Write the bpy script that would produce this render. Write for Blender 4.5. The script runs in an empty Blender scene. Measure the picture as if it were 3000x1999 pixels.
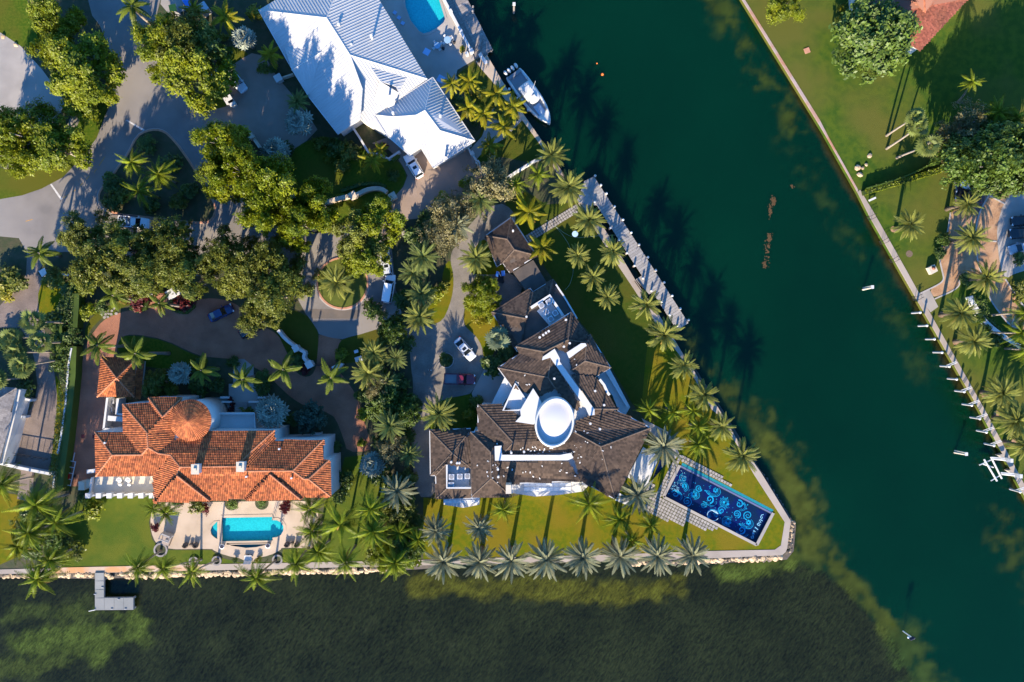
import bpy, bmesh, math, random
import numpy as np
from mathutils import Vector, Matrix
from mathutils.geometry import tessellate_polygon
random.seed(7); rng = np.random.default_rng(7)
sc = bpy.context.scene
COL = sc.collection
R = math.radians
# ------------------------------------------------------------------ camera, sky, sun, exposure
S, H = 16.0, 140.0                     # map scale: 16 survey units per metre at ground level; camera height in metres
cam = bpy.data.cameras.new('camera'); cam.sensor_width = 36; cam.lens = 36 * H / 187.5
cam.clip_end = 2000; cam.clip_start = 1
co = bpy.data.objects.new('camera', cam); co.location = (0, 0, H); COL.objects.link(co); sc.camera = co
SUN_EL, SUN_ROT = R(22.5), R(191)
w = bpy.data.worlds.new('World'); sc.world = w; w.use_nodes = True
nt = w.node_tree; bg = nt.nodes['Background']
sky = nt.nodes.new('ShaderNodeTexSky'); sky.sky_type = 'NISHITA'; sky.sun_disc = False
sky.sun_elevation = SUN_EL; sky.sun_rotation = SUN_ROT
sky.ozone_density = 8.0; sky.dust_density = 0.3; sky.air_density = 1.0
hs_ = nt.nodes.new('ShaderNodeHueSaturation'); hs_.inputs['Saturation'].default_value = 1.1
nt.links.new(sky.outputs[0], hs_.inputs['Color']); nt.links.new(hs_.outputs[0], bg.inputs[0]); bg.inputs[1].default_value = 0.145
sl = bpy.data.lights.new('sun', 'SUN'); sl.energy = 5.0; sl.angle = R(0.5); sl.color = (1, .86, .66)
so = bpy.data.objects.new('sun', sl); COL.objects.link(so)
sd = Vector((-math.sin(SUN_ROT) * math.cos(SUN_EL), -math.cos(SUN_ROT) * math.cos(SUN_EL), -math.sin(SUN_EL)))
so.rotation_euler = sd.to_track_quat('-Z', 'Y').to_euler(); so.location = (0, 0, 100)
vs = sc.view_settings; vs.view_transform = 'Standard'; vs.look = 'None'; vs.gamma = 1; vs.use_curve_mapping = False
vs.exposure = 1.6
# ------------------------------------------------------------------ helpers
def W(x, y, h=0.0):
    k = (H - h) / H / S
    return Vector(((x - 1500) * k, (999.5 - y) * k, h))
def px(l): return l / S
class MB:
    def __init__(s): s.v = []; s.f = []; s.r = []
    def add(s, vs, fs, r=None):
        n = len(s.v); s.v += [tuple(p) for p in vs]; s.f += [tuple(i + n for i in f) for f in fs]
        s.r += [random.random() if r is None else r] * len(vs); return s
    def box(s, c, d, rz=0.0, taper=1.0):
        x, y, z = d[0] / 2, d[1] / 2, d[2] / 2; cs, sn = math.cos(rz), math.sin(rz); vs = []
        for k, t in ((-z, 1), (z, taper)):
            for a, b in ((-x, -y), (x, -y), (x, y), (-x, y)):
                a *= t; b *= t; vs.append((c[0] + a * cs - b * sn, c[1] + a * sn + b * cs, c[2] + k))
        return s.add(vs, [(3, 2, 1, 0), (4, 5, 6, 7), (0, 1, 5, 4), (1, 2, 6, 5), (2, 3, 7, 6), (3, 0, 4, 7)])
    def tube(s, pts, rad, n=6, caps=True):
        pts = [Vector(p) for p in pts]; vs = []; fs = []
        if not hasattr(rad, '__len__'): rad = [rad] * len(pts)
        for i, p in enumerate(pts):
            t = (pts[min(i + 1, len(pts) - 1)] - pts[max(i - 1, 0)]).normalized()
            a = t.orthogonal().normalized() if abs(t.z) < .95 else Vector((1, 0, 0)).cross(t).normalized()
            if abs(t.z) < .95: a = t.cross(Vector((0, 0, 1))).normalized()
            b = t.cross(a)
            for k in range(n):
                an = 2 * math.pi * k / n; vs.append(p + (a * math.cos(an) + b * math.sin(an)) * rad[i])
        for i in range(len(pts) - 1):
            for k in range(n):
                k2 = (k + 1) % n; fs.append((i * n + k, i * n + k2, (i + 1) * n + k2, (i + 1) * n + k))
        if caps: fs.append(tuple(range(n))[::-1]); fs.append(tuple((len(pts) - 1) * n + k for k in range(n)))
        return s.add(vs, fs)
    def cyl(s, c, r, h, n=12, r2=None):
        r2 = r if r2 is None else r2; c = Vector(c)
        vs = [(c.x + rr * math.cos(2 * math.pi * k / n), c.y + rr * math.sin(2 * math.pi * k / n), c.z + z)
              for rr, z in ((r, 0), (r2, h)) for k in range(n)]
        fs = [(k, (k + 1) % n, n + (k + 1) % n, n + k) for k in range(n)] + [tuple(range(n))[::-1], tuple(range(n, 2 * n))]
        return s.add(vs, fs)
    def prism(s, pts, z0, z1, holes=(), bottom=False):
        """pts: list of (X,Y) world; top at z1, sides down to z0"""
        loops = [[Vector((p[0], p[1], 0)) for p in pts]] + [[Vector((p[0], p[1], 0)) for p in h] for h in holes]
        flat = [p for l in loops for p in l]; n = len(flat)
        tris = tessellate_polygon(loops)
        vs = [(p.x, p.y, z1) for p in flat]; fs = []
        for t in tris:
            a, b, c = (flat[i] for i in t)
            fs.append(tuple(t) if (b - a).cross(c - a).z > 0 else tuple(t)[::-1])
        if z0 is not None and z0 < z1:
            vs += [(p.x, p.y, z0) for p in flat]; o = 0
            for li, l in enumerate(loops):
                m = len(l); area = sum(l[i].x * l[(i + 1) % m].y - l[(i + 1) % m].x * l[i].y for i in range(m))
                for i in range(m):
                    j = (i + 1) % m; q = (o + i, n + o + i, n + o + j, o + j)
                    if (area < 0) != (li > 0): q = q[::-1]
                    fs.append(q[::-1] if li == 0 else q[::-1])
                o += m
            if bottom: fs += [tuple(i + n for i in t)[::-1] for t in fs[:len(tris)]]
        return s.add(vs, fs)
    def poly(s, pts3, thick=0):
        pts3 = [Vector(p) for p in pts3]; n = len(pts3)
        nr = Vector((0, 0, 0))
        for i in range(n): a, b = pts3[i], pts3[(i + 1) % n]; nr += a.cross(b)
        if nr.z < 0: pts3 = pts3[::-1]; nr = -nr
        nr.normalize()
        if not thick: return s.add(pts3, [tuple(range(n))])
        lo = [p - nr * thick for p in pts3]
        return s.add(pts3 + lo, [tuple(range(n)), tuple(range(n, 2 * n))[::-1]] + [(i, n + i, n + (i + 1) % n, (i + 1) % n) for i in range(n)])
    def ell(s, c, d, nu=10, nv=6):
        c = Vector(c); vs = []; fs = []
        for j in range(nv + 1):
            t = math.pi * j / nv
            for i in range(nu):
                a = 2 * math.pi * i / nu
                vs.append((c.x + d[0] * math.sin(t) * math.cos(a), c.y + d[1] * math.sin(t) * math.sin(a), c.z - d[2] * math.cos(t)))
        for j in range(nv):
            for i in range(nu):
                i2 = (i + 1) % nu; fs.append((j * nu + i, j * nu + i2, (j + 1) * nu + i2, (j + 1) * nu + i))
        return s.add(vs, fs)
    def mesh(s, name, mat, smooth=False, org=None):
        me = bpy.data.meshes.new(name); o = org or Vector((0, 0, 0))
        me.from_pydata([(x - o[0], y - o[1], z - o[2]) for x, y, z in s.v], [], s.f)
        at = me.attributes.new('rnd', 'FLOAT', 'POINT'); at.data.foreach_set('value', s.r)
        me.materials.append(mat)
        if smooth: me.polygons.foreach_set('use_smooth', [True] * len(me.polygons))
        return me
    def build(s, name, mat, parent=None, smooth=False, local=False, **tags):
        org = None if (parent is None or local) else worldloc(parent)
        o = bpy.data.objects.new(name, s.mesh(name, mat, smooth, org)); COL.objects.link(o)
        if parent is not None: o.parent = parent
        for k, v in tags.items(): o[k] = v
        return o
def worldloc(o):
    l = Vector(o.location)
    while o.parent is not None: o = o.parent; l = l + Vector(o.location)
    return l
def root(name, label, cat, loc=(0, 0, 0), rz=0.0, group=None):
    o = bpy.data.objects.new(name, None); o.location = loc; o.rotation_euler = (0, 0, rz); o.empty_display_size = .3
    COL.objects.link(o); o['label'] = label; o['category'] = cat
    if group: o['group'] = group
    return o
def top(o, label, cat, group=None):
    o['label'] = label; o['category'] = cat
    if group: o['group'] = group
    return o
def inst(name, me, parent=None, loc=(0, 0, 0), rot=(0, 0, 0), scale=(1, 1, 1)):
    o = bpy.data.objects.new(name, me); o.location = loc; o.rotation_euler = rot; o.scale = scale
    COL.objects.link(o)
    if parent is not None: o.parent = parent
    return o
def smooth2(pts, it=2, closed=True):
    for _ in range(it):
        out = []; n = len(pts)
        for i in range(n if closed else n - 1):
            a, b = pts[i], pts[(i + 1) % n]
            out.append((a[0] * .75 + b[0] * .25, a[1] * .75 + b[1] * .25)); out.append((a[0] * .25 + b[0] * .75, a[1] * .25 + b[1] * .75))
        if not closed: out = [pts[0]] + out + [pts[-1]]
        pts = out
    return pts
def P2(pts, h=0): return [W(x, y, h).to_2d() for x, y in pts]
def circ(x, y, r, n=28, ry=None):
    ry = ry or r; return [(x + r * math.cos(2 * math.pi * i / n), y + ry * math.sin(2 * math.pi * i / n)) for i in range(n)]
def sheet(name, pts, z, mat, z0=None, sm=0, holes=(), kind='structure', parent=None):
    if sm: pts = smooth2(pts, sm)
    m = MB(); m.prism(P2(pts, z), z0, z, [P2(h, z) for h in holes])
    o = m.build(name, mat, parent)
    if kind and parent is None: o['kind'] = kind
    return o
def ribbon(pts, wd, z0, z1, mb, closed=False):
    """wall-like ribbon along a map line; wd in metres"""
    q = [Vector(W(x, y, z1)) for x, y in pts]; L = []; Rr = []; n = len(q)
    for i in range(n):
        a = q[(i - 1) % n] if (closed or i > 0) else q[i]; b = q[(i + 1) % n] if (closed or i < n - 1) else q[i]
        t = (b - a); t.z = 0; t.normalize(); nn = Vector((-t.y, t.x, 0)) * wd / 2
        L.append(q[i] + nn); Rr.append(q[i] - nn)
    vs = []; fs = []
    for i in range(n):
        for p in (L[i], Rr[i]): vs.append((p.x, p.y, z1)); vs.append((p.x, p.y, z0))
    m = n if closed else n - 1
    for i in range(m):
        a = 4 * i; b = 4 * ((i + 1) % n)
        fs += [(a, a + 2, b + 2, b), (a + 1, a, b, b + 1), (a + 2, a + 3, b + 3, b + 2)]
    if not closed: fs += [(0, 1, 3, 2), (4 * n - 4, 4 * n - 2, 4 * n - 1, 4 * n - 3)]
    mb.add(vs, fs)
# ------------------------------------------------------------------ materials
def M(name, c, c2=None, sc_=.4, rough=.75, metal=0, bump=0, bsc=6, spec=.3, obj=0, rnd=0, c3=None, sc3=.05, trans=0, det=5, lo=.35, hi=.65, coat=0):
    m = bpy.data.materials.new(name); m.use_nodes = True; t = m.node_tree; N = t.nodes; L = t.links
    b = N['Principled BSDF']; b.inputs['Roughness'].default_value = rough; b.inputs['Metallic'].default_value = metal
    b.inputs['Specular IOR Level'].default_value = spec; b.inputs['Coat Weight'].default_value = coat
    geo = N.new('ShaderNodeNewGeometry'); col = None
    def mix(fac, a, bb):
        x = N.new('ShaderNodeMix'); x.data_type = 'RGBA'
        if isinstance(fac, float): x.inputs[0].default_value = fac
        else: L.new(fac, x.inputs[0])
        for s, v in ((6, a), (7, bb)):
            if isinstance(v, tuple): x.inputs[s].default_value = (*v, 1)
            else: L.new(v, x.inputs[s])
        return x.outputs[2]
    def noise(s, d=5):
        n = N.new('ShaderNodeTexNoise'); n.inputs['Scale'].default_value = s; n.inputs['Detail'].default_value = d
        L.new(geo.outputs['Position'], n.inputs['Vector']); return n.outputs[0]
    def ramp(x, a, bb):
        r = N.new('ShaderNodeMapRange'); r.inputs[1].default_value = a; r.inputs[2].default_value = bb; L.new(x, r.inputs[0]); return r.outputs[0]
    col = c
    if c2: col = mix(ramp(noise(sc_, det), lo, hi), c, c2)
    if c3: col = mix(ramp(noise(sc3, 3), .42, .62), col, c3)
    if rnd or obj:
        if rnd:
            at = N.new('ShaderNodeAttribute'); at.attribute_name = 'rnd'; src = at.outputs['Fac']; amt = rnd
        else:
            oi = N.new('ShaderNodeObjectInfo'); src = oi.outputs['Random']; amt = obj
        r = N.new('ShaderNodeMapRange'); r.inputs[3].default_value = 1 - amt; r.inputs[4].default_value = 1 + amt; L.new(src, r.inputs[0])
        v = N.new('ShaderNodeVectorMath'); v.operation = 'SCALE'
        if isinstance(col, tuple): v.inputs[0].default_value = col
        else: L.new(col, v.inputs[0])
        L.new(r.outputs[0], v.inputs['Scale']); col = v.outputs[0]
    if isinstance(col, tuple): b.inputs['Base Color'].default_value = (*col, 1)
    else: L.new(col, b.inputs['Base Color'])
    if bump:
        bp = N.new('ShaderNodeBump'); bp.inputs['Strength'].default_value = bump; bp.inputs['Distance'].default_value = .1
        L.new(noise(bsc, 4), bp.inputs['Height']); L.new(bp.outputs[0], b.inputs['Normal'])
    if trans:
        tr = N.new('ShaderNodeBsdfTranslucent'); mx = N.new('ShaderNodeMixShader'); mx.inputs[0].default_value = trans
        if isinstance(col, tuple): tr.inputs[0].default_value = (*col, 1)
        else: L.new(col, tr.inputs[0])
        L.new(b.outputs[0], mx.inputs[1]); L.new(tr.outputs[0], mx.inputs[2]); L.new(mx.outputs[0], N['Material Output'].inputs[0])
    return m
def brickmat(name, c1, c2, mortar, s, rot=0, bump=.4, c3=None):
    m = M(name, c1, rough=.85); t = m.node_tree; N = t.nodes; L = t.links; b = N['Principled BSDF']
    geo = N.new('ShaderNodeNewGeometry'); mp = N.new('ShaderNodeMapping'); mp.inputs['Rotation'].default_value = (0, 0, rot)
    L.new(geo.outputs['Position'], mp.inputs[0]); k = N.new('ShaderNodeTexBrick'); L.new(mp.outputs[0], k.inputs['Vector'])
    k.inputs['Scale'].default_value = s; k.inputs['Mortar Size'].default_value = .03
    k.inputs['Color1'].default_value = (*c1, 1); k.inputs['Color2'].default_value = (*c2, 1); k.inputs['Mortar'].default_value = (*mortar, 1)
    n = N.new('ShaderNodeTexNoise'); n.inputs['Scale'].default_value = .35; n.inputs['Detail'].default_value = 8; L.new(geo.outputs['Position'], n.inputs['Vector'])
    x = N.new('ShaderNodeMix'); x.data_type = 'RGBA'; x.blend_type = 'MULTIPLY'; x.inputs[0].default_value = .7
    r = N.new('ShaderNodeMapRange'); r.inputs[1].default_value = .3; r.inputs[2].default_value = .7; r.inputs[3].default_value = .55; r.inputs[4].default_value = 1.1
    L.new(n.outputs[0], r.inputs[0]); L.new(k.outputs[0], x.inputs[6]); L.new(r.outputs[0], x.inputs[7]); L.new(x.outputs[2], b.inputs['Base Color'])
    bp = N.new('ShaderNodeBump'); bp.inputs['Strength'].default_value = bump; bp.inputs['Distance'].default_value = .02; L.new(k.outputs['Fac'], bp.inputs['Height'])
    bp.invert = True; L.new(bp.outputs[0], b.inputs['Normal']); return m
m_soil = M('planting_soil', (.030, .042, .013), (.06, .052, .024), .8, bump=.5, bsc=3)
m_grass = M('lawn_green', (.042, .080, .007), (.072, .10, .010), 2.2, lo=.42, hi=.58, c3=(.085, .085, .012), sc3=.12, bump=.8, bsc=9, spec=.03, rough=.9)
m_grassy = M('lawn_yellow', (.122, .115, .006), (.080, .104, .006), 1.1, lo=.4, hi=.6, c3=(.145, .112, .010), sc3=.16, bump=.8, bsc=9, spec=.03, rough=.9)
m_grassd = M('lawn_painted_shade', (.040, .065, .008), (.06, .072, .010), 1.2, c3=(.075, .07, .012), sc3=.1, bump=.8, bsc=9, spec=.03, rough=.9)  # shade lying on these lawns is painted in as a darker green
m_grasse = M('lawn_east', (.062, .094, .011), (.036, .072, .010), .8, lo=.4, hi=.6, c3=(.088, .090, .018), sc3=.07, bump=.8, bsc=9, spec=.03, rough=.9)
m_asph = M('asphalt', (.185, .165, .15), (.145, .13, .118), .3, bump=.25, bsc=18, c3=(.215, .19, .165), sc3=.09, det=9)
m_asph2 = M('brown_asphalt', (.10, .085, .072), (.13, .105, .085), .4, bump=.25, bsc=18)
m_conc = M('concrete', (.29, .26, .23), (.24, .215, .19), .35, bump=.15, bsc=12, c3=(.33, .295, .26), sc3=.1)
m_conc_s = M('concrete_slab', (.30, .27, .24), (.26, .235, .21), .5, bump=.15, bsc=12, obj=.15)
m_seawall = M('seawall_concrete', (.30, .245, .20), (.255, .21, .17), .6, bump=.2, bsc=10, c3=(.33, .275, .225), sc3=.12)
m_rust = M('rusty_seawall', (.36, .27, .235), (.31, .24, .21), .6, bump=.2, bsc=10, c3=(.34, .17, .10), sc3=.35)
m_tan = M('tan_driveway', (.27, .20, .155), (.235, .172, .13), .4, bump=.2, bsc=12)
m_drive = brickmat('cobble_drive', (.26, .225, .185), (.205, .18, .15), (.17, .15, .13), 2.2)
m_brick = brickmat('red_brick_paving', (.42, .175, .095), (.34, .14, .08), (.21, .10, .065), 3.0, .5)
m_gbrick = brickmat('grey_brick_paving', (.25, .19, .155), (.19, .145, .12), (.13, .10, .085), 2.6, .2)
m_patio = M('cream_stone_patio', (.38, .295, .215), (.335, .26, .19), .5, bump=.1, bsc=9, c3=(.42, .33, .25), sc3=.2)
m_salmon = M('salmon_kerb', (.45, .22, .13), (.36, .18, .11), 1.5)
m_kerb = M('kerb_concrete', (.36, .33, .30), (.30, .27, .25), 1.)
m_white = M('white_paint', (.52, .51, .49), (.48, .47, .45), .7, rough=.6)
m_cream = M('cream_stucco', (.50, .44, .34), (.45, .39, .30), .6, bump=.1, bsc=14)
m_wall = M('white_stucco', (.55, .53, .50), (.50, .48, .45), .6, bump=.1, bsc=14)
m_metal = M('white_metal_roof', (.45, .44, .42), (.42, .41, .39), .4, rough=.55, spec=.4, obj=.03)
m_seam = M('standing_seam', (.62, .62, .64), rough=.5)
m_terr = M('terracotta_tile', (.38, .115, .034), (.26, .070, .024), 1.6, rough=.8, rnd=.42, bump=.2)
m_terrb = M('terracotta_bed', (.20, .075, .035), (.13, .05, .028), 2)
m_ridge = M('terracotta_ridge', (.44, .175, .085), (.36, .135, .06), 2, rnd=.15)
m_brown = M('brown_concrete_tile', (.064, .042, .029), (.047, .031, .022), .5, rough=.85, rnd=.4, c3=(.080, .052, .034), sc3=.12)
m_brownb = M('brown_tile_bed', (.07, .053, .043), (.05, .04, .033), 1.)
m_shing = M('rust_shingle', (.28, .092, .045), (.21, .072, .04), 1.2, rnd=.3, c3=(.33, .10, .055), sc3=.25)
m_greyt = M('grey_tile', (.22, .20, .19), (.17, .155, .15), .8, rnd=.2)
m_flat = M('flat_roof_membrane', (.09, .07, .055), (.06, .05, .042), .6)
m_wood = M('weathered_dock_wood', (.27, .235, .21), (.20, .175, .155), 3, obj=.2, bump=.3, bsc=20)
m_woodg = M('grey_deck_boards', (.28, .26, .245), (.23, .215, .20), 2.5, obj=.12)
m_trunk = M('palm_trunk', (.26, .215, .17), (.19, .155, .12), 4, bump=.5, bsc=9)
m_trunkd = M('date_palm_trunk', (.13, .095, .065), (.09, .065, .045), 5, bump=.7, bsc=7)
m_bark = M('pale_bark', (.34, .29, .235), (.25, .21, .17), 3, bump=.4)
m_date = M('date_frond', (.215, .215, .040), (.15, .165, .036), 1.5, rough=.5, obj=.35, trans=.25, spec=.12)
m_dateg = M('grey_date_frond', (.23, .225, .12), (.165, .175, .10), 1.5, rough=.5, obj=.35, trans=.2, spec=.12)
m_dated = M('deep_date_frond', (.15, .175, .042), (.105, .13, .036), 1.5, rough=.5, obj=.35, trans=.25, spec=.12)
m_coco = M('coconut_frond', (.165, .19, .012), (.105, .15, .012), 1.2, rough=.4, obj=.45, trans=.3, spec=.12)
m_cocoy = M('yellow_palm_frond', (.26, .22, .012), (.18, .19, .012), 1.2, rough=.45, obj=.4, trans=.3, spec=.12)
m_royal = M('royal_frond', (.14, .17, .02), (.105, .14, .02), 1.2, rough=.4, obj=.3, trans=.3, spec=.12)
m_bism = M('silver_fan_leaf', (.27, .29, .225), (.20, .23, .185), 1.5, rough=.45, obj=.3, trans=.15, spec=.12)
m_bismg = M('green_fan_leaf', (.14, .165, .085), (.11, .135, .075), 1.5, rough=.45, obj=.3, trans=.15, spec=.12)
m_fan = M('fan_leaf', (.125, .15, .035), (.095, .12, .03), 1.5, rough=.45, obj=.35, trans=.2, spec=.12)
m_dead = M('yellowed_frond', (.26, .17, .03), (.22, .13, .03), 2, trans=.2, obj=.3)
def leafm(n, a, b, r=.45, t=.3): return M(n, a, b, .35, rough=.5, rnd=r, trans=t, spec=.35, det=2)
m_lf = leafm('leaf_bright', (.20, .22, .006), (.125, .165, .007), .5, .4)
m_lfo = leafm('leaf_olive', (.165, .175, .022), (.105, .125, .018), .55, .4)
m_lfd = leafm('leaf_dark', (.075, .115, .016), (.055, .09, .013))
m_lfg = leafm('leaf_glossy', (.10, .15, .018), (.07, .115, .016), .5)
m_lfy = leafm('leaf_yellow', (.22, .19, .006), (.15, .155, .008))
m_lfs = leafm('leaf_sparse', (.19, .16, .062), (.14, .125, .05))
m_lfr = leafm('leaf_red', (.12, .012, .012), (.07, .01, .01))
m_lfb = leafm('leaf_blue', (.05, .09, .055), (.04, .075, .05))
m_flr = M('flower_orange', (.45, .12, .05), (.30, .05, .05), 3, rnd=.3)
m_flp = M('flower_magenta', (.42, .05, .30), (.30, .03, .25), 3, rnd=.3)
m_black = M('black_rubber', (.02, .02, .021), rough=.7)
m_glass = M('dark_car_glass', (.012, .016, .018), rough=.06, spec=.6)
m_chrome = M('chrome', (.6, .6, .6), metal=1, rough=.25)
m_red = M('tail_red', (.35, .01, .01), rough=.3)
m_lamp = M('lamp_glass', (.7, .72, .72), rough=.15)
m_steel = M('grey_steel', (.36, .36, .36), (.30, .30, .30), 2, rough=.5)
m_alum = M('aluminium', (.55, .55, .55), rough=.4, metal=.3)
m_rock = M('limestone_rock', (.42, .31, .19), (.32, .23, .14), 1.5, bump=.6, bsc=5, obj=.3, rnd=.0)
m_rockd = M('wet_rock', (.10, .08, .06), (.07, .06, .05), 2, bump=.6, bsc=5, obj=.3)
m_skin = M('skin', (.35, .2, .14), rough=.6)
m_hair = M('hair', (.02, .013, .01), rough=.6)
m_cloth = M('white_shirt', (.75, .74, .72), rough=.9)
m_navy = M('dark_trousers', (.03, .03, .05), rough=.9)
m_mulch = M('bark_mulch', (.33, .185, .095), (.25, .135, .07), 3, c3=(.38, .225, .125), sc3=.4, bump=.6, bsc=8)
m_umb = M('canvas_blue', (.05, .2, .6), rough=.8)
m_grey = M('grey_plastic', (.20, .20, .21), rough=.6)
m_wick = M('brown_wicker', (.14, .105, .08), (.10, .075, .06), 8)
m_paintw = M('worn_road_white', (.55, .53, .5), (.34, .32, .3), 3)
m_painty = M('worn_road_yellow', (.50, .26, .05), (.30, .18, .07), 2.5)
# ------------------------------------------------------------------ water
def vnoise(x, y, sd):
    r = np.random.default_rng(sd); g = r.random((256, 256)); xi = np.floor(x).astype(int); yi = np.floor(y).astype(int)
    fx = x - xi; fy = y - yi; fx = fx * fx * (3 - 2 * fx); fy = fy * fy * (3 - 2 * fy)
    a = g[xi % 256, yi % 256]; b = g[(xi + 1) % 256, yi % 256]; c = g[xi % 256, (yi + 1) % 256]; d = g[(xi + 1) % 256, (yi + 1) % 256]
    return (a * (1 - fx) + b * fx) * (1 - fy) + (c * (1 - fx) + d * fx) * fy
def fbm(x, y, s, sd, o=4):
    t = 0; amp = .5; tot = 0
    for k in range(o): t = t + amp * vnoise(x / s * 2 ** k + 13.7 * k, y / s * 2 ** k + 7.1 * k, sd + k); tot += amp; amp *= .5
    return t / tot
def segdist(x, y, pl):
    d = np.full(x.shape, 1e9)
    for (ax, ay), (bx, by) in zip(pl[:-1], pl[1:]):
        vx, vy = bx - ax, by - ay; t = np.clip(((x - ax) * vx + (y - ay) * vy) / (vx * vx + vy * vy), 0, 1)
        d = np.minimum(d, np.hypot(x - ax - t * vx, y - ay - t * vy))
    return d
ZW = -1.0
gx = np.array([-9000, -4000, -1500, -700] + list(range(-300, 3304, 7)) + [3700, 4500, 7000, 12000], float)
gy = np.array([-9000, -4000, -1500, -700] + list(range(-250, 2254, 7)) + [2700, 3500, 6000, 11000], float)
GX, GY = np.meshgrid(gx, gy); n1 = fbm(GX, GY, 90, 3); n2 = fbm(GX, GY, 26, 11); n3 = fbm(GX, GY, 300, 21)
def sstep(v, a, b): t = np.clip((v - a) / (b - a), 0, 1); return t * t * (3 - 2 * t)
colr = np.empty(GX.shape + (3,)); colr[:] = (.0004, .0155, .0066)
colr *= (0.8 + .5 * n3)[..., None]
yb = np.interp(GX, [0, 2300, 2420, 2500, 2600, 2680, 2800, 3200], [1640, 1640, 1675, 1740, 1850, 1980, 2150, 2800])
bay = sstep(GY + (n1 - .5) * 60 - yb, -12, 25)[..., None]
bcol = np.array((.0110, .0140, .0048)) * (0.55 + .9 * n1)[..., None] * (1 + .25 * (n3 - .5))[..., None]
colr = colr * (1 - bay) + bcol * bay
def weed(pl, r, s, c, th=.42):
    global colr
    d = segdist(GX, GY, pl); m = np.clip(1.25 - d / r, 0, 1) * s
    k = sstep(n1 * .5 + n2 * .5 + (m - .55) * .55, th - .05, th + .24) * np.clip(m * 1.6, 0, 1)
    k = np.clip(k, 0, 1)[..., None]; cc = np.array(c) * (.45 + 1.1 * n2)[..., None]
    colr = colr * (1 - k) + cc * k
weed([(2160, -60), (2395, 370), (2635, 800), (2865, 1210), (3060, 1560)], 26, .9, (.018, .018, .005))
weed([(2060, -80), (2120, 40), (2220, 200), (2320, 360)], 75, .62, (.022, .034, .005))
weed([(2330, 430), (2440, 640), (2560, 830), (2700, 1080)], 70, .42, (.014, .028, .006))
weed([(2950, 1560), (3050, 1700)], 110, .6, (.02, .03, .005))
weed([(2010, 990), (2090, 1080), (2150, 1180)], 55, .62, (.022, .032, .006))
weed([(2215, 1230), (2290, 1360), (2360, 1500), (2400, 1620)], 95, .85, (.020, .030, .006))
weed([(2250, 1300), (2330, 1430), (2380, 1600)], 55, .9, (.040, .050, .007))
weed([(2420, 1630), (2500, 1720), (2570, 1800), (2640, 1890)], 42, .8, (.032, .042, .006))
weed([(2670, 1890), (2700, 1990), (2770, 2060)], 90, .85, (.022, .038, .007))
weed([(90, 1880), (280, 1890), (385, 1830)], 85, .95, (.036, .052, .008))
weed([(20, 1800), (250, 1790)], 60, .7, (.026, .036, .007))
weed([(-40, 1960), (210, 1930)], 60, .75, (.028, .038, .007))
weed([(1225, 1716), (1500, 1720), (1700, 1735), (1860, 1738), (1990, 1712)], 48, .85, (.044, .046, .005), .40)
weed([(2120, 1675), (2190, 1675), (2310, 1640)], 40, 1.0, (.040, .056, .008), .38)
weed([(560, 1760), (900, 1800), (1300, 1880)], 120, .35, (.014, .017, .007))
k = (H - ZW) / H / S; ny, nx = GX.shape
vv = np.stack([(GX - 1500) * k, (999.5 - GY) * k, np.full(GX.shape, ZW)], -1).reshape(-1, 3)
ii = np.arange(nx * ny).reshape(ny, nx)
ff = np.stack([ii[1:, :-1], ii[1:, 1:], ii[:-1, 1:], ii[:-1, :-1]], -1).reshape(-1, 4)
fx_, fy_ = GX.ravel()[ff].mean(1), GY.ravel()[ff].mean(1); dry = np.zeros(len(ff), bool)      # the sheet is cut away under the pools
for x0_, x1_, y0_, y1_ in ((560, 900, 1480, 1630), (1100, 1340, -200, 130), (1880, 2240, 1330, 1600)): dry |= (fx_ > x0_) & (fx_ < x1_) & (fy_ > y0_) & (fy_ < y1_) & (fx_ < 2235 - (fy_ < 1400) * 120)
ff = ff[~dry]
me = bpy.data.meshes.new('water'); me.vertices.add(len(vv)); me.vertices.foreach_set('co', vv.ravel())
me.loops.add(ff.size); me.loops.foreach_set('vertex_index', ff.ravel().astype(np.int32))
me.polygons.add(len(ff)); me.polygons.foreach_set('loop_start', np.arange(0, ff.size, 4, dtype=np.int32)); me.update()
at = me.attributes.new('bed', 'FLOAT_COLOR', 'POINT')
at.data.foreach_set('color', np.concatenate([colr.reshape(-1, 3), bay.reshape(-1, 1)], 1).ravel().astype(np.float32))
m_water = bpy.data.materials.new('canal_water'); m_water.use_nodes = True
t = m_water.node_tree; N = t.nodes; L = t.links; b = N['Principled BSDF']
a_ = N.new('ShaderNodeAttribute'); a_.attribute_name = 'bed'; geo = N.new('ShaderNodeNewGeometry')
mp = N.new('ShaderNodeMapping'); mp.vector_type = 'TEXTURE'; mp.inputs['Rotation'].default_value = (0, 0, R(52)); mp.inputs['Scale'].default_value = (2.4, .8, 1)
L.new(geo.outputs['Position'], mp.inputs[0])
nz = N.new('ShaderNodeTexNoise'); nz.inputs['Scale'].default_value = 2.6; nz.inputs['Detail'].default_value = 6; nz.inputs['Roughness'].default_value = .7; L.new(mp.outputs[0], nz.inputs['Vector'])
mr = N.new('ShaderNodeMapRange'); mr.inputs[1].default_value = .35; mr.inputs[2].default_value = .65; mr.inputs[3].default_value = .45; mr.inputs[4].default_value = 1.55; L.new(nz.outputs[0], mr.inputs[0])
mb_ = N.new('ShaderNodeMix'); mb_.data_type = 'FLOAT'; mb_.inputs[2].default_value = 1.0; L.new(a_.outputs['Alpha'], mb_.inputs[0]); L.new(mr.outputs[0], mb_.inputs[3])
vm = N.new('ShaderNodeVectorMath'); vm.operation = 'SCALE'; L.new(a_.outputs['Color'], vm.inputs[0]); L.new(mb_.outputs[0], vm.inputs['Scale']); L.new(vm.outputs[0], b.inputs['Base Color'])
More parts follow.
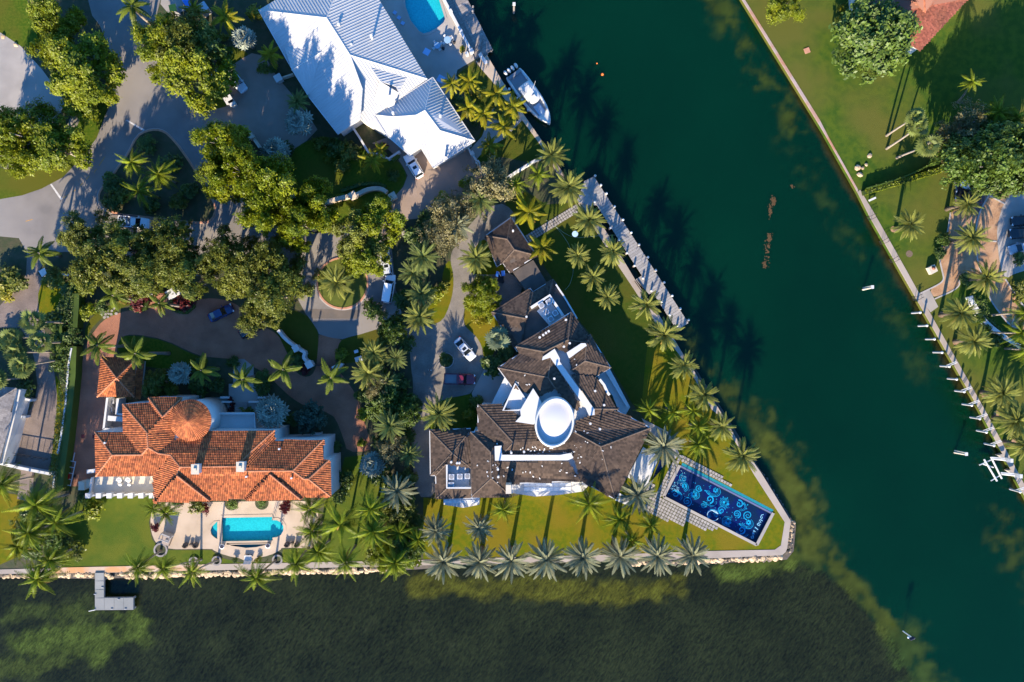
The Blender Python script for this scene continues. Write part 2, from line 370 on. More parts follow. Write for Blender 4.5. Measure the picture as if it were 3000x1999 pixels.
b.subsurface_method = 'BURLEY'; b.inputs['Subsurface Weight'].default_value = 1.0; b.inputs['Subsurface Radius'].default_value = (1.6, 2.2, 2.2); b.inputs['Subsurface Scale'].default_value = 1.0
b.inputs['Roughness'].default_value = .08; b.inputs['IOR'].default_value = 1.33; b.inputs['Specular IOR Level'].default_value = .35
bp = N.new('ShaderNodeBump'); n9 = N.new('ShaderNodeTexNoise'); n9.inputs['Scale'].default_value = 4.5; n9.inputs['Detail'].default_value = 3; L.new(geo.outputs['Position'], n9.inputs[0]); ml = N.new('ShaderNodeMath'); ml.operation = 'MULTIPLY'; L.new(n9.outputs[0], ml.inputs[0]); L.new(a_.outputs['Alpha'], ml.inputs[1]); ad = N.new('ShaderNodeMath'); ad.operation = 'MULTIPLY_ADD'; ad.inputs[1].default_value = .7; L.new(ml.outputs[0], ad.inputs[0]); L.new(nz.outputs[0], ad.inputs[2]); bp.inputs['Strength'].default_value = 1.0; bp.inputs['Distance'].default_value = .04; L.new(ad.outputs[0], bp.inputs['Height']); L.new(bp.outputs[0], b.inputs['Normal'])
me.materials.append(m_water); wo = bpy.data.objects.new('water', me); COL.objects.link(wo); wo['kind'] = 'structure'
# ------------------------------------------------------------------ land
SEA = [(1302, 0), (1385, 157), (1390, 175), (1427, 162), (1482, 255), (1540, 344), (1582, 404), (1606, 441), (1662, 525), (1731, 604), (1861, 820), (1952, 955), (2001, 1037), (2055, 1121), (2103, 1193), (2124, 1228), (2157, 1284), (2183, 1320), (2229, 1384), (2317, 1527), (2306, 1608), (2302, 1618), (2292, 1627), (2068, 1637), (1800, 1645), (1300, 1655), (1120, 1660), (600, 1672), (278, 1679), (0, 1682), (-2500, 1740)]
LAND = [(-2500, -2500), (200, -2500), (1144, -300)] + SEA
# pools (outlines of the openings)
POOL_O = [(648, 1514), (798, 1511), (798, 1521), (812, 1521), (826, 1528), (834, 1541), (834, 1556), (826, 1570), (812, 1578), (800, 1579), (800, 1588), (650, 1590)]
SPA_O = [(640, 1527), (628, 1531), (618, 1541), (613, 1554), (616, 1568), (625, 1577), (640, 1581)]
LOW_O = [(664, 1594), (792, 1592), (776, 1600), (750, 1606), (720, 1608), (692, 1604)]
AX = Vector((273, 141)).normalized(); AY = Vector((-AX.y, AX.x))       # blue pool axes on the map
PB0 = Vector((1993, 1369)); PBL, PBW = 300.0, 96.0
def pb(u, v): p = PB0 + AX * u + AY * v; return (p.x, p.y)
POOL_B = [pb(0, 0), pb(PBL, 0), pb(PBL, PBW), pb(0, PBW)]
SPA_B = [(1934, 1346), (1972, 1363), (1930, 1437), (1903, 1424)]
POOL_W = [(1180, -60), (1278, -60), (1290, 0), (1307, 55), (1302, 68), (1286, 82), (1262, 96), (1241, 102), (1226, 94), (1200, 62), (1185, 20)]
HOLES = [POOL_O, SPA_O, LOW_O, POOL_B, SPA_B, POOL_W]
sheet('ground', LAND, 0, m_soil, -4, holes=HOLES)
EAST = [(2174, 0), (2411, 384), (2512, 563), (2548, 635), (2641, 800), (2691, 887), (2869, 1200), (2997, 1445), (3400, 2200), (6000, 2200), (6000, -2500), (1900, -2500), (2000, -300)]
sheet('east_ground', EAST, 0, m_grasse, -4)
# seawall caps
IN = [(1990, 1040), (2033, 1107), (2085, 1200), (2106, 1217), (2160, 1305), (2211, 1394), (2299, 1530), (2288, 1598), (2270, 1611), (2068, 1615), (1800, 1625), (1120, 1644), (600, 1654), (278, 1661), (0, 1669), (-600, 1685)]
OUT = [p for p in SEA if p[1] > 1000 or p[0] < 1000]; OUT = SEA[SEA.index((2001, 1037)):]
sheet('seawall_walk', [(1690, 590), (1731, 604), (1861, 820), (1952, 955), (2001, 1037)] + OUT[1:-1] + [(-600, 1696)] + IN[::-1] + [(1927, 955), (1860, 852), (1816, 786)], .06, m_seawall, -.05)
sheet('dockside_walk', [(1394, 180), (1427, 162), (1482, 255), (1540, 344), (1582, 404), (1600, 438), (1593, 441), (1575, 414), (1528, 350), (1478, 290), (1440, 236), (1412, 205)], .06, m_patio, -.05)
sheet('sand_walk', [(1606, 441), (1662, 525), (1690, 590), (1670, 570), (1640, 520), (1600, 455)], .03, m_tan)
sheet('old_stone_walk', [(150, 1664), (600, 1654.5), (600, 1671.5), (278, 1678.5), (150, 1680.5)], .066, M('worn_pink_stone', (.42, .29, .20), (.46, .35, .26), .8, bump=.2, c3=(.48, .25, .11), sc3=.35))
sheet('east_seawall', [(2174, 0), (2411, 384), (2512, 563), (2514, 556), (2430, 406), (2402, 352), (2183, 0), (2020, -270), (2000, -300)], .06, m_rust, -.05)
sheet('east_seawall_walk', [(2512, 563), (2548, 635), (2641, 800), (2691, 887), (2869, 1200), (2997, 1445), (3200, 1830), (3215, 1825), (3012, 1440), (2885, 1200), (2708, 887), (2660, 800), (2562, 626), (2520, 556)], .06, m_seawall, -.05)
# roads and drives
ROAD = [(-700, 582), (0, 584), (64, 573), (122, 553), (184, 520), (245, 456), (283, 405), (306, 344), (322, 310), (330, 270), (332, 217), (329, 165), (309, 115), (292, 74), (270, 46), (258, 0), (240, -200), (490, -200), (470, 0), (457, 51), (456, 95), (480, 190), (510, 250), (569, 301), (595, 334), (604, 395), (640, 480), (700, 560), (780, 620), (870, 672), (929, 684), (985, 677), (1060, 640), (1085, 617), (1123, 650), (1140, 690), (1150, 750), (1160, 850), (1177, 920), (1172, 992), (1169, 996), (1143, 966), (1110, 963), (1059, 979), (1029, 986), (1003, 994), (968, 990), (934, 979), (929, 966), (910, 938), (893, 915), (870, 872), (830, 845), (780, 812), (700, 790), (600, 775), (480, 765), (300, 745), (190, 738), (140, 742), (79, 739), (55, 698), (0, 693), (-700, 700)]
sheet('road', ROAD, .012, m_asph)
sheet('brown_asphalt_patch', [(906, 905), (1055, 908), (1048, 934), (912, 934)], .016, m_asph2)  # patch in a darker, browner asphalt tone
sheet('brick_drive', smooth2([(194, 1425), (212, 1328), (227, 1200), (240, 1060), (255, 1000), (273, 975), (300, 940), (335, 922), (382, 908), (430, 905), (445, 880), (432, 855), (500, 855), (490, 880), (520, 892), (560, 885), (600, 874), (651, 876), (700, 894), (768, 955), (814, 979), (830, 1012), (845, 1045), (850, 1078), (888, 1106), (914, 1101), (927, 1075), (930, 1035), (934, 990), (934, 979), (968, 990), (1003, 994), (990, 1012), (980, 1070), (1029, 1135), (1046, 1162), (1057, 1200), (1067, 1233), (1087, 1302), (1085, 1322), (1018, 1325), (1006, 1284), (983, 1225), (965, 1213), (939, 1200), (893, 1190), (855, 1167), (814, 1129), (784, 1098), (743, 1075), (684, 1052), (615, 1047), (576, 1040), (480, 994), (408, 981), (370, 981), (352, 994), (342, 1017), (342, 1100), (308, 1200), (300, 1300), (290, 1385), (240, 1425)], 1), .016, m_brick)
sheet('grey_brick_drive', [(79, 739), (140, 742), (125, 775), (110, 800), (125, 818), (112, 861), (112, 907), (128, 958), (143, 1030), (158, 1080), (167, 1157), (166, 1200), (153, 1327), (143, 1376), (100, 1385), (95, 1440), (80, 1470), (50, 1462), (62, 1380), (20, 1362), (24, 1300), (48, 1226), (90, 1200), (102, 1170), (110, 1130), (100, 1050), (85, 1000), (60, 960), (-20, 960), (-200, 960), (-200, 930), (0, 895), (33, 861), (59, 843), (77, 800)], .016, m_gbrick)
sheet('tan_drive', [(590, 331), (640, 318), (689, 306), (655, 240), (645, 215), (674, 196), (707, 173), (738, 156), (766, 163), (784, 178), (809, 222), (865, 288), (905, 340), (930, 380), (898, 413), (855, 441), (800, 470), (758, 423), (740, 400), (700, 385), (640, 380), (603, 396)], .018, m_tan)
sheet('garage_drive', [(1090, 420), (1140, 400), (1180, 330), (1380, 440), (1400, 470), (1422, 508), (1373, 568), (1327, 596), (1290, 612), (1230, 640), (1180, 645), (1130, 700), (1100, 640), (1085, 617), (1123, 594), (1156, 576), (1181, 548), (1194, 515), (1181, 489), (1166, 466), (1140, 440)], .018, m_tan)
DRV = [(1143, 966), (1200, 960), (1264, 953), (1297, 940), (1317, 897), (1328, 851), (1329, 805), (1320, 770), (1321, 744), (1333, 721), (1343, 701), (1384, 650), (1414, 619), (1445, 602), (1480, 596), (1520, 640), (1480, 700), (1424, 700), (1385, 745), (1378, 790), (1385, 803), (1404, 805), (1430, 805), (1480, 800), (1498, 803), (1520, 820), (1534, 846), (1500, 900), (1453, 902), (1447, 897), (1420, 880), (1384, 874), (1368, 887), (1358, 912), (1358, 943), (1363, 958), (1394, 984), (1412, 1014), (1414, 1040), (1422, 1060), (1422, 1078), (1384, 1152), (1353, 1160), (1312, 1167), (1280, 1180), (1268, 1200), (1257, 1215), (1258, 1260), (1275, 1400), (1275, 1455), (1220, 1457), (1205, 1330), (1210, 1200), (1210, 1111), (1205, 1088), (1200, 1017), (1169, 994)]
sheet('cobble_drive', DRV, .02, m_drive, sm=1)
sheet('entry_path', [(1382, 1152), (1424, 1072), (1480, 1100), (1442, 1200), (1392, 1195)], .03, m_conc)
sheet('pool_deck', [(1100, -150), (1230, -150), (1302, 0), (1385, 157), (1390, 176), (1340, 205), (1336, 222), (1345, 240), (1310, 300), (1290, 330), (1200, 300), (1080, 60)], .03, m_conc, holes=[POOL_W])
sheet('stepping_terrace', [(1440, 320), (1500, 300), (1530, 352), (1480, 405), (1420, 440), (1385, 480), (1375, 440), (1412, 400)], .02, m_conc)
# lawns
LN = lambda n, p, m, z=.008, sm=1, **k: sheet(n, p, z, m, sm=sm, **k)
LN('south_lawn', [(1240, 1458), (1285, 1462), (1498, 1456), (1567, 1440), (1700, 1412), (1802, 1440), (1840, 1400), (1905, 1250), (1960, 1190), (2085, 1203), (2106, 1217), (2160, 1305), (2211, 1394), (2299, 1530), (2288, 1598), (2270, 1611), (2068, 1615), (1800, 1625), (1240, 1641)], m_grassy, sm=0, holes=[POOL_B, SPA_B])
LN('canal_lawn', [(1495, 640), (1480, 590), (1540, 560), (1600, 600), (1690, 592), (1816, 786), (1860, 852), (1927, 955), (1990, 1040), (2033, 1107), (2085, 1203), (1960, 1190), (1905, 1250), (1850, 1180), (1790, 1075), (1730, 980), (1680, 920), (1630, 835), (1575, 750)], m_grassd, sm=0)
LN('painted_sunlit_corner', [(1898, 1000), (1925, 962), (1990, 1040), (2033, 1107), (2085, 1203), (1960, 1190), (1880, 1190), (1888, 1090)], m_grassy, .012, 0)  # sunlit part of the canal lawn, its light painted as a yellower sheet
LN('west_lawn', [(175, 1540), (235, 1458), (449, 1452), (452, 1475), (436, 1530), (445, 1580), (470, 1612), (620, 1612), (640, 1632), (700, 1648), (820, 1646), (830, 1610), (940, 1600), (950, 1470), (985, 1440), (1010, 1340), (1090, 1330), (1100, 1400), (1210, 1455), (1235, 1640), (1120, 1644), (600, 1654), (230, 1662), (175, 1662)], M('lawn_lush', (.060, .088, .006), (.048, .082, .006), .9, c3=(.085, .10, .008), sc3=.25, bump=.8, bsc=9, spec=.1), sm=0)
LN('corner_lawn', [(-300, 1440), (80, 1440), (95, 1500), (60, 1666), (-300, 1675)], m_grassy)
LN('verge', [(283, 405), (245, 456), (184, 520), (122, 553), (64, 573), (0, 584), (-300, 582), (-300, 500), (60, 490), (190, 400), (240, 310), (329, 270), (332, 217), (329, 265), (306, 344)], m_grass, sm=0)
LN('upper_lawn', [(-300, -300), (60, -300), (70, 0), (130, 110), (100, 135), (60, 140), (0, 95), (-300, 20)], m_grass)
sheet('shaded_court', [(-400, 90), (0, 95), (60, 135), (120, 200), (150, 240), (190, 300), (160, 370), (60, 380), (-400, 380)], .014, m_conc)
LN('front_lawn', [(855, 441), (898, 413), (960, 395), (1060, 440), (1166, 466), (1194, 515), (1181, 548), (1156, 576), (1085, 617), (985, 677), (929, 683), (880, 600), (850, 520)], m_grass)
LN('side_lawn', [(648, 212), (640, 160), (660, 130), (735, 155), (704, 174), (674, 196)], m_grass)
LN('gate_lawn', [(560, 300), (640, 230), (680, 300), (640, 320), (590, 334)], m_grass)
LN('drive_lawn', [(1329, 790), (1320, 760), (1300, 780), (1290, 860), (1230, 930), (1240, 950), (1264, 953), (1297, 940), (1317, 897), (1328, 851)], m_grassy)
LN('drive_island_lawn', [(1358, 925), (1368, 887), (1384, 874), (1447, 895), (1445, 920), (1480, 970), (1460, 1000), (1440, 1050), (1421, 1062), (1412, 1014), (1394, 984), (1363, 958)], m_grassy, .024)
LN('palm_patch_lawn', [(1424, 698), (1400, 712), (1383, 745), (1376, 790), (1385, 803), (1430, 806), (1480, 801), (1475, 775), (1440, 740)], m_grassy, .024)
LN('drive_bed_lawn', [(1258, 1215), (1280, 1180), (1312, 1167), (1353, 1160), (1384, 1152), (1400, 1190), (1398, 1258), (1258, 1258)], m_grass, .024, 0)
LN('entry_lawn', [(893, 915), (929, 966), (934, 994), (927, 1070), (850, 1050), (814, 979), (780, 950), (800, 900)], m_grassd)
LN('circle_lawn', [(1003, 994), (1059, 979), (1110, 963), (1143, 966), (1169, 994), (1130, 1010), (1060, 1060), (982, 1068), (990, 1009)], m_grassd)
LN('neighbour_lawn', [(112, 830), (125, 818), (190, 835), (205, 870), (170, 920), (128, 958), (112, 907)], m_grassy)
LN('neighbour_strip_lawn', [(160, 1090), (180, 1130), (190, 1170), (182, 1250), (170, 1390), (145, 1400), (153, 1327), (166, 1200), (167, 1157)], m_grassy)
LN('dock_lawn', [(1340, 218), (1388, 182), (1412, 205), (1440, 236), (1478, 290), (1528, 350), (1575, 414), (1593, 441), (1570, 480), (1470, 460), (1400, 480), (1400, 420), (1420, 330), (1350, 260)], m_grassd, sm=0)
LN('garden_lawn', [(345, 985), (400, 984), (480, 997), (570, 1042), (615, 1050), (600, 1080), (420, 1080), (345, 1040)], m_grass)
LN('round_court_lawn', [(250, 1005), (262, 970), (300, 930), (350, 905), (420, 880), (400, 870), (300, 900), (250, 950)], m_grass)
# east bank
sheet('mulch_bed', [(2800, 560), (2815, 600), (2785, 622), (2775, 693), (2749, 744), (2762, 800), (2765, 813), (2757, 830), (2722, 848), (2739, 876), (2813, 843), (2811, 815), (2830, 800), (2890, 845), (2905, 890), (2961, 962), (3010, 970), (3100, 960), (3000, 900), (2950, 830), (2930, 783), (2920, 700), (2923, 655), (2938, 599), (2969, 563), (3000, 530), (3060, 480), (2960, 470)], .012, m_mulch, sm=1)
sheet('dark_brick_drive', [(2796, 565), (2800, 525), (2900, 525), (2880, 600), (2865, 625), (2800, 622)], .018, brickmat('dark_brick', (.17, .11, .10), (.13, .085, .08), (.09, .06, .06), 2.6))
sheet('concrete_drive', [(3080, 470), (2969, 563), (2938, 599), (2923, 655), (2920, 690), (2930, 783), (2946, 818), (2975, 800), (3080, 775)], .02, m_conc, sm=1)
sheet('landing_pad', [(2688, 861), (2723, 848), (2749, 899), (2727, 915), (2706, 890)], .064, m_conc, -.02)
e = MB()
for l in ([(2798, 535), (2812, 590)], [(2915, 545), (2880, 600), (2864, 640), (2858, 680)], [(2898, 573), (2945, 598)], [(2858, 680), (2862, 760), (2875, 800)], [(2785, 622), (2775, 693), (2749, 744), (2762, 800), (2766, 818), (2755, 832), (2692, 862)], [(2739, 876), (2813, 843), (2809, 815), (2830, 800)], [(2885, 705), (2920, 708)], [(2946, 818), (2958, 838), (3004, 905)], [(2892, 851), (2905, 885), (2950, 945), (2975, 962)], [(2975, 925), (2962, 955)]):
    ribbon(smooth2(l, 2, False), .25, 0, .07, e)
e.build('path_edging', m_kerb)['kind'] = 'structure'
# ------------------------------------------------------------------ roofs
def fitnormal(p):
    n = Vector((0, 0, 0))
    for i in range(len(p)): n += p[i].cross(p[(i + 1) % len(p)])
    if n.z < 0: n = -n
    return n.normalized()
BARREL = ([(math.cos(a) * .5, t, math.sin(a) * .42 + (.12 if t < 0 else 0)) for t in (-.53, .5) for a in [math.pi * k / 4 for k in range(5)]],
          [(k, k + 1, k + 6, k + 5) for k in range(4)] + [(4, 3, 2, 1, 0)])
FLAT = ([(-.48, -.5, .16), (.48, -.5, .16), (.48, .5, .03), (-.48, .5, .03), (-.48, -.5, -.1), (.48, -.5, -.1)], [(0, 1, 2, 3), (4, 5, 1, 0)])
def tiles(faces, tw, tl, tpl, hs, mb):
    """lay tile courses over roof faces given as world polygons"""
    for p in faces:
        n = fitnormal(p); d = Vector((-n.x, -n.y, 0))
        if d.length < .02: continue
        d.normalize(); u = Vector((d.y, -d.x, 0)); cp = max(.5, n.z)
        loop = [Vector((q.x, q.y, 0)) for q in p]; tr = tessellate_polygon([loop])
        us = [q.dot(u) for q in loop]; vs_ = [q.dot(d) for q in loop]
        for t in tr:
            a, b, c = (p[i] for i in t); nn = (b - a).cross(c - a)
            if nn.length < 1e-6: continue
            nn.normalize(); nn = nn if nn.z > 0 else -nn
            al = (Vector((d.x, d.y, 0)) - nn * nn.dot(d)).normalized(); sd_ = al.cross(nn)
            A, B, C = a.to_2d(), b.to_2d(), c.to_2d(); den = (B - A).x * (C - A).y - (B - A).y * (C - A).x
            if abs(den) < 1e-6: continue
            iu0 = math.floor(min(q.to_3d().dot(u) for q in (A, B, C)) / tw); iu1 = math.ceil(max(q.to_3d().dot(u) for q in (A, B, C)) / tw)
            stp = tl * cp * .9
            iv0 = math.floor(min(q.to_3d().dot(d) for q in (A, B, C)) / stp); iv1 = math.ceil(max(q.to_3d().dot(d) for q in (A, B, C)) / stp)
            for iu in range(iu0, iu1 + 1):
                for iv in range(iv0, iv1 + 1):
                    off = .5 if (tpl is FLAT and iv % 2) else 0
                    q = u * ((iu + off) * tw) + d * (iv * stp); e = q.to_2d() - A
                    s_ = (e.x * (C - A).y - e.y * (C - A).x) / den; r_ = ((B - A).x * e.y - (B - A).y * e.x) / den
                    if s_ < 0 or r_ < 0 or s_ + r_ > 1: continue
                    o = a + (b - a) * s_ + (c - a) * r_
                    mb.add([o + sd_ * (x * tw) + al * (y * tl) + nn * (z * hs) for x, y, z in tpl[0]], tpl[1])
def hips(faces, eave, mb, r, drop=.0):
    """cap every convex ridge or hip shared by two faces"""
    E = {}
    for fi, p in enumerate(faces):
        for i in range(len(p)):
            a, b = p[i], p[(i + 1) % len(p)]
            k = tuple(sorted([(round(a.x * 1.5), round(a.y * 1.5)), (round(b.x * 1.5), round(b.y * 1.5))])); E.setdefault(k, []).append((fi, a, b))
    for l in E.values():
        if len(l) < 2: continue
        (f, a, b), (g, _, _) = l[0], l[1]
        if max(a.z, b.z) < eave + .25: continue
        n = fitnormal(faces[f]); cg = sum((q for q in faces[g]), Vector()) / len(faces[g])
        if (cg - a).dot(n) > -.02: continue
        m = max(2, int((b - a).length / .45))
        for i in range(m):
            p0 = a.lerp(b, i / m); p1 = a.lerp(b, (i + 1.1) / m)
            mb.tube([p0 + Vector((0, 0, .03)), p1 + Vector((0, 0, .03))], [r * 1.05, r * .9], 6)
def wf(faces): return [[W(*v) for v in f] for f in faces]
def shrink(pts, m):
    c = sum((Vector(p) for p in pts), Vector((0, 0))) / len(pts)
    return [tuple(c + (Vector(p) - c) * max(.5, 1 - m / max(.5, (Vector(p) - c).length))) for p in pts]
def walls(parent, pts, h, mat, z0=-.05, inset=.5, name='wall', hpx=None):
    m = MB(); m.prism(shrink([W(x, y, h if hpx is None else hpx).to_2d() for x, y in pts], inset), z0, h - .06); return m.build(name, mat, parent)
def tile_roof(parent, faces, eave, style):
    tw, tl, tpl, hs, mt, mbed, mr, rr = style
    F = wf(faces); b = MB()
    for p in F: b.poly([q - Vector((0, 0, .04)) for q in p], .14)
    rf = b.build('roof', mbed, parent)
    t = MB(); tiles(F, tw, tl, tpl, hs, t); o = t.build('roof_tiles', mt, rf); o['kind'] = 'stuff'
    c = MB(); hips(F, eave, c, rr)
    if c.v: c.build('ridge_caps', mr, rf)['kind'] = 'stuff'
    return rf
TERRA = (.31, .46, BARREL, .31, m_terr, m_terrb, m_ridge, .17)
BROWN = (.36, .50, FLAT, .62, m_brown, m_brownb, M('brown_ridge', (.12, .085, .06), (.10, .07, .05), 2, rnd=.15), .13)
def clip(poly, n, c):
    out = []
    for i in range(len(poly)):
        a, b = poly[i], poly[(i + 1) % len(poly)]; da, db = a.dot(n) - c, b.dot(n) - c
        if da >= 0: out.append(a)
        if (da >= 0) != (db >= 0): out.append(a.lerp(b, da / (da - db)))
    return out
def metal_roof(parent, faces, wd, mat):
    F = wf(faces); b = MB()
    for p in F: b.poly([q - Vector((0, 0, .05)) for q in p], .1)
    rf = b.build('roof', m_white, parent)
    for p in F:
        n = fitnormal(p); d = Vector((-n.x, -n.y, 0)).normalized(); u = Vector((d.y, -d.x, 0))
        lo = min(q.dot(u) for q in p); hi = max(q.dot(u) for q in p); k = math.floor(lo / wd)
        while k * wd < hi:
            s = clip(clip(p, u, k * wd), -u, -(k + 1) * wd)
            if len(s) >= 3 and fitnormal(s).z > 0:
                ar = sum(((s[i] - s[0]).cross(s[i + 1] - s[0])).length for i in range(1, len(s) - 1)) / 2
                if ar > .05:
                    m = MB(); m.poly([q + n * .01 for q in s], .03)
                    ed = sorted([q for q in s if abs(q.dot(u) - k * wd) < .02], key=lambda q: q.dot(d))
                    if len(ed) >= 2:
                        a, z = ed[0] + u * .035, ed[-1] + u * .035
                        m.add([a - u * .03, a + u * .03, a + u * .02 + n * .07, a - u * .02 + n * .07, z - u * .03, z + u * .03, z + u * .02 + n * .07, z - u * .02 + n * .07],
                              [(0, 1, 5, 4), (1, 2, 6, 5), (2, 3, 7, 6), (3, 0, 4, 7), (0, 3, 2, 1), (4, 5, 6, 7)])
                    m.build('roof_panel', mat, rf)
            k += 1
    c = MB(); hips(F, 0, c, .09); 
    if c.v: c.build('ridge_cap', m_white, rf)
    return rf
def vent(parent, x, y, h, hh=1.0, r=.14, mat=None, name='vent_pipe'):
    m = MB(); p = W(x, y, h); m.cyl((p.x, p.y, h - .3), r, hh + .3, 10); m.cyl((p.x, p.y, h + hh), r * 1.35, .12, 10); return m.build(name, mat or m_white, parent)
def ac_unit(parent, x, y, h, rz, s=.95, mat=None):
    p = W(x, y, h); m = MB(); m.box((p.x, p.y, h + .5), (s, s, 1.0), rz); o = m.build('air_conditioner', mat or m_alum, parent)
    g = MB(); g.cyl((p.x, p.y, h + 1.0), s * .40, .03, 14); f = g.build('fan_guard', m_grey, o)
    return o
def strip(parent, name, pts, wd, z0, z1, mat, closed=False):
    m = MB(); ribbon(pts, wd, z0, z1, m, closed); return m.build(name, mat, parent)
def plate(parent, name, pts, z1, mat, th=.15):
    m = MB(); m.prism(P2(pts, z1), z1 - th, z1, bottom=True); return m.build(name, mat, parent)
def at(x, y, h=0): return tuple(W(x, y, h))
def gutter(parent, pts, h, closed=True, mat=None):
    m = MB(); q = [W(x, y, h) for x, y in pts]
    if closed: q.append(q[0])
    for a, b in zip(q[:-1], q[1:]):
        d = b - a; c = (a + b) / 2; m.box((c.x, c.y, h - .03), (d.length + .12, .16, .14), math.atan2(d.y, d.x))
    return m.build('gutter', mat or m_white, parent)

# ---- white metal-roofed house
wh = root('white_roof_house', 'large white house with ribbed metal hip roof beside the turquoise pool', 'house', at(1000, 170))
walls(wh, [(758, 30), (855, 204), (990, 393), (1054, 353), (1136, 400), (1097, 337), (1252, 232), (1029, -135)], 4.2, m_wall, inset=.7)
def zon(face, x, y, up=0.0):
    p = [W(*v) for v in face]; n = fitnormal(p); ro = Vector((0, 0, H)); rd = W(x, y) - ro
    return (x, y, (ro + rd * ((sum(p, Vector()) / len(p) - ro).dot(n) / rd.dot(n))).z + up)
SWF = [(758, 30, 4.2), (848, 190, 4.2), (904, 283, 4.2), (990, 393, 4.2), (1026, 162, 6.85), (957, 53, 6.85)]; SEF = [(1026, 162, 6.85), (1252, 232, 4.2), (1097, 337, 4.2)]
metal_roof(wh, [[(758, 30, 4.2), (957, 53, 6.85), (1029, -135, 4.2)], [(957, 53, 6.85), (1029, -135, 4.2), (1252, 232, 4.2), (1026, 162, 6.85)],
    [zon(SWF, *v) for v in ((758, 30), (848, 190), (904, 283), (990, 393), (1056, 350), (1062, 262), (1026, 162), (957, 53))], [zon(SEF, *v) for v in ((1026, 162), (1252, 232), (1097, 337), (1136, 402), (1056, 350), (1062, 262))],
    [zon(SWF, 833, 138, .03), zon(SWF, 943, 152, .05), zon(SWF, 855, 206, 1.15)], [zon(SWF, 943, 152, .05), zon(SWF, 855, 206, 1.15), zon(SWF, 904, 284, .03)],
    [zon(SEF, 1086, 199, .03), zon(SEF, 1192, 230, .03), zon(SEF, 1168, 272, .65), zon(SEF, 1160, 254, .65), zon(SEF, 1114, 239, .65)], [zon(SEF, 1114, 239, .65), zon(SEF, 1168, 272, .65), zon(SEF, 1150, 320, .03), zon(SEF, 1096, 300, .03)]], .5, m_metal)
for x, y in ((995, 78), (1032, 137), (1090, 112), (1138, 286)): vent(wh, x, y, 6.0 if y < 130 else 5.6, .9, .2)
gutter(wh, [(758, 30), (848, 190), (904, 283), (990, 393), (1052, 353)], 4.25, False)
gw = root('white_garage_wing', 'white ribbed metal hip roof over garage wing with white car at its corner', 'house', at(1245, 370))
walls(gw, [(1097, 337), (1268, 227), (1391, 413), (1269, 492), (1233, 434), (1200, 455), (1136, 400)], 4, m_wall, inset=.7)
metal_roof(gw, [[(x, y, 4 + (h - 4) * .95) for x, y, h in f] for f in [[(1097, 337, 4), (1268, 227, 4), (1245, 324, 6.2), (1219, 338, 6.1), (1152, 343, 5.0)], [(1268, 227, 4), (1391, 413, 4), (1289, 383, 5.7), (1245, 324, 6.2)],
    [(1245, 324, 6.2), (1289, 383, 5.7), (1391, 413, 4), (1269, 492, 4), (1233, 434, 4.9)], [(1097, 337, 4), (1152, 343, 5.0), (1219, 338, 6.1), (1245, 324, 6.2), (1233, 434, 4.9), (1200, 455, 4), (1136, 400, 4)]]], .5, m_metal)
for x, y in ((1153, 335), (1291, 344), (1302, 470)): vent(gw, x, y, 4.9, .8, .2)
gutter(gw, [(1097, 337), (1268, 227), (1391, 413), (1269, 492), (1233, 434), (1200, 455), (1136, 400)], 4.05)

